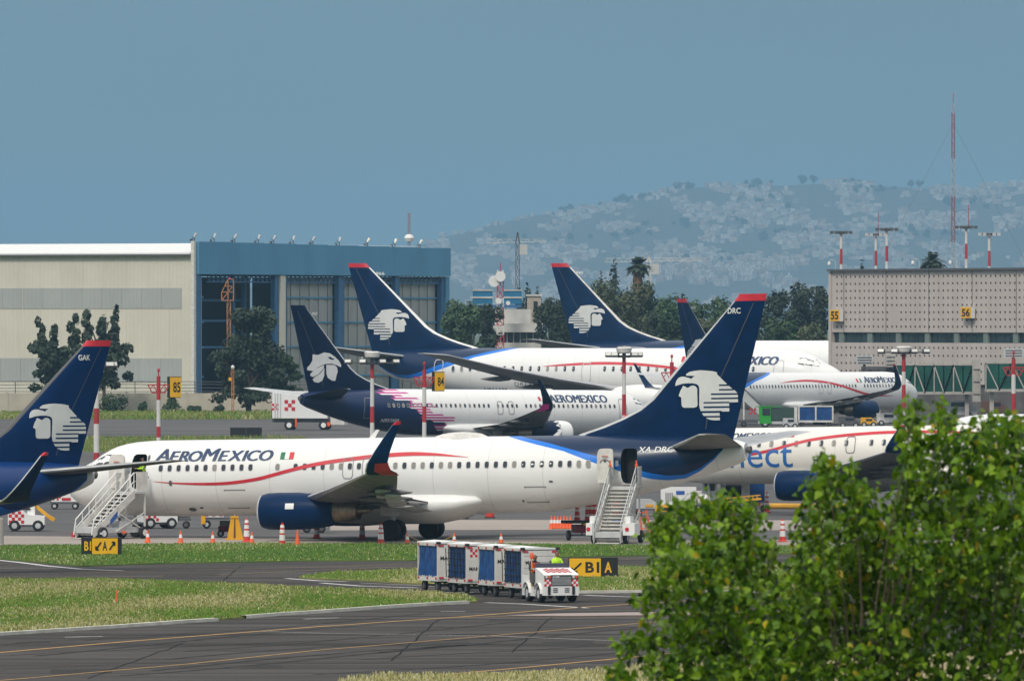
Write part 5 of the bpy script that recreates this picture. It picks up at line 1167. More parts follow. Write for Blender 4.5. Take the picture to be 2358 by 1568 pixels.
for u0, u1, v0, v1, Y, lab in ((1214,1246,682,745,1345,'pale house wall between trees behind the jets'),(1452,1500,722,760,1380,'low beige building by the red crane base'),(1510,1540,720,760,1385,'short beige building right of the crane')):
    t = thing('low_building', lab, 'building', (ux((u0+u1)/2,Y), Y, gz(Y))); w_ = ux(u1,Y)-ux(u0,Y); z1 = vz(v0,Y)-gz(Y)
    MB().box((0,3,z1/2), (w_,6,z1)).build('wall', mat('beige_render', (.42,.36,.29), .85, var=.15), t); MB().box((0,3,z1+.12), (w_+.4,6.4,.24)).build('roof', M_tel, t); MB().box((w_*.1,-.03,z1-1.3), (w_*.3,.08,1.2)).build('window', M_glass, t)

# ================================================================== background vegetation
BARK = mat('tree_bark', (0.08, 0.06, 0.045), 0.9, var=.3)
FO = {'dark': mat('foliage_dark', (0.030, 0.048, 0.026), .85, var=.4, scale=.8), 'green': mat('foliage_green', (0.045, 0.085, 0.028), .8, var=.4, scale=.8), 'olive': mat('foliage_olive', (0.07, 0.085, 0.035), .85, var=.4, scale=.8),
      'blue': mat('foliage_bluish', (0.035, 0.055, 0.042), .85, var=.35, scale=.8), 'bush': mat('foliage_bush', (0.03, 0.06, 0.022), .85, var=.4, scale=2)}
def tree(label, u, Y, vtop, width_px, kind, seed, form='round', n=2600, vbase=None, group='trees behind the jets', leaf=.30):
    r = random.Random(seed); g_ = gz(Y); t = thing('tree', label, 'tree', (ux(u,Y), Y, g_), 0, group); H_ = vz(vtop,Y)-g_; W = width_px*1.42*Y/FPX; mb = MB()
    lumps = []
    if form == 'round':
        for k in range(34): a = r.uniform(0, 6.28); q = r.uniform(.1, 1.0); z = H_*r.uniform(.25, .93); lumps.append((math.cos(a)*W*.42*q*(1.15-.5*z/H_), math.sin(a)*W*.3*q, z, W*r.uniform(.07,.15), H_*r.uniform(.05,.10)))
        lumps.append((0,0,H_*.85,W*.22,H_*.14))
    elif form == 'spire':
        for k in range(12): f = k/11; z = H_*(.18+.74*f); ww = W*.42*(1-f)**.7+W*.07; a = r.uniform(0, 6.28); lumps.append((math.cos(a)*ww*.35, math.sin(a)*ww*.35, z, ww*.75, H_*.10))
    elif form == 'wispy':
        for k in range(54): a = r.uniform(0, 6.28); f = r.random()**.8; z = H_*(.10+.80*f); q = W*.40*(1-.55*f)*r.uniform(.2,1)**.7; lumps.append((math.cos(a)*q, math.sin(a)*q*.8, z, W*r.uniform(.045,.095), H_*r.uniform(.04,.09)))
        for k in range(4): lumps.append((r.uniform(-.18,.18)*W, r.uniform(-.1,.1)*W, H_*r.uniform(.35,.65), W*.15, H_*.12))
    elif form == 'forked':
        for sx, top in ((-.30,.98),(-.08,.90),(.26,1.0)):
            for k in range(9): f = k/8; lumps.append((sx*W*(.35+.75*f)+r.uniform(-.08,.08)*W, r.uniform(-.15,.15)*W, H_*(.34+(top-.38)*f), W*(.15-.085*f)*r.uniform(.7,1.3), H_*r.uniform(.05,.085)))
        for k in range(16): lumps.append((r.uniform(-.50,.50)*W, r.uniform(-.2,.2)*W, H_*r.uniform(.26,.68), W*r.uniform(.07,.13), H_*r.uniform(.035,.07)))
    tk = MB(); tk.tube([(0,0,-.1),(r.uniform(-.2,.2),0,H_*.3),(r.uniform(-.4,.4),0,H_*.65)], [W*.018+.12, W*.012+.1, .06], 8)
    for l in lumps[:12]: tk.tube([(0,0,H_*r.uniform(.2,.4)), (l[0]*.5, l[1]*.5, l[2]*.75), (l[0],l[1],l[2])], [.14,.09,.03], 5)
    tk.build('trunk', BARK, t)
    tot = sum(l[3]*l[3]*l[4] for l in lumps)**1
    for l in lumps:
        k = max(30, int(n * (l[3]*l[4]) / sum(q[3]*q[4] for q in lumps))); blob_leaf(mb, l[:3], l[3], l[3], l[4], k, leaf, r, 0)
    mb.build('crown', FO[kind], t, fixn=False); return t
tree('dark forked tree left of its twin against the cream hangar', 137, 1122, 727, 92, 'dark', 1, 'forked', 4200, group='trees by the hangar', leaf=.26)
tree('dark forked tree partly behind the blue regional tail', 240, 1124, 711, 88, 'dark', 2, 'forked', 4200, group='trees by the hangar', leaf=.26)
tree('big dark wispy tree covering the open hangar bay', 573, 1118, 690, 185, 'dark', 3, 'wispy', 9500, group='trees by the hangar', leaf=.22)
tree('green tree low beside the wispy tree and navy tail', 650, 1122, 815, 70, 'green', 4, 'round', 1800, group='trees by the hangar')
BT = [(1048,1290,688,66,'green','round','leafy tree touching the right end of the hangar'),(1085,1285,694,70,'green','round','leafy tree in front of the left blue cabin'),(1118,1300,698,60,'dark','round','darker tree left of the white telecom building'),
      (1215,1400,652,46,'blue','spire','bluish conifer right of the lattice crane tower'),(1238,1395,664,44,'blue','spire','smaller bluish conifer behind the pale house wall'),(1196,1410,664,36,'blue','spire','thin bluish conifer behind the crane tower'),
      (1268,1300,680,62,'dark','round','dark tree left of the far emblem fin'),(1300,1310,690,60,'olive','round','olive tree behind the far emblem fin'),(1392,1330,640,92,'olive','round','broad olive tree right of the far emblem fin'),
      (1415,1400,594,52,'blue','spire','tall bluish conifer left of the palm'),(1385,1405,626,30,'blue','spire','narrow conifer at the left of the tall pair'),(1440,1335,668,90,'olive','round','olive tree below the palm'),(1350,1325,694,70,'olive','round','olive tree low behind the fin front edge'),
      (1560,1340,672,78,'green','round','green tree between crane and navy fin'),(1600,1360,690,60,'green','round','green tree right behind the small navy fin'),(1660,1345,680,86,'green','round','green tree behind the big near fin'),(1720,1345,690,70,'olive','round','olive tree right of the near fin tip'),
      (1782,1320,668,66,'dark','round','dark tree right of the near red fin cap'),(1842,1315,650,80,'dark','round','tallest dark tree left of the terminal'),(1893,1320,662,60,'dark','round','dark tree touching the terminal corner'),(1800,1250,735,80,'green','round','low green tree before the dark ones'),(1868,1240,740,80,'olive','round','low olive tree below the terminal corner'),(1520,1345,700,60,'dark','round','dark tree at the red crane foot'),(1620,1300,735,80,'olive','round','low olive tree behind the small fin'),(1462,1350,648,80,'olive','round','olive tree hugging the palm skirt'),(1498,1352,676,70,'green','round','green tree right of the palm skirt'),(1536,1350,684,66,'olive','round','olive tree between the palm and the green trees'),(1330,1345,668,70,'olive','round','olive tree seen behind the far fin')]
for i, (u, Y, v, wpx, kd, fm, lab) in enumerate(BT): tree(lab, u, Y, v, wpx*(1.15 if fm == 'round' else 1), kd, 60+i, fm, 3600 if fm == 'round' else 1800, leaf=.24)
# palms
def palm(label, u, Y, vtop, vskirt, seed, skirt=True, sc=1.0):
    r = random.Random(seed); g_ = gz(Y); t = thing('palm_tree', label, 'palm tree', (ux(u,Y), Y, g_)); H_ = vz(vtop,Y)-g_-1.2*sc
    MB().tube([(0,0,-.1),(.1,0,H_*.5),(0,0,H_)], [.4,.3,.25], 8).build('trunk', BARK, t); fr_ = MB()
    for k in range(64):
        a = r.uniform(0, 6.28); e = r.uniform(-.35, 1.35); L_ = r.uniform(1.7, 2.5)*sc; d = Vector((math.cos(a)*math.cos(e), math.sin(a)*math.cos(e), math.sin(e))); side_ = Vector((-math.sin(a), math.cos(a), 0)); P = []
        for q in range(4): f = q/3; P.append(Vector((0,0,H_)) + d*L_*f + Vector((0,0,-.9*sc*f*f)))
        for q in range(3):
            w0, w1 = (.06,.42,.5,.04)[q]*sc, (.06,.42,.5,.04)[q+1]*sc; fr_.add([P[q]-side_*w0, P[q]+side_*w0, P[q+1]+side_*w1+Vector((0,0,-.15*w1)), P[q+1]-side_*w1+Vector((0,0,-.15*w1))], [(0,1,2,3)])
    fr_.build('fronds', FO['dark'] if sc > .9 else FO['green'], t, fixn=False)
    if skirt:
        sk = MB(); zb_ = vz(vskirt,Y)-g_
        for k in range(90):
            a = r.uniform(0, 6.28); z = r.uniform(zb_+.8, H_); w_ = .25+.75*(z-zb_)/(H_-zb_); p = Vector((math.cos(a)*w_, math.sin(a)*w_, z)); s_ = Vector((-math.sin(a), math.cos(a), 0))*.22; sk.add([Vector((p.x*.6,p.y*.6,z+.5))-s_*.5, Vector((p.x*.6,p.y*.6,z+.5))+s_*.5, p*1.0+s_+Vector((0,0,-1.0)), p-s_+Vector((0,0,-1.1))], [(0,1,2,3)])
        sk.build('dead_skirt', mat('dead_fronds', (.17,.095,.05), .9, var=.3), t, fixn=False)
palm('tall palm with shaggy brown skirt beside the crane', 1470, 1370, 592, 690, 5)
palm('round palm top rising behind the terminal roof', 2147, 1300, 583, 640, 6, False, .95)
tree('small conifer tip behind the terminal roof', 1986, 1300, 604, 22, 'blue', 99, 'spire', 700)
for i, (u, v0, w_, lab) in enumerate(((262,905,64,'large dark bush against the perimeter wall right of the blue tail'),(413,925,22,'tiny round bush by the wall left of the conical one'),(487,905,52,'conical clipped green bush under the 85 board'),(553,935,30,'low round bush by the wall right of the cone bush'),(610,932,26,'small low bush beneath the dark tree'),(680,940,20,'tiny bush at the right end of the wall'))):
    if i in (1, 2, 3, 4): u = (u - 0) if False else {1:413,2:398,3:447,4:502}[i] if False else (u if i == 0 else {1:330,2:396,3:448,4:502}[i])
    Y = 1121; g_ = gz(Y); t = thing('bush', lab, 'bush', (ux(u,Y), Y, g_), 0, 'bushes along the perimeter wall'); H_ = vz(v0,Y)-g_; W = w_*Y/FPX; r = random.Random(200+i); mb = MB()
    if i == 2:
        for k in range(6): f = k/5; blob_leaf(mb, (0,0,H_*(.15+.75*f)), W*.5*(1-f)+.1, W*.4*(1-f)+.1, H_*.16, 160, .14, r, 0)
    else:
        for k in range(5): blob_leaf(mb, (r.uniform(-.3,.3)*W, 0, H_*r.uniform(.3,.6)), W*.28, W*.25, H_*.42, 150, .16, r, 0)
    mb.build('leaves', FO['green'] if i == 2 else FO['bush'], t, fixn=False); MB().tube([(0,0,-.1),(0,0,H_*.6)], .06, 5).build('stem', BARK, t)
# ================================================================== ground equipment
bpy.context.view_layer.update()
MWA = PA.matrix_world.copy()
def wheel(parent, c, r_, wd, rim=M_lgrey, ax='x'):
    ty = MB(); ty.lathe([(-wd/2,.55*r_),(-wd/2,.85*r_),(-wd*.3,r_),(wd*.3,r_),(wd/2,.85*r_),(wd/2,.55*r_)], c, ax, 18); o = ty.build('wheel', M_black, parent, smooth=40)
    rm = MB(); rm.lathe([(-wd*.52,.1*r_),(-wd*.50,.52*r_),(-wd*.3,.56*r_),(wd*.3,.56*r_),(wd*.50,.52*r_),(wd*.52,.1*r_)], c, ax, 14); rm.build('rim', rim, o); return o
def airstair(name, label, top, dirv, width, rail_m, fenders=False):
    d = Vector((dirv[0], dirv[1], 0)).normalized(); rz = math.atan2(d.x, -d.y)          # local -y runs down the flight
    hs = top.z - .10; t = thing(name, label, 'airstair', (top.x, top.y, 0), rz); w2 = width/2; n = max(8, round(hs/.185)); run = n*.235; y0 = -.95
    sm = MB(); sm.box((0, 0, 0), (width-.1, .26, .05)); sm.box((0, .12, -.075), (width-.1, .03, .12), 1); so_ = sm.build('step', [M_offw, M_dgrey if not fenders else M_offw], t); me = so_.data
    for i in range(n):
        loc = (0, y0 - .12 - i*run/n, hs - (i+1)*hs/n*(1) + .06)
        if i == 0: so_.location = loc
        else: piece('step', me, t, loc)
    MB().box((0, y0/2+.12, hs-.04), (width+.3, abs(y0)+.24, .09)).build('platform', M_lgrey, t)
    for s_ in (-1, 1):
        P = [(s_*w2, y0+.05, hs+.16), (s_*w2, y0+.05, hs-.32), (s_*w2, y0-run, -.02+.12), (s_*w2, y0-run-.1, .45)]
        st = MB(); st.prism(P, (s_*.06, 0, 0)); so2 = st.build('stringer', M_offw, t)
        if not fenders and s_ > 0:
            f = flat((w2+.075, y0-run*.35, hs*.62), (0,-.62*1,-.55), (0,.0,.22)); MB().prism([(w2+.066, y0-run*.42, hs*.60), (w2+.066, y0-run*.60, hs*.42), (w2+.066, y0-run*.60, hs*.30), (w2+.066, y0-run*.42, hs*.48)], (.01,0,0)).build('blue_plate', mat('plate_blue', (.03,.10,.36), .5), so2)
        r_ = MB(); r_.tube([(s_*(w2+.03), .05, hs+1.0), (s_*(w2+.03), y0, hs+1.0), (s_*(w2+.03), y0-run, 1.05), (s_*(w2+.03), y0-run-.15, .25)], .03, 6)
        r_.tube([(s_*(w2+.03), .05, hs+.55), (s_*(w2+.03), y0, hs+.55), (s_*(w2+.03), y0-run, .6)], .022, 6)
        for q in range(7): f = q/6; yy = y0 - run*f; r_.bar((s_*(w2+.03), yy, hs*(1-f)+.05), (s_*(w2+.03), yy, hs*(1-f)+1.0+.05*f), .035)
        r_.build('handrail', rail_m, t)
        pp = MB(); pp.box((s_*(w2+.12), y0*.45, hs+.55), (.04, abs(y0)*.9, 1.0)); pp.build('platform_side_panel', M_offw, t)
        lg = MB(); lg.bar((s_*(w2+.05), -.15, hs-.1), (s_*(w2+.05), -.15, .35), .08); lg.bar((s_*(w2+.05), -.2, hs*.55), (s_*(w2+.05), y0-run*.45, .4), .06); lg.bar((s_*(w2+.05), -.15, .4), (s_*(w2+.05), y0-run*.38, hs*.55), .06); lg.build('support_leg', M_offw, t)
    ch = MB(); ch.box((0, y0-run*.40, .48), (width*1.05, run+.6, .28)); ch.box((w2*.6, y0-run*.2, .75), (.6, .9, .4)); ch.build('chassis', M_lgrey, t)
    for s_ in (-1, 1):
        for yy in (-.35, y0-run*.82): wheel(t, (s_*(w2+.16), yy, .33), .33, .22, M_white)
    if fenders:
        for s_ in (-1, 1):
            wx = .34 if s_ < 0 else .62
            f = MB(); f.box((s_*(w2+.12+wx/2), y0-run*.80, .78), (wx, 1.3, .62)); f.box((s_*(w2+.16+.1), y0-run*.7, 1.25), (.26, .9, .36)); fo = f.build('fender', M_white, t, smooth=False)
            MB().lathe([(0,.11),(-.05,.09)], (s_*(w2+.34), y0-run*.80-.65, .78), 'y', 12).build('tail_lamp', M_red, fo)
            ca = MB(); ca.lathe([(0,.06),(.12,.09),(.16,.05),(.34,.04),(.36,.015)], (s_*(w2+.02), y0*.8, hs+1.0), 'z', 8); ca.build('warning_light', M_orange, t)
        decal('plate_lettering', fit2d(text2d('AM503', 0, .02), .02, .50, .015, .125), flat((-.12, y0-run*.62-.012, .62*hs*.62), (1,0,0), (0,0,1), 0), mat('plate_blue', (.03,.10,.36), .5), t)
    else:
        MB().box((w2*.2, y0-run*.9, .33), (width*1.5, .12, .10)).build('outrigger', M_lgrey, t); MB().box((w2*1.2, y0-run*.1-.55, .36), (.22,.1,.12)).build('indicator_lamp', M_orange, t)
        MB().lathe([(0,.12),(.25,.13)], (-w2*1.3, y0-run, .12), 'z', 10).build('bumper_roller', M_red, t)
    return t
pf = MWA @ Vector((4.78, -2.0, 2.80)); airstair('airstair', 'white airstair with open treads at the front door of the near jet', pf, (-.66, -.75), 1.25, M_white)
pr = MWA @ Vector((32.1, -1.98, 2.80)); airstair('airstair', 'worn white airstair facing us at the rear door of the near jet', pr, (-.22, -.975), 1.35, M_lgrey, True)

# traffic cones
def cone(label, u, vb, hgt, kind, group):
    p = gp(u, vb); t = thing('traffic_cone', label, 'traffic cone', p, 0, group); k = hgt; m = M_orange if kind != 'tall' else M_conered
    if kind == 'tall':
        prof = [(0.02,.20),(.06,.205),(.10,.165),(.24*k,.155),(.24*k,.156),(.34*k,.15),(.34*k,.15),(.50*k,.14),(.50*k,.141),(.58*k,.136),(.58*k,.135),(.74*k,.122),(.74*k,.123),(.82*k,.115),(.82*k,.114),(.94*k,.09),(k,.04)]; idx = [0,0,0,0,1,1,1,0,0,1,1,0,0,1,1,0]
        mb = MB(); mb.lathe(prof, (0,0,0), 'z', 16, idx); mb.build('body', [m, M_tape], t, smooth=40); MB().box((0,0,.03), (.46,.46,.06)).build('base', m, t)
        MB().tube([(-.05,0,.97*k),(-.04,0,k+.05),(.04,0,k+.05),(.05,0,.97*k)], .015, 5).build('handle', m, t)
    else:
        prof = [(.04,.15),(.45*k,.095),(.45*k,.096),(.70*k,.065),(.70*k,.064),(k,.022)]; idx = [0,0,1,1,0]
        mb = MB(); mb.lathe(prof, (0,0,0), 'z', 14, idx if kind == 'band' else [0]*5); mb.build('body', [m, M_tape], t, smooth=40); MB().box((0,0,.02), (.34,.34,.04)).build('base', m, t)
G1 = 'small cones along the apron edge'; G2 = 'tall striped cones round the near jet'
for u, vb, h, kd, lab in ((340,1249,.66,'band','small banded cone just right of the front airstair'),(416,1252,.70,'band','small banded cone below the forward belly of the near jet'),(490,1253,.68,'band','small banded cone left of the yellow jack stand'),(580,1253,.66,'band','small banded cone beside the leftmost tall striped cone'),(685,1257,.86,'plain','plain orange cone without bands below the blue engine'),(938,1254,.62,'band','small cone between the two main wheels, chain tied to it'),(1046,1254,.62,'band','small cone right of the main wheels at the chain end'),(1154,1254,.62,'band','lone small cone below the white rear belly')): cone(lab, u, vb, h, kd, G1)
for u, vb, h, lab in ((568,1248,1.22,'tall striped cone beside the yellow jack stand'),(650,1256,1.12,'tall striped cone in front of the engine intake'),(877,1252,1.04,'tall striped cone just left of the main wheels'),(729,1239,.9,'tall red cone half hidden behind the engine'),(834,1241,1.0,'tall red cone in shade behind the exhaust'),(1802,1247,1.15,'tall striped cone standing alone on the concrete by the tree'),(1766,1180,1.2,'tall striped cone in front of the yellow hose'),(1880,1192,.9,'striped cone under the cream jet engine'),(1899,1188,.9,'striped cone behind another under the cream jet engine')): cone(lab, u, vb, h, 'tall', G2)
for i in range(7): cone('orange cone in the row left of the red trailer', 1270+i*7.2, 1218, .74, 'band', 'row of cones by the red trailer')
a, b_ = gp(938,1254), gp(1046,1254); ch = MB(); ch.tube([a.lerp(b_, k/14) + Vector((0,0,.5-.42*math.sin(math.pi*k/14))) for k in range(15)], .02, 5); tag(ch.build('chain', mat('yellow_chain', (.38,.27,.09), .7)), 'sagging yellow chain between two small cones under the main wheels', 'chain')

# taxiway signs
def taxi_sign(label, u0, u1, v0, v1, vb, parts):
    Y = gp(u0, vb).y; x0, x1 = ux(u0,Y), ux(u1,Y); z0, z1 = vz(v1,Y), vz(v0,Y); t = thing('taxiway_sign', label, 'sign', (x0, Y, 0)); w_ = x1-x0
    MB().box((w_/2, .16, (z0+z1)/2), (w_, .32, z1-z0)).build('sign_box', M_signb, t)
    for q in (.15, .85): MB().box((w_*q, .16, z0/2), (.06,.06,max(.05,z0))).build('sign_leg', M_dgrey, t)
    for ua, ub, face, ink, glyphs in parts:
        xa, xb = ux(ua,Y)-x0, ux(ub,Y)-x0; f = MB().box(((xa+xb)/2, -.012, (z0+z1)/2), (xb-xa, .03, z1-z0-.08)).build('sign_face', face, t)
        for g_, ga, gb in glyphs:
            a_, b_ = ux(ga,Y)-x0, ux(gb,Y)-x0; zl, zh = z0+(z1-z0)*.24, z0+(z1-z0)*.78
            if g_ in ('sw','ne'):
                s_ = 1 if g_ == 'ne' else -1; cx, cz, h = (a_+b_)/2, (zl+zh)/2, (b_-a_)/2; hh = (zh-zl)/2*.8; q = .055; A_ = MB()
                p0, p1 = Vector((cx-s_*h*.8,0,cz-s_*hh)), Vector((cx+s_*h,0,cz+s_*hh)); A_.bar(p0+Vector((0,-.035,0)), p1+Vector((0,-.035,0)), .02, q*1.4); A_.bar(p1+Vector((0,-.035,0)), p1+Vector((-s_*h*1.05,-.035,0)), .02, q*1.4); A_.bar(p1+Vector((0,-.035,0)), p1+Vector((0,-.035,-s_*hh*.95)), q*1.4, .02); A_.build('arrow', ink, f)
            else: decal('lettering', fit2d(text2d(g_, 0, .03), a_, b_, zl, zh), flat((0,-.032,0), (1,0,0), (0,0,1)), ink, f)
taxi_sign('black and yellow taxiway sign with two arrows in front of the airstair', 187, 280, 1237, 1277, 1279, [(190,212,M_signb,M_signy,[('B1',194,210)]),(212,271,M_signy,M_signb,[('sw',221,234),('A',236,247),('ne',251,264)])])
taxi_sign('yellow and black taxiway sign with one arrow behind the baggage tug', 1309, 1423, 1283, 1329, 1331, [(1311,1383.5,M_signy,M_signb,[('sw',1317,1341),('B1',1348,1380)]),(1383.5,1416,M_signb,M_signy,[('A',1392,1409)])])
p = gp(530, 1009); t = thing('sign_back', 'plain black back of a board standing on the grass behind the cockpit', 'sign', p); w_ = ux(603,p.y)-ux(530,p.y); MB().box((w_/2,.1,.55), (w_,.25,.95)).build('board', M_signb, t); MB().box((w_/2,-.04,.55), (.05,.04,.95)).build('centre_post', M_dgrey, t)
for q in (.1,.9): MB().box((w_*q,.1,.05), (.08,.1,.12)).build('foot', M_dgrey, t)
p = gp(266, 1393); t = thing('marker_stake', 'short orange marker stake in the dry grass island', 'stake', p); MB().bar((0,0,0), (.05,0,.55), .06, .05).build('stake', M_orange, t); MB().box((.05,0,.56), (.08,.07,.08)).build('stake_cap', M_orange, t)
p = gp(3, 1256); t = thing('post', 'beige post at the far left edge below the blue jet', 'post', p); MB().lathe([(0,.17),(.05,.13),(1.35,.12),(1.42,.08)], (0,0,0), 'z', 12).build('shaft', M_conc, t); MB().lathe([(0,.22),(.06,.2)], (0,0,0), 'z', 12).build('footing', M_conc, t)

# ------------------------------------------------------------------ people
def person(name, label, loc, rz, joints, vest, shirt, hs=1.0, parent_vest=True):
    me = bpy.data.meshes.new(name); names = list(joints); V = [joints[k][0] for k in names]; idx = {k: i for i, k in enumerate(names)}
    E = [(idx[joints[k][2]], idx[k]) for k in names if joints[k][2]]
    me.from_pydata(V, E, []); o = link(name, me)
    md = o.modifiers.new('skin', 'SKIN'); md.use_smooth_shade = True; sb = o.modifiers.new('sub', 'SUBSURF'); sb.levels = 1; sb.render_levels = 1
    for i, k in enumerate(names): me.skin_vertices[0].data[i].radius = (joints[k][1], joints[k][1]); me.skin_vertices[0].data[i].use_root = (i == 0)
    bpy.context.view_layer.update(); dg = bpy.context.evaluated_depsgraph_get(); m2 = bpy.data.meshes.new_from_object(o.evaluated_get(dg)); o.modifiers.clear(); o.data = m2
    m2.materials.clear()
    for m in (M_skin, M_hair, shirt, M_cloth): m2.materials.append(m)
    hd = Vector(joints['head'][0]); nk = Vector(joints['neck'][0]); pv_ = Vector(joints['pelvis'][0])
    ha = [Vector(joints[k][0]) for k in names if k.startswith(('hand', 'fin'))]
    for f in m2.polygons:
        c = f.center
        if (c-hd).length < .17 and c.z > nk.z - .01: f.material_index = 1 if (c.z > hd.z + .045 or (c.y > hd.y + .03 and c.z > hd.z - .05)) else 0
        elif any((c-h).length < .085 for h in ha): f.material_index = 0
        elif c.z < pv_.z + .05 and not any(k in () for k in names): f.material_index = 3
        else: f.material_index = 2
    o.location = loc; o.rotation_euler = (0,0,rz); tag(o, label, 'person')
    fc = MB(); fc.lathe([(-.03,.012),(0,.018),(.03,.006)], (hd.x, hd.y-.105, hd.z-.005), 'z', 6); fc.build('nose', M_skin, o)
    for s_ in (-1, 1): MB().lathe([(-.008,.006),(0,.013),(.008,.006)], (hd.x+s_*.034, hd.y-.098, hd.z+.025), 'z', 6).build('eye', M_hair, o); MB().lathe([(-.02,.008),(0,.018),(.03,.01)], (hd.x+s_*.098, hd.y+.01, hd.z), 'z', 6).build('ear', M_skin, o)
    MB().box((hd.x, hd.y-.098, hd.z-.05), (.05,.012,.012)).build('mouth', mat('lips', (.2,.06,.05), .5), o)
    cs = Vector(joints['chest'][0]); vs = MB(); R_ = []
    for f in range(6):
        q = f/5; p = (pv_ + Vector((0,0,.10))).lerp(cs + Vector((0,0,.11)), q); a_, b2 = .20 - .02*math.sin(q*3) + .03*q*(1-q), .15
        if f == 5: a_, b2 = .15, .11
        R_.append([(p.x + a_*math.cos(2*math.pi*k/16), p.y + b2*math.sin(2*math.pi*k/16), p.z) for k in range(16)])
    vs.loft(R_, [0,1,0,0,0], False, False); vs.build('vest', [vest, M_tape], o, smooth=True); return o
def body_joints(seated, lean=0.0, armf=.35, spread=.0):
    pz = 0.0; J = {'pelvis': ((0,0,pz), .14, None), 'waist': ((0,-lean*.3,pz+.16), .125, 'pelvis'), 'chest': ((0,-lean*.7,pz+.36), .15, 'waist'), 'neck': ((0,-lean,pz+.53), .058, 'chest'), 'headb': ((0,-lean-.01,pz+.60), .075, 'neck'), 'head': ((0,-lean-.02,pz+.70), .098, 'headb'), 'headt': ((0,-lean-.01,pz+.79), .07, 'head')}
    for s_, nm in ((-1,'l'),(1,'r')):
        J['sho'+nm] = ((s_*.19,-lean*.75,pz+.43), .065, 'chest'); J['elb'+nm] = ((s_*(.24+spread),-lean-armf*.4,pz+.18), .048, 'sho'+nm); J['wri'+nm] = ((s_*.20,-lean-armf-.08,pz+.20), .034, 'elb'+nm); J['hand'+nm] = ((s_*.19,-lean-armf-.16,pz+.20), .036, 'wri'+nm)
        for q, (dx, L_) in enumerate(((-.03,.07),(-.01,.085),(.01,.08),(.03,.065))): J['fin%s%d' % (nm, q)] = ((s_*.19+dx,-lean-armf-.16-L_,pz+.185), .010, 'hand'+nm)
        J['finthumb'+nm] = ((s_*.19-s_*.055,-lean-armf-.18,pz+.215), .011, 'hand'+nm)
        if seated: J['hip'+nm] = ((s_*.10,-.05,pz-.04), .10, 'pelvis'); J['kne'+nm] = ((s_*.13,-.46,pz+.02), .068, 'hip'+nm); J['ank'+nm] = ((s_*.13,-.50,pz-.40), .045, 'kne'+nm); J['toe'+nm] = ((s_*.14,-.66,pz-.46), .04, 'ank'+nm)
        else: J['hip'+nm] = ((s_*.10,0,pz-.08), .10, 'pelvis'); J['kne'+nm] = ((s_*.11,-.02,pz-.48), .065, 'hip'+nm); J['ank'+nm] = ((s_*.11,.02,pz-.87), .045, 'kne'+nm); J['toe'+nm] = ((s_*.12,-.16,pz-.92), .04, 'ank'+nm)
    return J

# ------------------------------------------------------------------ baggage tug and its train
M_plank = mat('cart_white_boards', (.60,.585,.55), .6, var=.12, scale=2)
def checker(name, parent, fn, n, m, cell, odd=0, cols=None):
    polys = [[(i*cell, j*cell), ((i+1)*cell, j*cell), ((i+1)*cell, (j+1)*cell), (i*cell, (j+1)*cell)] for i in range(cols or n) for j in range(n) if (i+j) % 2 == odd]
    return decal(name, shape2d(polys), fn, m, parent)
TUG = math.radians(17.5); hT = Vector((math.sin(TUG), -math.cos(TUG), 0))
pt = Vector((ux(1294,391), 391.0, 0)) - hT*0.1
tug = thing('baggage_tug', 'white baggage tug with red checkers and two workers pulling the carts', 'tug', pt, TUG)
# local: front face at y=0, body runs to y=+2.9
b_ = MB(); b_.box((0,.10,.50), (1.50,.20,.42)); b_.build('front_bumper', M_white, tug)
bd = MB(); bd.prism([(-.74,.02,.72),(-.74,.02,1.12),(-.74,.12,1.18),(-.74,1.15,1.40),(-.74,1.15,.30),(-.74,.2,.30),(-.74,.2,.72)], (1.48,0,0)); hood = bd.build('hood', M_white, tug, smooth=25)
rb = MB(); rb.box((-.40,2.0,.50), (.72,1.75,.52)); rb.box((.40,2.0,.50), (.70,1.75,.52)); rb.box((0,2.75,.72), (1.5,.35,.7)); rb.build('rear_body', M_white, tug)
cw_ = MB(); cw_.prism([(-.70,1.12,1.36),(-.70,1.20,1.58),(-.70,1.26,1.58),(-.70,1.22,1.34)], (1.40,0,0)); cw_.build('dash_cowl', mat('cowl_navy_grey', (.03,.035,.06), .5), tug)
gr = MB().box((0,-.005,.92), (.86,.06,.42)).build('grille', M_dgrey, tug)
for k in range(6): MB().box((0,-.045,.755+k*.052), (.80,.03,.022)).build('grille_slat', M_lgrey, gr)
decal('number', fit2d(text2d('110', 0, .02), -.34, -.10, 1.00, 1.10), flat((0,-.045,0), (1,0,0), (0,0,1)), M_white, gr)
decal('number', fit2d(text2d('110', .1, .03), -.14, .14, 1.43, 1.53), flat((0,1.10,0), (1,0,0), (0,.28,1)), M_white, tug)
for s_ in (-1, 1):
    hl = MB().box((s_*.58,-.005,1.04), (.28,.05,.13)).build('headlight', M_dgrey, tug)
    for q, m in ((-.06,M_lamp),(.06,M_orange)): MB().lathe([(0,.055),(-.03,.045)], (s_*.58+q,-.03,1.04), 'y', 10).build('lamp_lens', m, hl)
    checker('checker', hood, flat((s_*.58-.15,.012,.64), (1,0,0), (0,0,1)), 3, M_red, .10, 0) if False else checker('checker', tug, flat((s_*.575-.15,-.008,.66), (1,0,0), (0,0,1)), 3, M_red, .10, 0)
    MB().box((s_*.575,.01,.81), (.31,.03,.31)).build('corner_panel', M_white, tug)
    MB().box((s_*.52,-.02,.50), (.10,.06,.34)).build('bumper_pad', M_black, tug)
    for q in range(3): MB().box((s_*.25,-.005,.44+q*.07), (.20,.03,.03)).build('bumper_slot', M_dgrey, tug)
checker('hood_checker', hood, flat((-.54,.22,1.215), (1,0,0), (0,.976,.216)), 6, M_red, .12, 0, 9)
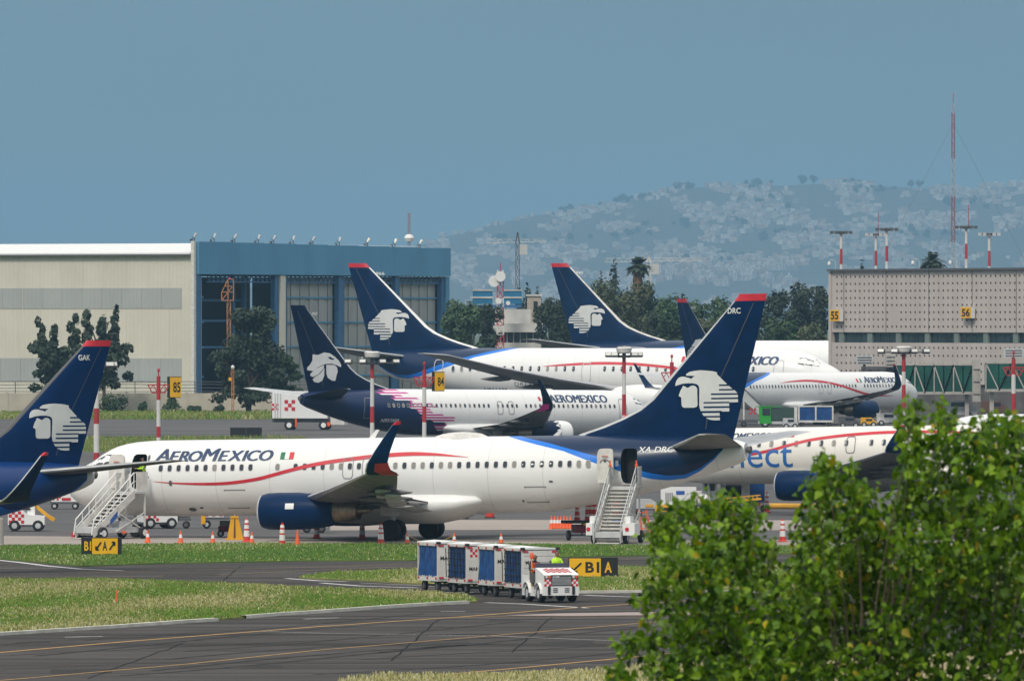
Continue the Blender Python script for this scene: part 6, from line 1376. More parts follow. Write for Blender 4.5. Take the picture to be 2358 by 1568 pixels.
for x in (-.66, .66):
    for y in (.62, 2.15): wheel(tug, (x, y, .34), .34, .26, M_lgrey)
for x in (-.72, .72):
    for y in (.62, 2.15):
        fd = MB(); fd.loft([[(x+q, y+.44*math.cos(math.pi*k/7), .36+.44*math.sin(math.pi*k/7)) for k in range(8)] for q in (-.13, .13)], 0, closed=False); fd.build('wheel_arch', M_white, tug, fixn=False)
for x in (-.38, .38):
    s_ = MB(); s_.box((x,1.95,.84), (.5,.5,.14)); s_.box((x,2.22,1.12), (.5,.12,.5)); s_.build('seat', M_black, tug)
st_ = MB(); st_.tube([(-.38,1.25,1.2),(-.38,1.5,1.35)], .02, 6); st_.tube([(-.38+.18*math.cos(k*.5236),1.5-.06*math.sin(k*.5236),1.35+.17*math.sin(k*.5236)) for k in range(13)], .015, 5); st_.build('steering_wheel', M_black, tug)
bc = MB(); bc.tube([(-.80,1.45,.6),(-.80,1.45,1.75)], .025, 6); bc.build('beacon_pole', M_yellow, tug); MB().lathe([(1.75,.07),(1.85,.09),(1.98,.07),(2.02,.02)], (-.80,1.45,0), 'z', 10).build('beacon', M_orange, tug)
MB().box((-.80,1.35,.98), (.12,.3,.4)).build('step_box', M_dgrey, tug)
Rt = Matrix.Rotation(TUG, 4, 'Z')
pd_ = pt + Rt @ Vector((-.56,1.80,1.12)); person('person', 'tug driver in orange vest and dark clothes seated at left', pd_, TUG - .15, body_joints(True, .05, .30), M_vestr, M_cloth)
pd_ = pt + Rt @ Vector((.36,1.75,1.27)); person('person', 'tug passenger in lime vest looking over the hood', pd_, TUG + .25, body_joints(True, .03, .25), M_lime, M_lime)
pw_ = MWA @ Vector((4.90, -1.15, 3.70)); person('person', 'worker in lime jacket bending in the front doorway of the near jet', pw_, -YAW - .9, body_joints(False, .12, .30), M_lime, M_lime)

def cart(label, front, ang, net, style):
    t = thing('baggage_cart', label, 'baggage cart', front, ang, 'baggage carts behind the tug'); w2, Lc, z0, z1 = .74, 2.3, .50, 2.04
    MB().prism([(-w2-.04,-.06,z1),(w2+.04,-.06,z1),(w2+.04,-.06,z1+.05),(0,-.06,z1+.11),(-w2-.04,-.06,z1+.05)], (0,Lc+.12,0)).build('roof', M_white, t)
    fm = MB()
    for x in (-w2, w2):
        for y in (.03, Lc-.03): fm.box((x,y,(z0+z1)/2), (.09,.09,z1-z0))
    fm.box((0,Lc/2,z0), (2*w2+.1,Lc,.12))
    for x in (-w2, w2): fm.bar((x,0,z1-.05), (x,Lc,z1-.05), .10, .12); fm.bar((x,0,z0+.1), (x,Lc,z0+.1), .08, .14)
    fm.build('frame', M_plank, t)
    if style == 'planks':
        for k in range(6): MB().box((0,-.005,z0+.14+k*.25), (2*w2-.06,.05,.235)).build('end_board', M_plank, t)
        ef = t
    else: ef = MB().box((0,.0,(z0+z1)/2), (2*w2-.06,.05,z1-z0-.06)).build('end_panel', M_plank, t)
    MB().box((0,Lc,(z0+z1)/2), (2*w2-.06,.05,z1-z0-.06)).build('rear_panel', M_plank, t)
    for x in (-w2+.01, w2-.01):
        cu_ = MB(); N = 26; A_, B2 = [], []
        for k in range(N+1): y = .10 + (Lc-.2)*k/N; d = .035*math.sin(k*1.9)+.02*math.sin(k*.7+1); A_.append((x+d*.5,y,z1-.12)); B2.append((x+d+(-.05 if x < 0 else .05),y+.02*math.sin(k),z0+.14))
        mid = [((a[0]+b[0])/2+.03*math.sin(k*.9)*(1 if x > 0 else -1), a[1], (a[2]+b[2])/2) for k, (a, b) in enumerate(zip(A_, B2))]
        cu_.add(A_+mid+B2, [(i,i+1,N+1+i+1,N+1+i) for i in range(N)] + [(N+1+i,N+1+i+1,2*N+2+i+1,2*N+2+i) for i in range(N)]); co = cu_.build('curtain', M_curtain, t, smooth=True, fixn=False)
        if net:
            ne = MB(); xx = x + (-.10 if x < 0 else .10)
            for k in range(6): ne.bar((xx,.12,z0+.2+k*.25), (xx,Lc-.12,z0+.2+k*.25), .02, .035)
            for k in range(7): ne.bar((xx,.2+k*.36,z0+.16), (xx-.03 if x < 0 else xx+.03,.2+k*.36,z1-.15), .035, .02)
            ne.build('net', M_net, co)
    for x in (-w2+.12, w2-.12):
        MB().box((x,-.04,z1-.09), (.20,.03,.07)).build('reflector', M_red, t); MB().box((x,-.04,z0+.09), (.20,.03,.07)).build('reflector', M_red, t)
    for y in (.15, Lc*.5, Lc-.15):
        MB().box((-w2-.055,y,z1-.05), (.03,.14,.08)).build('side_reflector', M_red, t); MB().box((-w2-.055,y,z0+.06), (.03,.14,.08)).build('side_reflector', M_red, t)
    for x in (-w2-.02, w2+.02): MB().box((x,-.04,z1+.03), (.16,.14,.10)).build('corner_buffer', M_black, t)
    un = MB(); un.box((0,Lc/2,.40), (.5,Lc-.3,.10)); un.bar((-.6,.4,.24), (.6,.4,.24), .08); un.bar((-.6,Lc-.4,.24), (.6,Lc-.4,.24), .08); un.bar((0,.1,.38), (0,-.85,.36), .08); un.bar((-.3,.3,.4), (-.3,.55,.24), .06); un.bar((.3,.3,.4), (.3,.55,.24), .06); un.build('undercarriage', M_dgrey, t)
    for x in (-.60, .60):
        for y in (.4, Lc-.4): wheel(t, (x, y, .24), .24, .15, M_dgrey)
    def txt(s, xa, xb, za, zb): decal('lettering', fit2d(text2d(s, 0, .02), xa, xb, za, zb), flat((0,-.036 if style != 'planks' else -.04,0), (1,0,0), (0,0,1)), M_signb, t)
    if style == 'planks': txt('MAM', -.62, -.22, 1.42, 1.58); txt('52', .40, .60, 1.42, 1.58)
    elif style == 'check': txt('MAM', -.66, -.22, .98, 1.14); checker('checker', t, flat((-.62,-.036,1.55), (1,0,0), (0,0,1)), 3, M_red, .11, 0)
    elif style == 'ma': txt('MAM', -.66, -.16, 1.34, 1.50)
    else: txt('MAM', -.68, -.2, 1.38, 1.54)
    return t
c4 = Vector((ux(1243,396.3), 396.3, 0))
cart('boarded baggage cart with net over its curtain, right behind the tug', c4, math.radians(18.5), True, 'planks')
cart('third baggage cart from the left with smooth blue curtain', Vector((ux(1181,399.9), 399.9, 0)), math.radians(18.5), False, 'mam')
cart('second baggage cart from the left with netted curtain and red checker mark', Vector((ux(1114,403.4), 403.4, 0)), math.radians(20), True, 'check')
cart('last baggage cart of the train with smooth blue curtain', Vector((ux(1047,407.0), 407.0, 0)), math.radians(22), False, 'ma')

# ------------------------------------------------------------------ vehicles and gear round the jets
def veh(name, label, cat, u, vb, rz=0.0, group=None): return thing(name, label, cat, gp(u, vb), rz, group)
# jack stand under the nose
t = veh('jack_stand', 'yellow wedge shaped jack stand under the forward belly of the near jet', 'jack', 541, 1243)
for x0, x1, xa, xb in ((-.42,-.08,-.20,-.02),(.06,.46,.02,.16)):
    MB().prism([(x0,-.15,0),(x1,-.15,0),(xb,-.12,1.22),(xa,-.12,1.22)], (0,.28,0)).build('leg_plate', M_yellow, t)
MB().box((-.02,0,1.2), (.42,.34,.10)).build('head_plate', M_yellow, t); MB().box((0,.05,.04), (1.0,.5,.07)).build('base', M_yellow, t); MB().tube([(0,0,.1),(0,0,1.34)], .05, 8).build('screw', M_steel, t)
# tow tractor and trolleys seen below the belly
def tractor(label, u, vb, L_, rz, chk, arm=False, h=.95, white=True):
    t = veh('tow_tractor', label, 'tractor', u, vb, rz)
    b_ = MB(); b_.prism([(-L_/2,-.8,.35),(-L_/2,-.8,h),(-L_*.1,-.8,h),(L_*.05,-.8,h*.78),(L_/2,-.8,h*.70),(L_/2,-.8,.35)], (0,1.6,0)); b_.build('body', M_white if white else M_lgrey, t)
    MB().box((0,0,.32), (L_*.96,1.5,.16)).build('chassis', M_dgrey, t)
    checker('checker', t, flat((-L_/2+.05,-.815,.42), (1,0,0), (0,0,1)), 4, M_red, (h-.48)/4, 0, chk)
    checker('end_checker', t, flat((L_/2+.012,-.6,.42), (0,1,0), (0,0,1)), 3, M_red, .12, 1, 8)
    for x in (-L_*.32, L_*.32):
        for y in (-.74, .74): wheel(t, (x, y, .30), .30, .24, M_lgrey, 'y')
    st = MB(); st.box((-L_*.02,0,h+.05), (.5,.9,.1)); st.box((-L_*.02-.25,0,h+.3), (.12,.9,.45)); st.build('seat', M_black, t)
    if arm:
        a = MB(); a.bar((L_*.15,0,1.5), (L_*.62,-.1,.75), .22, .16); a.bar((L_*.62,-.1,.75), (L_*.75,-.1,.60), .35, .2); a.build('yellow_arm', M_yellow, t); MB().box((L_*.12,0,1.2), (.4,.8,.9)).build('mast_box', M_white, t)
    return t
tractor('red checkered tow tractor with yellow arm at the left edge', 62, 1222, 2.0, 0, 5, True, 1.15)
tractor('red checkered tow tractor seen below the forward belly', 362, 1216, 1.9, .3, 5, False, 1.1)
t = veh('tank_trolley', 'white horizontal tank trolley seen under the near jet belly', 'trolley', 408, 1216); MB().lathe([(-.75,.2),(-.7,.27),(.7,.27),(.75,.2)], (0,0,.86), 'x', 16).build('tank', M_white, t, smooth=40); MB().box((0,0,.5), (1.5,.6,.14)).build('bed', M_dgrey, t)
for x in (-.5,.5):
    for y in (-.3,.3): wheel(t, (x,y,.2), .2, .12, M_dgrey, 'y')
t = veh('tow_bar_cart', 'low cart with red checker board under the jet belly', 'cart', 497, 1216); MB().box((0,0,.55), (1.5,1.0,.12)).build('deck', M_dgrey, t); MB().box((-.1,-.5,.86), (1.1,.06,.46)).build('board', M_white, t); checker('checker', t, flat((-.6,-.55,.68), (1,0,0), (0,0,1)), 2, M_red, .20, 0, 5); MB().box((-.68,-.4,.72), (.24,.3,.95)).build('yellow_post', M_yellow, t)
for x in (-.5,.5):
    for y in (-.4,.4): wheel(t, (x,y,.22), .22, .14, M_lgrey, 'y')
t = veh('power_trolley', 'dark red ground trolley beside the yellow jack stand', 'trolley', 521, 1236); MB().box((0,.3,.42), (.85,.8,.30)).build('body', mat('maroon_paint', (.14,.015,.025), .5), t); MB().box((0,.3,.72), (.7,.6,.30)).build('engine_cover', M_dgrey, t)
for x in (-.3,.3): wheel(t, (x,-.05,.18), .18, .12, M_lgrey, 'y'); wheel(t, (x,.6,.18), .18, .12, M_lgrey, 'y')
t = veh('service_pod', 'white low pod vehicle seen between belly and engine', 'vehicle', 724, 1226, 0); MB().prism([(-.6,-.6,.28),(-.6,-.6,.62),(-.1,-.6,.72),(.55,-.6,.66),(.72,-.6,.30)], (0,1.2,0)).build('body', M_offw, t, smooth=30); MB().box((0,0,1.0), (1.5,1.0,.42)).build('upper_box', M_white, t); MB().box((0,0,.72), (1.3,.9,.2)).build('frame', M_dgrey, t)
for x in (-.4,.4): wheel(t, (x,-.55,.22), .22, .14, M_dgrey, 'y')
# red trailer with cones at the rear
t = veh('trailer', 'red equipment trailer with black deck left of the rear airstair', 'trailer', 1338, 1244, .25); MB().box((-.1,0,.98), (1.7,1.1,.16)).build('deck', M_black, t); MB().box((.05,.1,.62), (.9,.8,.42)).build('red_box', mat('maroon_paint', (.14,.015,.025), .5), t); MB().box((.45,-.3,.86), (.9,.5,.10)).build('yellow_rail', M_yellow, t); ax_ = MB(); ax_.bar((-.72,-.2,.28), (.75,-.2,.28), .08); ax_.bar((0,-.2,.28), (0,-.2,.6), .08); ax_.build('axle', M_dgrey, t)
for x in (-.72,.75): wheel(t, (x,-.2,.28), .28, .16, M_dgrey, 'x')
for i, (dx, hh) in enumerate(((-.20,.5),(.35,.62),(.55,.62),(.72,.62))):
    p = gp(1338,1244) + Vector((dx, .2, 1.06)); c_ = thing('traffic_cone', ['lone cone standing on the black trailer deck','first of three red cones stacked on the trailer','second of three red cones stacked on the trailer','third of three red cones stacked on the trailer'][i], 'traffic cone', p, 0, 'cones carried on the trailer'); mb = MB(); k = hh*1.5
    mb.lathe([(0,.16),(.2*k,.15),(.2*k,.151),(.33*k,.14),(.33*k,.139),(.6*k,.125),(.6*k,.126),(.75*k,.118),(.75*k,.117),(k*.95,.1),(k,.06)], (0,0,0), 'z', 14, [0,0,1,1,0,0,1,1,0,0]); mb.build('body', [M_conered, M_tape], c_, smooth=40); MB().box((0,0,.015), (.36,.36,.03)).build('base', M_conered, c_)
# gear behind the tail
t = veh('ground_power_unit', 'white boxy ground power unit behind the near jet tail', 'power unit', 1570, 1182); MB().box((-.2,0,1.05), (2.1,1.3,1.05)).build('housing', M_white, t); MB().box((-.2,0,.48), (2.3,1.2,.14)).build('chassis', M_dgrey, t); MB().lathe([(-.3,.28),(0,.36),(.3,.36),(.4,.25)], (1.15,-.4,.80), 'x', 14).build('end_drum', M_white, t); MB().box((-.1,-.66,1.25), (.5,.03,.22)).build('blue_plate', mat('plate_blue', (.03,.10,.36), .5), t)
for x in (-.9,.6): wheel(t, (x,-.6,.3), .3, .2, M_dgrey, 'y'); wheel(t, (x,.6,.3), .3, .2, M_dgrey, 'y')
for k in range(4): MB().box((-.95+k*.12,-.66,1.0), (.05,.03,.5)).build('louvre', M_dgrey, t)
t = veh('utility_truck', 'white utility truck with open black machinery behind the tail', 'truck', 1672, 1180); MB().box((0,0,.62), (2.9,1.6,.2)).build('chassis', M_black, t); MB().box((-1.0,0,1.3), (.9,1.5,1.2)).build('cab', M_white, t); MB().box((-1.0,-.77,1.55), (.6,.03,.45)).build('cab_window', M_glass, t); m_ = MB(); m_.box((.2,0,1.0), (1.3,1.2,.6)); m_.lathe([(-.5,.3),(.6,.3)], (.3,-.3,1.4), 'x', 12); m_.build('machinery', M_black, t); MB().lathe([(0,.28),(.12,.3),(.3,.2)], (-.35,-.65,1.5), 'x', 12).build('reel', M_lgrey, t); MB().box((1.15,0,1.25), (.5,1.4,1.1)).build('rear_box', M_offw, t)
for x in (-.95,.9): wheel(t, (x,-.75,.36), .36, .24, M_lgrey, 'y'); wheel(t, (x,.75,.36), .36, .24, M_lgrey, 'y')
t = veh('belt_loader', 'belt loader with long yellow conveyor behind the near jet tail', 'belt loader', 1700, 1186); z_ = 1.0; L0 = -1.65
fr_ = MB(); fr_.bar((L0,-.5,.72), (1.35,-.5,.98), .08, .12); fr_.bar((L0,.3,.72), (1.35,.3,.98), .08, .12); fr_.bar((L0+.7,-.5,.98), (1.3,-.5,1.2), .06, .06); fr_.build('conveyor_frame', M_yellow, t); MB().prism([(L0,-.46,.76),(1.35,-.46,1.02),(1.35,-.46,1.05),(L0,-.46,.79)], (0,.72,0)).build('belt', M_black, t)
for k in range(9): MB().bar((L0+.75+k*.25,-.5,.82+k*.02), (L0+.75+k*.25,-.5,1.04+k*.02), .05).build('rail_post', M_yellow, t)
MB().box((.1,0,.42), (2.4,1.1,.25)).build('chassis', M_dgrey, t); MB().box((1.05,-.2,.55), (.5,.6,.45)).build('red_battery_box', mat('maroon_paint', (.14,.015,.025), .5), t)
for x in (-.8,.9): wheel(t, (x,-.5,.26), .26, .18, M_dgrey, 'y'); wheel(t, (x,.5,.26), .26, .18, M_dgrey, 'y')
t = veh('container_dolly', 'blue curtained container behind the cream jet engine', 'container', 1742, 1178); MB().box((0,0,1.25), (.95,1.2,1.3)).build('container', M_curtain, t); MB().box((0,0,.5), (1.2,1.2,.16)).build('dolly_bed', M_lgrey, t); MB().box((-.5,-.1,1.25), (.06,1.3,1.4)).build('side_frame', M_offw, t)
for x in (-.4,.4): wheel(t, (x,-.5,.2), .2, .14, M_dgrey, 'y'); wheel(t, (x,.5,.2), .2, .14, M_dgrey, 'y')
hs_ = MB(); pa, pb = gp(1738,1172), gp(1990,1174); N = 110; hs_.tube([pa.lerp(pb, k/N) + Vector((0,0,.20)) for k in range(N+1)], [.19 if k % 2 else .155 for k in range(N+1)], 12); tag(hs_.build('air_hose', mat('hose_yellow', (.56,.30,.03), .6, var=.15), smooth=False), 'yellow corrugated air hose lying on the apron by the cream jet engine', 'hose')
# far apron
t = veh('catering_truck', 'white box truck with red checker crosses behind the jagged tail jet', 'truck', 690, 990, math.radians(-8)); z0 = 1.25
MB().box((.2,0,2.55), (5.6,2.3,2.7)).build('box_body', M_white, t); MB().box((.4,0,.95), (6.2,1.5,.35)).build('chassis', M_dgrey, t); MB().box((4.0,0,1.2), (1.4,2.0,1.3)).build('cab', M_offw, t); MB().box((4.2,-1.02,1.5), (.8,.04,.55)).build('cab_window', M_glass, t)
checker('checker', t, flat((-1.35,-1.18,1.95), (1,0,0), (0,0,1)), 3, M_red, .36, 0); checker('checker', t, flat((-2.62,-1.18,2.0), (1,0,0), (0,0,1)), 3, M_red, .22, 0)
for x in (-2.3,-2.05,-1.75): MB().box((x,-1.17,2.5), (.08,.05,2.5)).build('side_post', M_lgrey, t)
for x in (-.9,2.6): wheel(t, (x,-.95,.5), .5, .3, M_white, 'y'); wheel(t, (x,.95,.5), .5, .3, M_white, 'y')
MB().box((-.2,-1.0,.75), (.18,.2,.9)).build('stabiliser_leg', M_orange, t); MB().box((3.1,-1.0,.6), (.3,.2,.4)).build('front_leg', M_orange, t)
t = veh('apron_truck', 'bright green truck beside the gate jet', 'truck', 1782, 984, 0); Mg = mat('bright_green_paint', (.02,.30,.03), .5); MB().box((-.9,0,1.25), (1.2,2.0,1.7)).build('cab', Mg, t); MB().box((-.8,-1.02,1.6), (.8,.04,.7)).build('cab_window', M_glass, t); MB().box((.9,0,1.4), (2.3,1.9,1.3)).build('dark_body', mat('dark_green_body', (.03,.06,.045), .6), t); MB().box((.3,0,.5), (3.8,1.7,.3)).build('chassis', M_lgrey, t); MB().box((-.6,-1.0,2.15), (2.6,.1,.1)).build('roof_rail', Mg, t)
for x in (-.9,1.3): wheel(t, (x,-.85,.4), .4, .25, M_lgrey, 'y'); wheel(t, (x,.85,.4), .4, .25, M_lgrey, 'y')
t = veh('baggage_cart', 'pair bay blue curtained cart under the gate jet', 'baggage cart', 1878, 981, 0); MB().box((0,0,2.05), (3.6,1.5,.12)).build('roof', M_offw, t); MB().box((0,0,.5), (3.6,1.5,.2)).build('bed', M_offw, t)
for x in (-1.75,0,1.75): MB().box((x,-.7,1.27), (.16,.1,1.45)).build('post', M_offw, t)
for x in (-.88,.88): MB().box((x,-.66,1.27), (1.6,.05,1.4)).build('curtain', M_curtain, t)
MB().box((-2.3,0,1.2), (.8,1.4,1.5)).build('end_panel', M_offw, t)
for x in (-1.4,1.4): wheel(t, (x,-.6,.22), .22, .15, M_dgrey, 'y'); wheel(t, (x,.6,.22), .22, .15, M_dgrey, 'y')
t = veh('airstair', 'grey covered airstair at the rear of the gate jet', 'airstair', 1737, 983, 0); MB().prism([(-1.3,-.7,2.9),(-1.3,-.7,3.9),(1.5,-.7,1.3),(1.5,-.7,.3)], (0,1.4,0)).build('flight', M_lgrey, t); MB().prism([(-1.25,-.75,4.0),(-1.25,-.75,4.15),(1.55,-.75,1.55),(1.55,-.75,1.4)], (0,1.5,0)).build('canopy', M_dgrey, t); MB().box((-.2,0,.6), (3.0,1.4,.3)).build('chassis', M_dgrey, t); MB().bar((-1.1,-.6,.6), (-1.1,-.6,3.0), .15).build('support_leg', M_offw, t); checker('checker', t, flat((-.5,-.78,1.3), (1,0,0), (0,0,1)), 3, M_red, .22, 0)
for x in (-1.1,1.0): wheel(t, (x,-.6,.3), .3, .2, M_dgrey, 'y')
r = random.Random(77)
for i, (u, vb, w_, h, m, lab) in enumerate(((1955,986,2.2,1.2,M_dgrey,'dark ground unit beneath the gate jet engine'),(2000,984,1.6,1.0,M_yellow,'small yellow unit near the gate jet nose'),(2045,980,2.4,1.3,M_offw,'pale van shape near the gate jet nose'),(2205,962,4.2,1.9,M_lgrey,'grey van parked below the boarding bridge'),(2290,960,3.0,1.8,mat('brown_truck', (.12,.06,.04), .6),'brown truck under the right boarding bridge'),(1820,988,1.5,1.1,M_lgrey,'low grey unit right of the green truck'))):
    t = veh('service_vehicle', lab, 'vehicle', u, vb); MB().prism([(-w_/2,-.8,.35),(-w_/2,-.8,h),(w_*.2,-.8,h),(w_*.36,-.8,h*.7),(w_/2,-.8,h*.6),(w_/2,-.8,.35)], (0,1.6,0)).build('body', m, t); MB().box((w_*.02,-.82,h*.78), (w_*.4,.03,h*.22)).build('window', M_glass, t)
    for x in (-w_*.3, w_*.3): wheel(t, (x,-.72,.3), .3, .22, M_lgrey, 'y')

# more gear scattered on the apron
def dolly(name, label, cat, u, vb, w_, h, m, m2, chk=False, rz=0.0):
    t = veh(name, label, cat, u, vb, rz); MB().box((0,0,.40), (w_,1.0,.12)).build('bed', M_dgrey, t); MB().prism([(-w_*.45,-.45,.46),(-w_*.45,-.45,h),(w_*.1,-.45,h),(w_*.42,-.45,h*.72),(w_*.42,-.45,.46)], (0,.9,0)).build('housing', m, t, smooth=25); MB().box((w_*.05,-.47,.62), (w_*.3,.03,.16)).build('panel', m2, t)
    for x in (-w_*.35, w_*.35):
        for y in (-.45, .45): wheel(t, (x,y,.2), .2, .14, M_lgrey, 'y')
    MB().bar((w_*.5,0,.36), (w_*.5+.8,0,.25), .06).build('tow_bar', M_dgrey, t)
    if chk: checker('checker', t, flat((-w_*.42,-.465,.55), (1,0,0), (0,0,1)), 3, M_red, .13, 0, 4)
dolly('power_trolley', 'white trolley with red checkers behind the front airstair', 'trolley', 245, 1205, 1.7, 1.1, M_white, M_dgrey, True)
dolly('power_trolley', 'low red trolley far behind the rear belly', 'trolley', 1052, 1194, 1.6, .75, M_conered, M_dgrey)
dolly('power_trolley', 'grey trolley behind the rear airstair', 'trolley', 1492, 1188, 1.5, 1.0, M_lgrey, M_yellow)
dolly('air_starter', 'small yellow start cart under the near jet tail', 'start cart', 1530, 1196, 1.2, .85, M_yellow, M_black)
dolly('lavatory_cart', 'pale cart near the cream jet nose gear', 'cart', 1630, 1176, 1.7, 1.2, M_offw, mat('plate_blue', (.03,.10,.36), .5))
dolly('power_trolley', 'white trolley beyond the left edge tractor', 'trolley', 150, 1172, 1.8, 1.15, M_white, M_red, True)
t = veh('ladder_stand', 'orange leaning ladder stand right of the rear airstair', 'ladder', 1490, 1240, 0); MB().bar((-.2,0,0), (-.45,.1,1.5), .10, .16).build('rail', M_orange, t); MB().bar((.25,0,0), (-.05,.1,1.5), .10, .16).build('rail', M_orange, t)
for k in range(5): MB().bar((-.23-.05*k,.02*k,.25+.28*k), (.19-.06*k,.02*k,.25+.28*k), .05).build('rung', M_orange, t)
for u, vb, lab in ((1420,1189,'white drum barrier far behind the rear airstair'),(1128,1192,'small red drum barrier behind the white belly')):
    t = veh('drum_barrier', lab, 'barrier', u, vb); MB().lathe([(0,.26),(.3,.25),(.3,.251),(.55,.24),(.55,.239),(.9,.2)], (0,0,0), 'z', 14, [0,1,1,0,0]).build('drum', [M_conered, M_tape], t, smooth=40); MB().box((0,0,.03), (.6,.6,.06)).build('base', M_black, t)
# ================================================================== near tree, out of focus at the right
YT = 58.0; SP = YT / FPX
def leaf_mat(i, c):
    m = bpy.data.materials.new('leaf_green_%d' % i); m.use_nodes = True; t = m.node_tree; b = t.nodes['Principled BSDF']; b.inputs['Roughness'].default_value = 0.45; b.inputs['Specular IOR Level'].default_value = 0.28
    b.inputs['Base Color'].default_value = (*c, 1); tr_ = t.nodes.new('ShaderNodeBsdfTranslucent'); tr_.inputs[0].default_value = (c[0]*1.5, c[1]*1.6, c[2]*.7, 1)
    n = t.nodes.new('ShaderNodeTexNoise'); n.inputs['Scale'].default_value = 9; g = t.nodes.new('ShaderNodeNewGeometry'); t.links.new(g.outputs['Position'], n.inputs['Vector'])
    hs = t.nodes.new('ShaderNodeHueSaturation'); hs.inputs['Color'].default_value = (*c, 1); t.links.new(ramp(t, n.outputs[0], .3, .7), hs.inputs['Value']); mr = [x for x in t.nodes if x.type == 'MAP_RANGE'][-1]; mr.inputs[3].default_value = .65; mr.inputs[4].default_value = 1.4
    t.links.new(hs.outputs[0], b.inputs['Base Color'])
    mxs = t.nodes.new('ShaderNodeMixShader'); mxs.inputs[0].default_value = .30; t.links.new(b.outputs[0], mxs.inputs[1]); t.links.new(tr_.outputs[0], mxs.inputs[2]); t.links.new(mxs.outputs[0], t.nodes['Material Output'].inputs['Surface']); return m
LM = [leaf_mat(i, c) for i, c in enumerate(((.105,.200,.010),(.058,.128,.008),(.175,.285,.014),(.018,.050,.006),(.32,.26,.015)))]
LW = [.36, .27, .21, .14, .02]
def leaf_geo():
    o = [(0,0,0),(.33,.22,.07),(.40,.44,.08),(.20,.80,.03),(0,1.15,-.10),(-.20,.80,.03),(-.40,.44,.08),(-.33,.22,.07),(0,.48,-.04)]
    return o, [(0,1,8),(1,2,8),(2,3,8),(3,4,8),(4,5,8),(5,6,8),(6,7,8),(7,0,8)]
LV, LF = leaf_geo()
CLUS = [(1540,1205,62),(1600,1185,55),(1660,1178,60),(1720,1200,60),(1768,1262,32),(1515,1235,34),(1560,1290,80),(1640,1270,80),(1720,1300,80),(1795,1345,48),(1535,1370,62),(1620,1370,90),(1710,1400,100),(1800,1420,90),(1570,1450,75),(1660,1480,100),(1760,1510,110),(1540,1530,70),(1450,1478,34),(1500,1480,40),(1425,1560,40),(1500,1345,30),(1475,1385,24),(1610,1560,100),(1700,1590,100),
        (1897,1062,30),(1872,1112,36),(1915,1108,42),(1962,1072,20),(1962,1120,26),(2005,1148,34),(1900,1172,66),(1975,1190,64),(1890,1240,70),(1960,1270,90),(2030,1230,80),(1860,1320,70),(1930,1360,100),(2020,1340,100),(1880,1450,100),(1980,1460,120),(2080,1440,120),(1850,1540,110),(1960,1570,120),(1838,1275,26),
        (2098,930,26),(2090,965,36),(2108,1005,42),(2085,1040,38),(2112,1060,48),(2100,1110,55),(2080,1160,60),(2172,935,22),(2180,970,34),(2176,1010,40),(2195,1045,50),(2170,1100,60),(2230,1020,48),(2275,1000,52),(2320,985,50),(2290,965,22),(2360,1000,60),(2250,1080,70),(2330,1070,80),(2150,1180,80),(2230,1170,90),(2320,1170,100),(2110,1270,95),(2200,1280,110),(2300,1280,110),(2380,1200,90),(2130,1380,110),(2230,1400,120),(2340,1390,120),(2080,1540,130),(2190,1530,130),(2310,1520,130),(2400,1480,120),(2420,1330,110),(2420,1080,70),
        (1620,1680,140),(1780,1690,150),(1950,1700,160),(2130,1690,160),(2310,1680,160),(2480,1600,150),(1700,1850,170),(1950,1880,190),(2200,1880,190),(2450,1850,180)]
tr_ = thing('leafy_tree', 'green leafy tree filling the lower right corner, closest thing in view', 'tree', (ux(2060,YT), YT, 0.0))
r = random.Random(5); base = Vector((ux(2060,YT), YT, 0)); cents = []
for u, v, rad in CLUS: cents.append((at(u, v, YT) + Vector((0, r.uniform(-.75,.75), 0)) - base, rad*SP*.92))
tk = MB(); tk.tube([(0,0,-.1),(.05,0,2.5),(-.05,.05,5.2),(0,0,7.6)], [.17,.14,.12,.085], 10); tk.build('trunk', BARK, tr_, smooth=True)
forks = [Vector((0,0,7.4)), Vector((-.9,.1,8.35)), Vector((-.25,-.1,8.7)), Vector((.35,.15,8.6))]
bark2 = mat('young_bark', (.11,.085,.06), .8, var=.3)
for f in forks[1:]: MB().tube([(0,0,6.6), f*.5 + Vector((0,0,3.6)), f], [.075,.055,.035], 8).build('limb', bark2, tr_, smooth=True)
for c, rad in cents:
    f = min(forks[1:], key=lambda q: (q-c).length + (0 if q.z < c.z else 2)); bm_ = MB(); mid = f.lerp(c, .55) + Vector((r.uniform(-.06,.06), r.uniform(-.1,.1), r.uniform(-.08,.02))); bm_.tube([f, mid, c], [.011,.006,.002], 6); bm_.build('branch', bark2, tr_)
leaves = []
SHOOT = [(1500,1205,-12,70),(1522,1165,-8,70),(1560,1140,-5,70),(1600,1128,4,75),(1655,1125,8,70),(1700,1140,10,75),(1745,1170,14,75),(1788,1235,16,60),(1484,1330,-18,60),(1466,1372,-22,50),(1440,1452,-24,40),(1412,1470,-20,30),(1408,1545,-16,50),(1858,1090,-10,60),(1884,1042,-6,60),(1904,1032,3,60),(1935,1062,8,60),(1962,1050,4,55),(1985,1095,10,60),(2020,1110,10,70),(2080,925,-6,60),(2098,902,2,70),(2118,935,8,70),(2150,950,-8,70),(2172,912,2,70),(2192,935,8,70),(2218,975,-4,70),(2246,985,4,70),(2268,960,-4,70),(2290,945,3,70),(2318,950,6,70),(2345,958,8,70),(1850,1250,-12,60),(1834,1225,-14,50),(1812,1300,-10,50)]
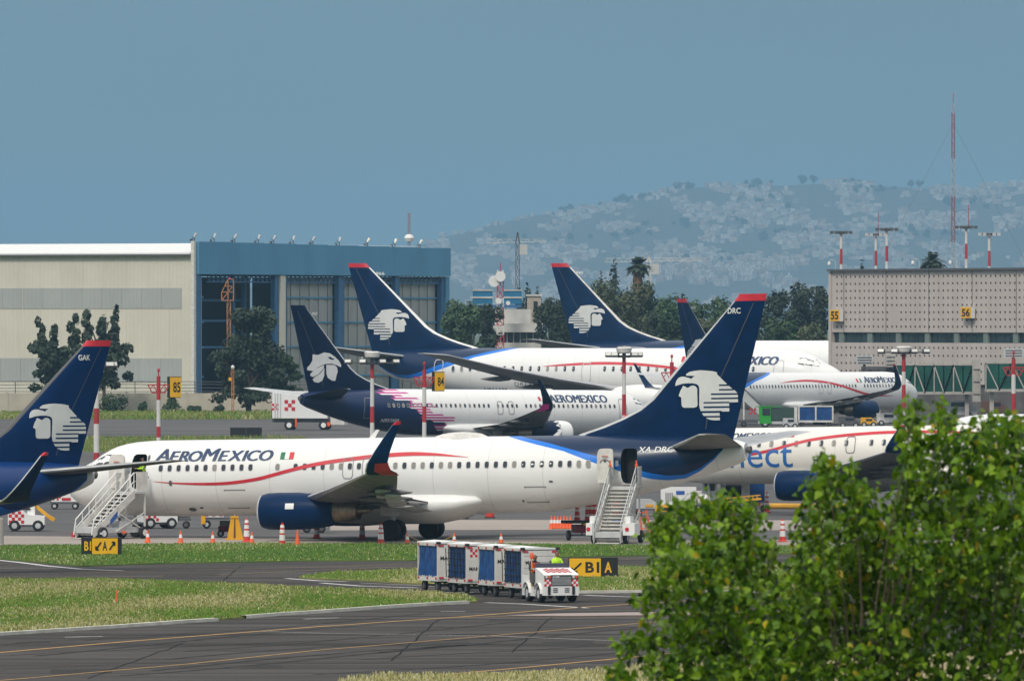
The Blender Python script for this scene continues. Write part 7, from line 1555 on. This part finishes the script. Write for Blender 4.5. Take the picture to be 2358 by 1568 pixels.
for u, v, dx, hh in SHOOT:                                    # young upright shoots breaking the outline
    tip = at(u, v, YT) - base + Vector((0, r.uniform(-.4,.4), 0)); foot = tip + Vector((-dx*SP*1.4, r.uniform(-.05,.05), -hh*SP*1.5)); sb_ = MB(); sb_.tube([foot, foot.lerp(tip,.5) + Vector((r.uniform(-.01,.01),0,0)), tip], [.004,.003,.0015], 5); sb_.build('shoot', bark2, tr_)
    for k in range(17):
        f = k/16; p = foot.lerp(tip, f) + Vector((r.gauss(0,.028), r.gauss(0,.03), r.gauss(0,.012))) * (1.25-.7*f); leaves.append((p, r.uniform(.034,.066)*(1.1-.35*f), (r.gauss(-.9,.5), r.gauss(0,.7), r.uniform(0,6.283)), r.choices(range(5), [.34,.12,.42,.04,.08])[0]))
for c, rad in cents:
    big = c.z < 9.2; n = int(74 * (rad/.10)**2 * (.75 if big else 1)); n = max(14, min(n, 470))
    for _ in range(n):
        while True:
            d = Vector((r.uniform(-1,1), r.uniform(-1,1), r.uniform(-1,1)))
            if d.length < 1: break
        d = d * (.35 + .65*d.length); ex_ = 1.0 if r.random() > .06 else 1.35; p = c + Vector((d.x*rad*1.06*ex_, d.y*rad*1.7, d.z*rad*1.02*ex_)); s_ = r.choice((r.uniform(.028,.045), r.uniform(.04,.070))) * (1.35 if big else 1)
        yaw, pit, rol = r.uniform(0,6.283), r.gauss(-.95,.6), r.gauss(0,.7); leaves.append((p, s_, (pit, rol, yaw), r.choices(range(5), LW)[0]))
leaves.sort(key=lambda q: q[0].y)
def vis(q): P = base + q[0]; u = CU + P.x*FPX/P.y; v = VHOR + (CAMH-P.z)*FPX/P.y; return u < 2340 and v < 1550
front = [q for q in leaves if vis(q)][:300]; fid = set(id(q) for q in front)
lme = []
for i in range(5):
    me = bpy.data.meshes.new('leaf'); me.from_pydata(LV, [], LF); me.materials.append(LM[i]); me.polygons.foreach_set('use_smooth', [True]*len(LF)); lme.append(me)
for p, s_, rot, mi in front: piece('leaf', lme[mi], tr_, p, rot, (s_, s_, s_))
mb = MB()
from mathutils import Euler
for q in leaves:
    if id(q) in fid: continue
    p, s_, rot, mi = q; M = Euler(rot).to_matrix(); o = len(mb.v)
    mb.v += [tuple(p + (M @ Vector(x))*s_) for x in LV]; mb.f += [[o+i for i in f] for f in LF]; mb.m += [mi]*len(LF)
fo = mb.build('foliage', LM, tr_, smooth=60, fixn=False); fo['kind'] = 'stuff'
print('leaves', len(leaves))
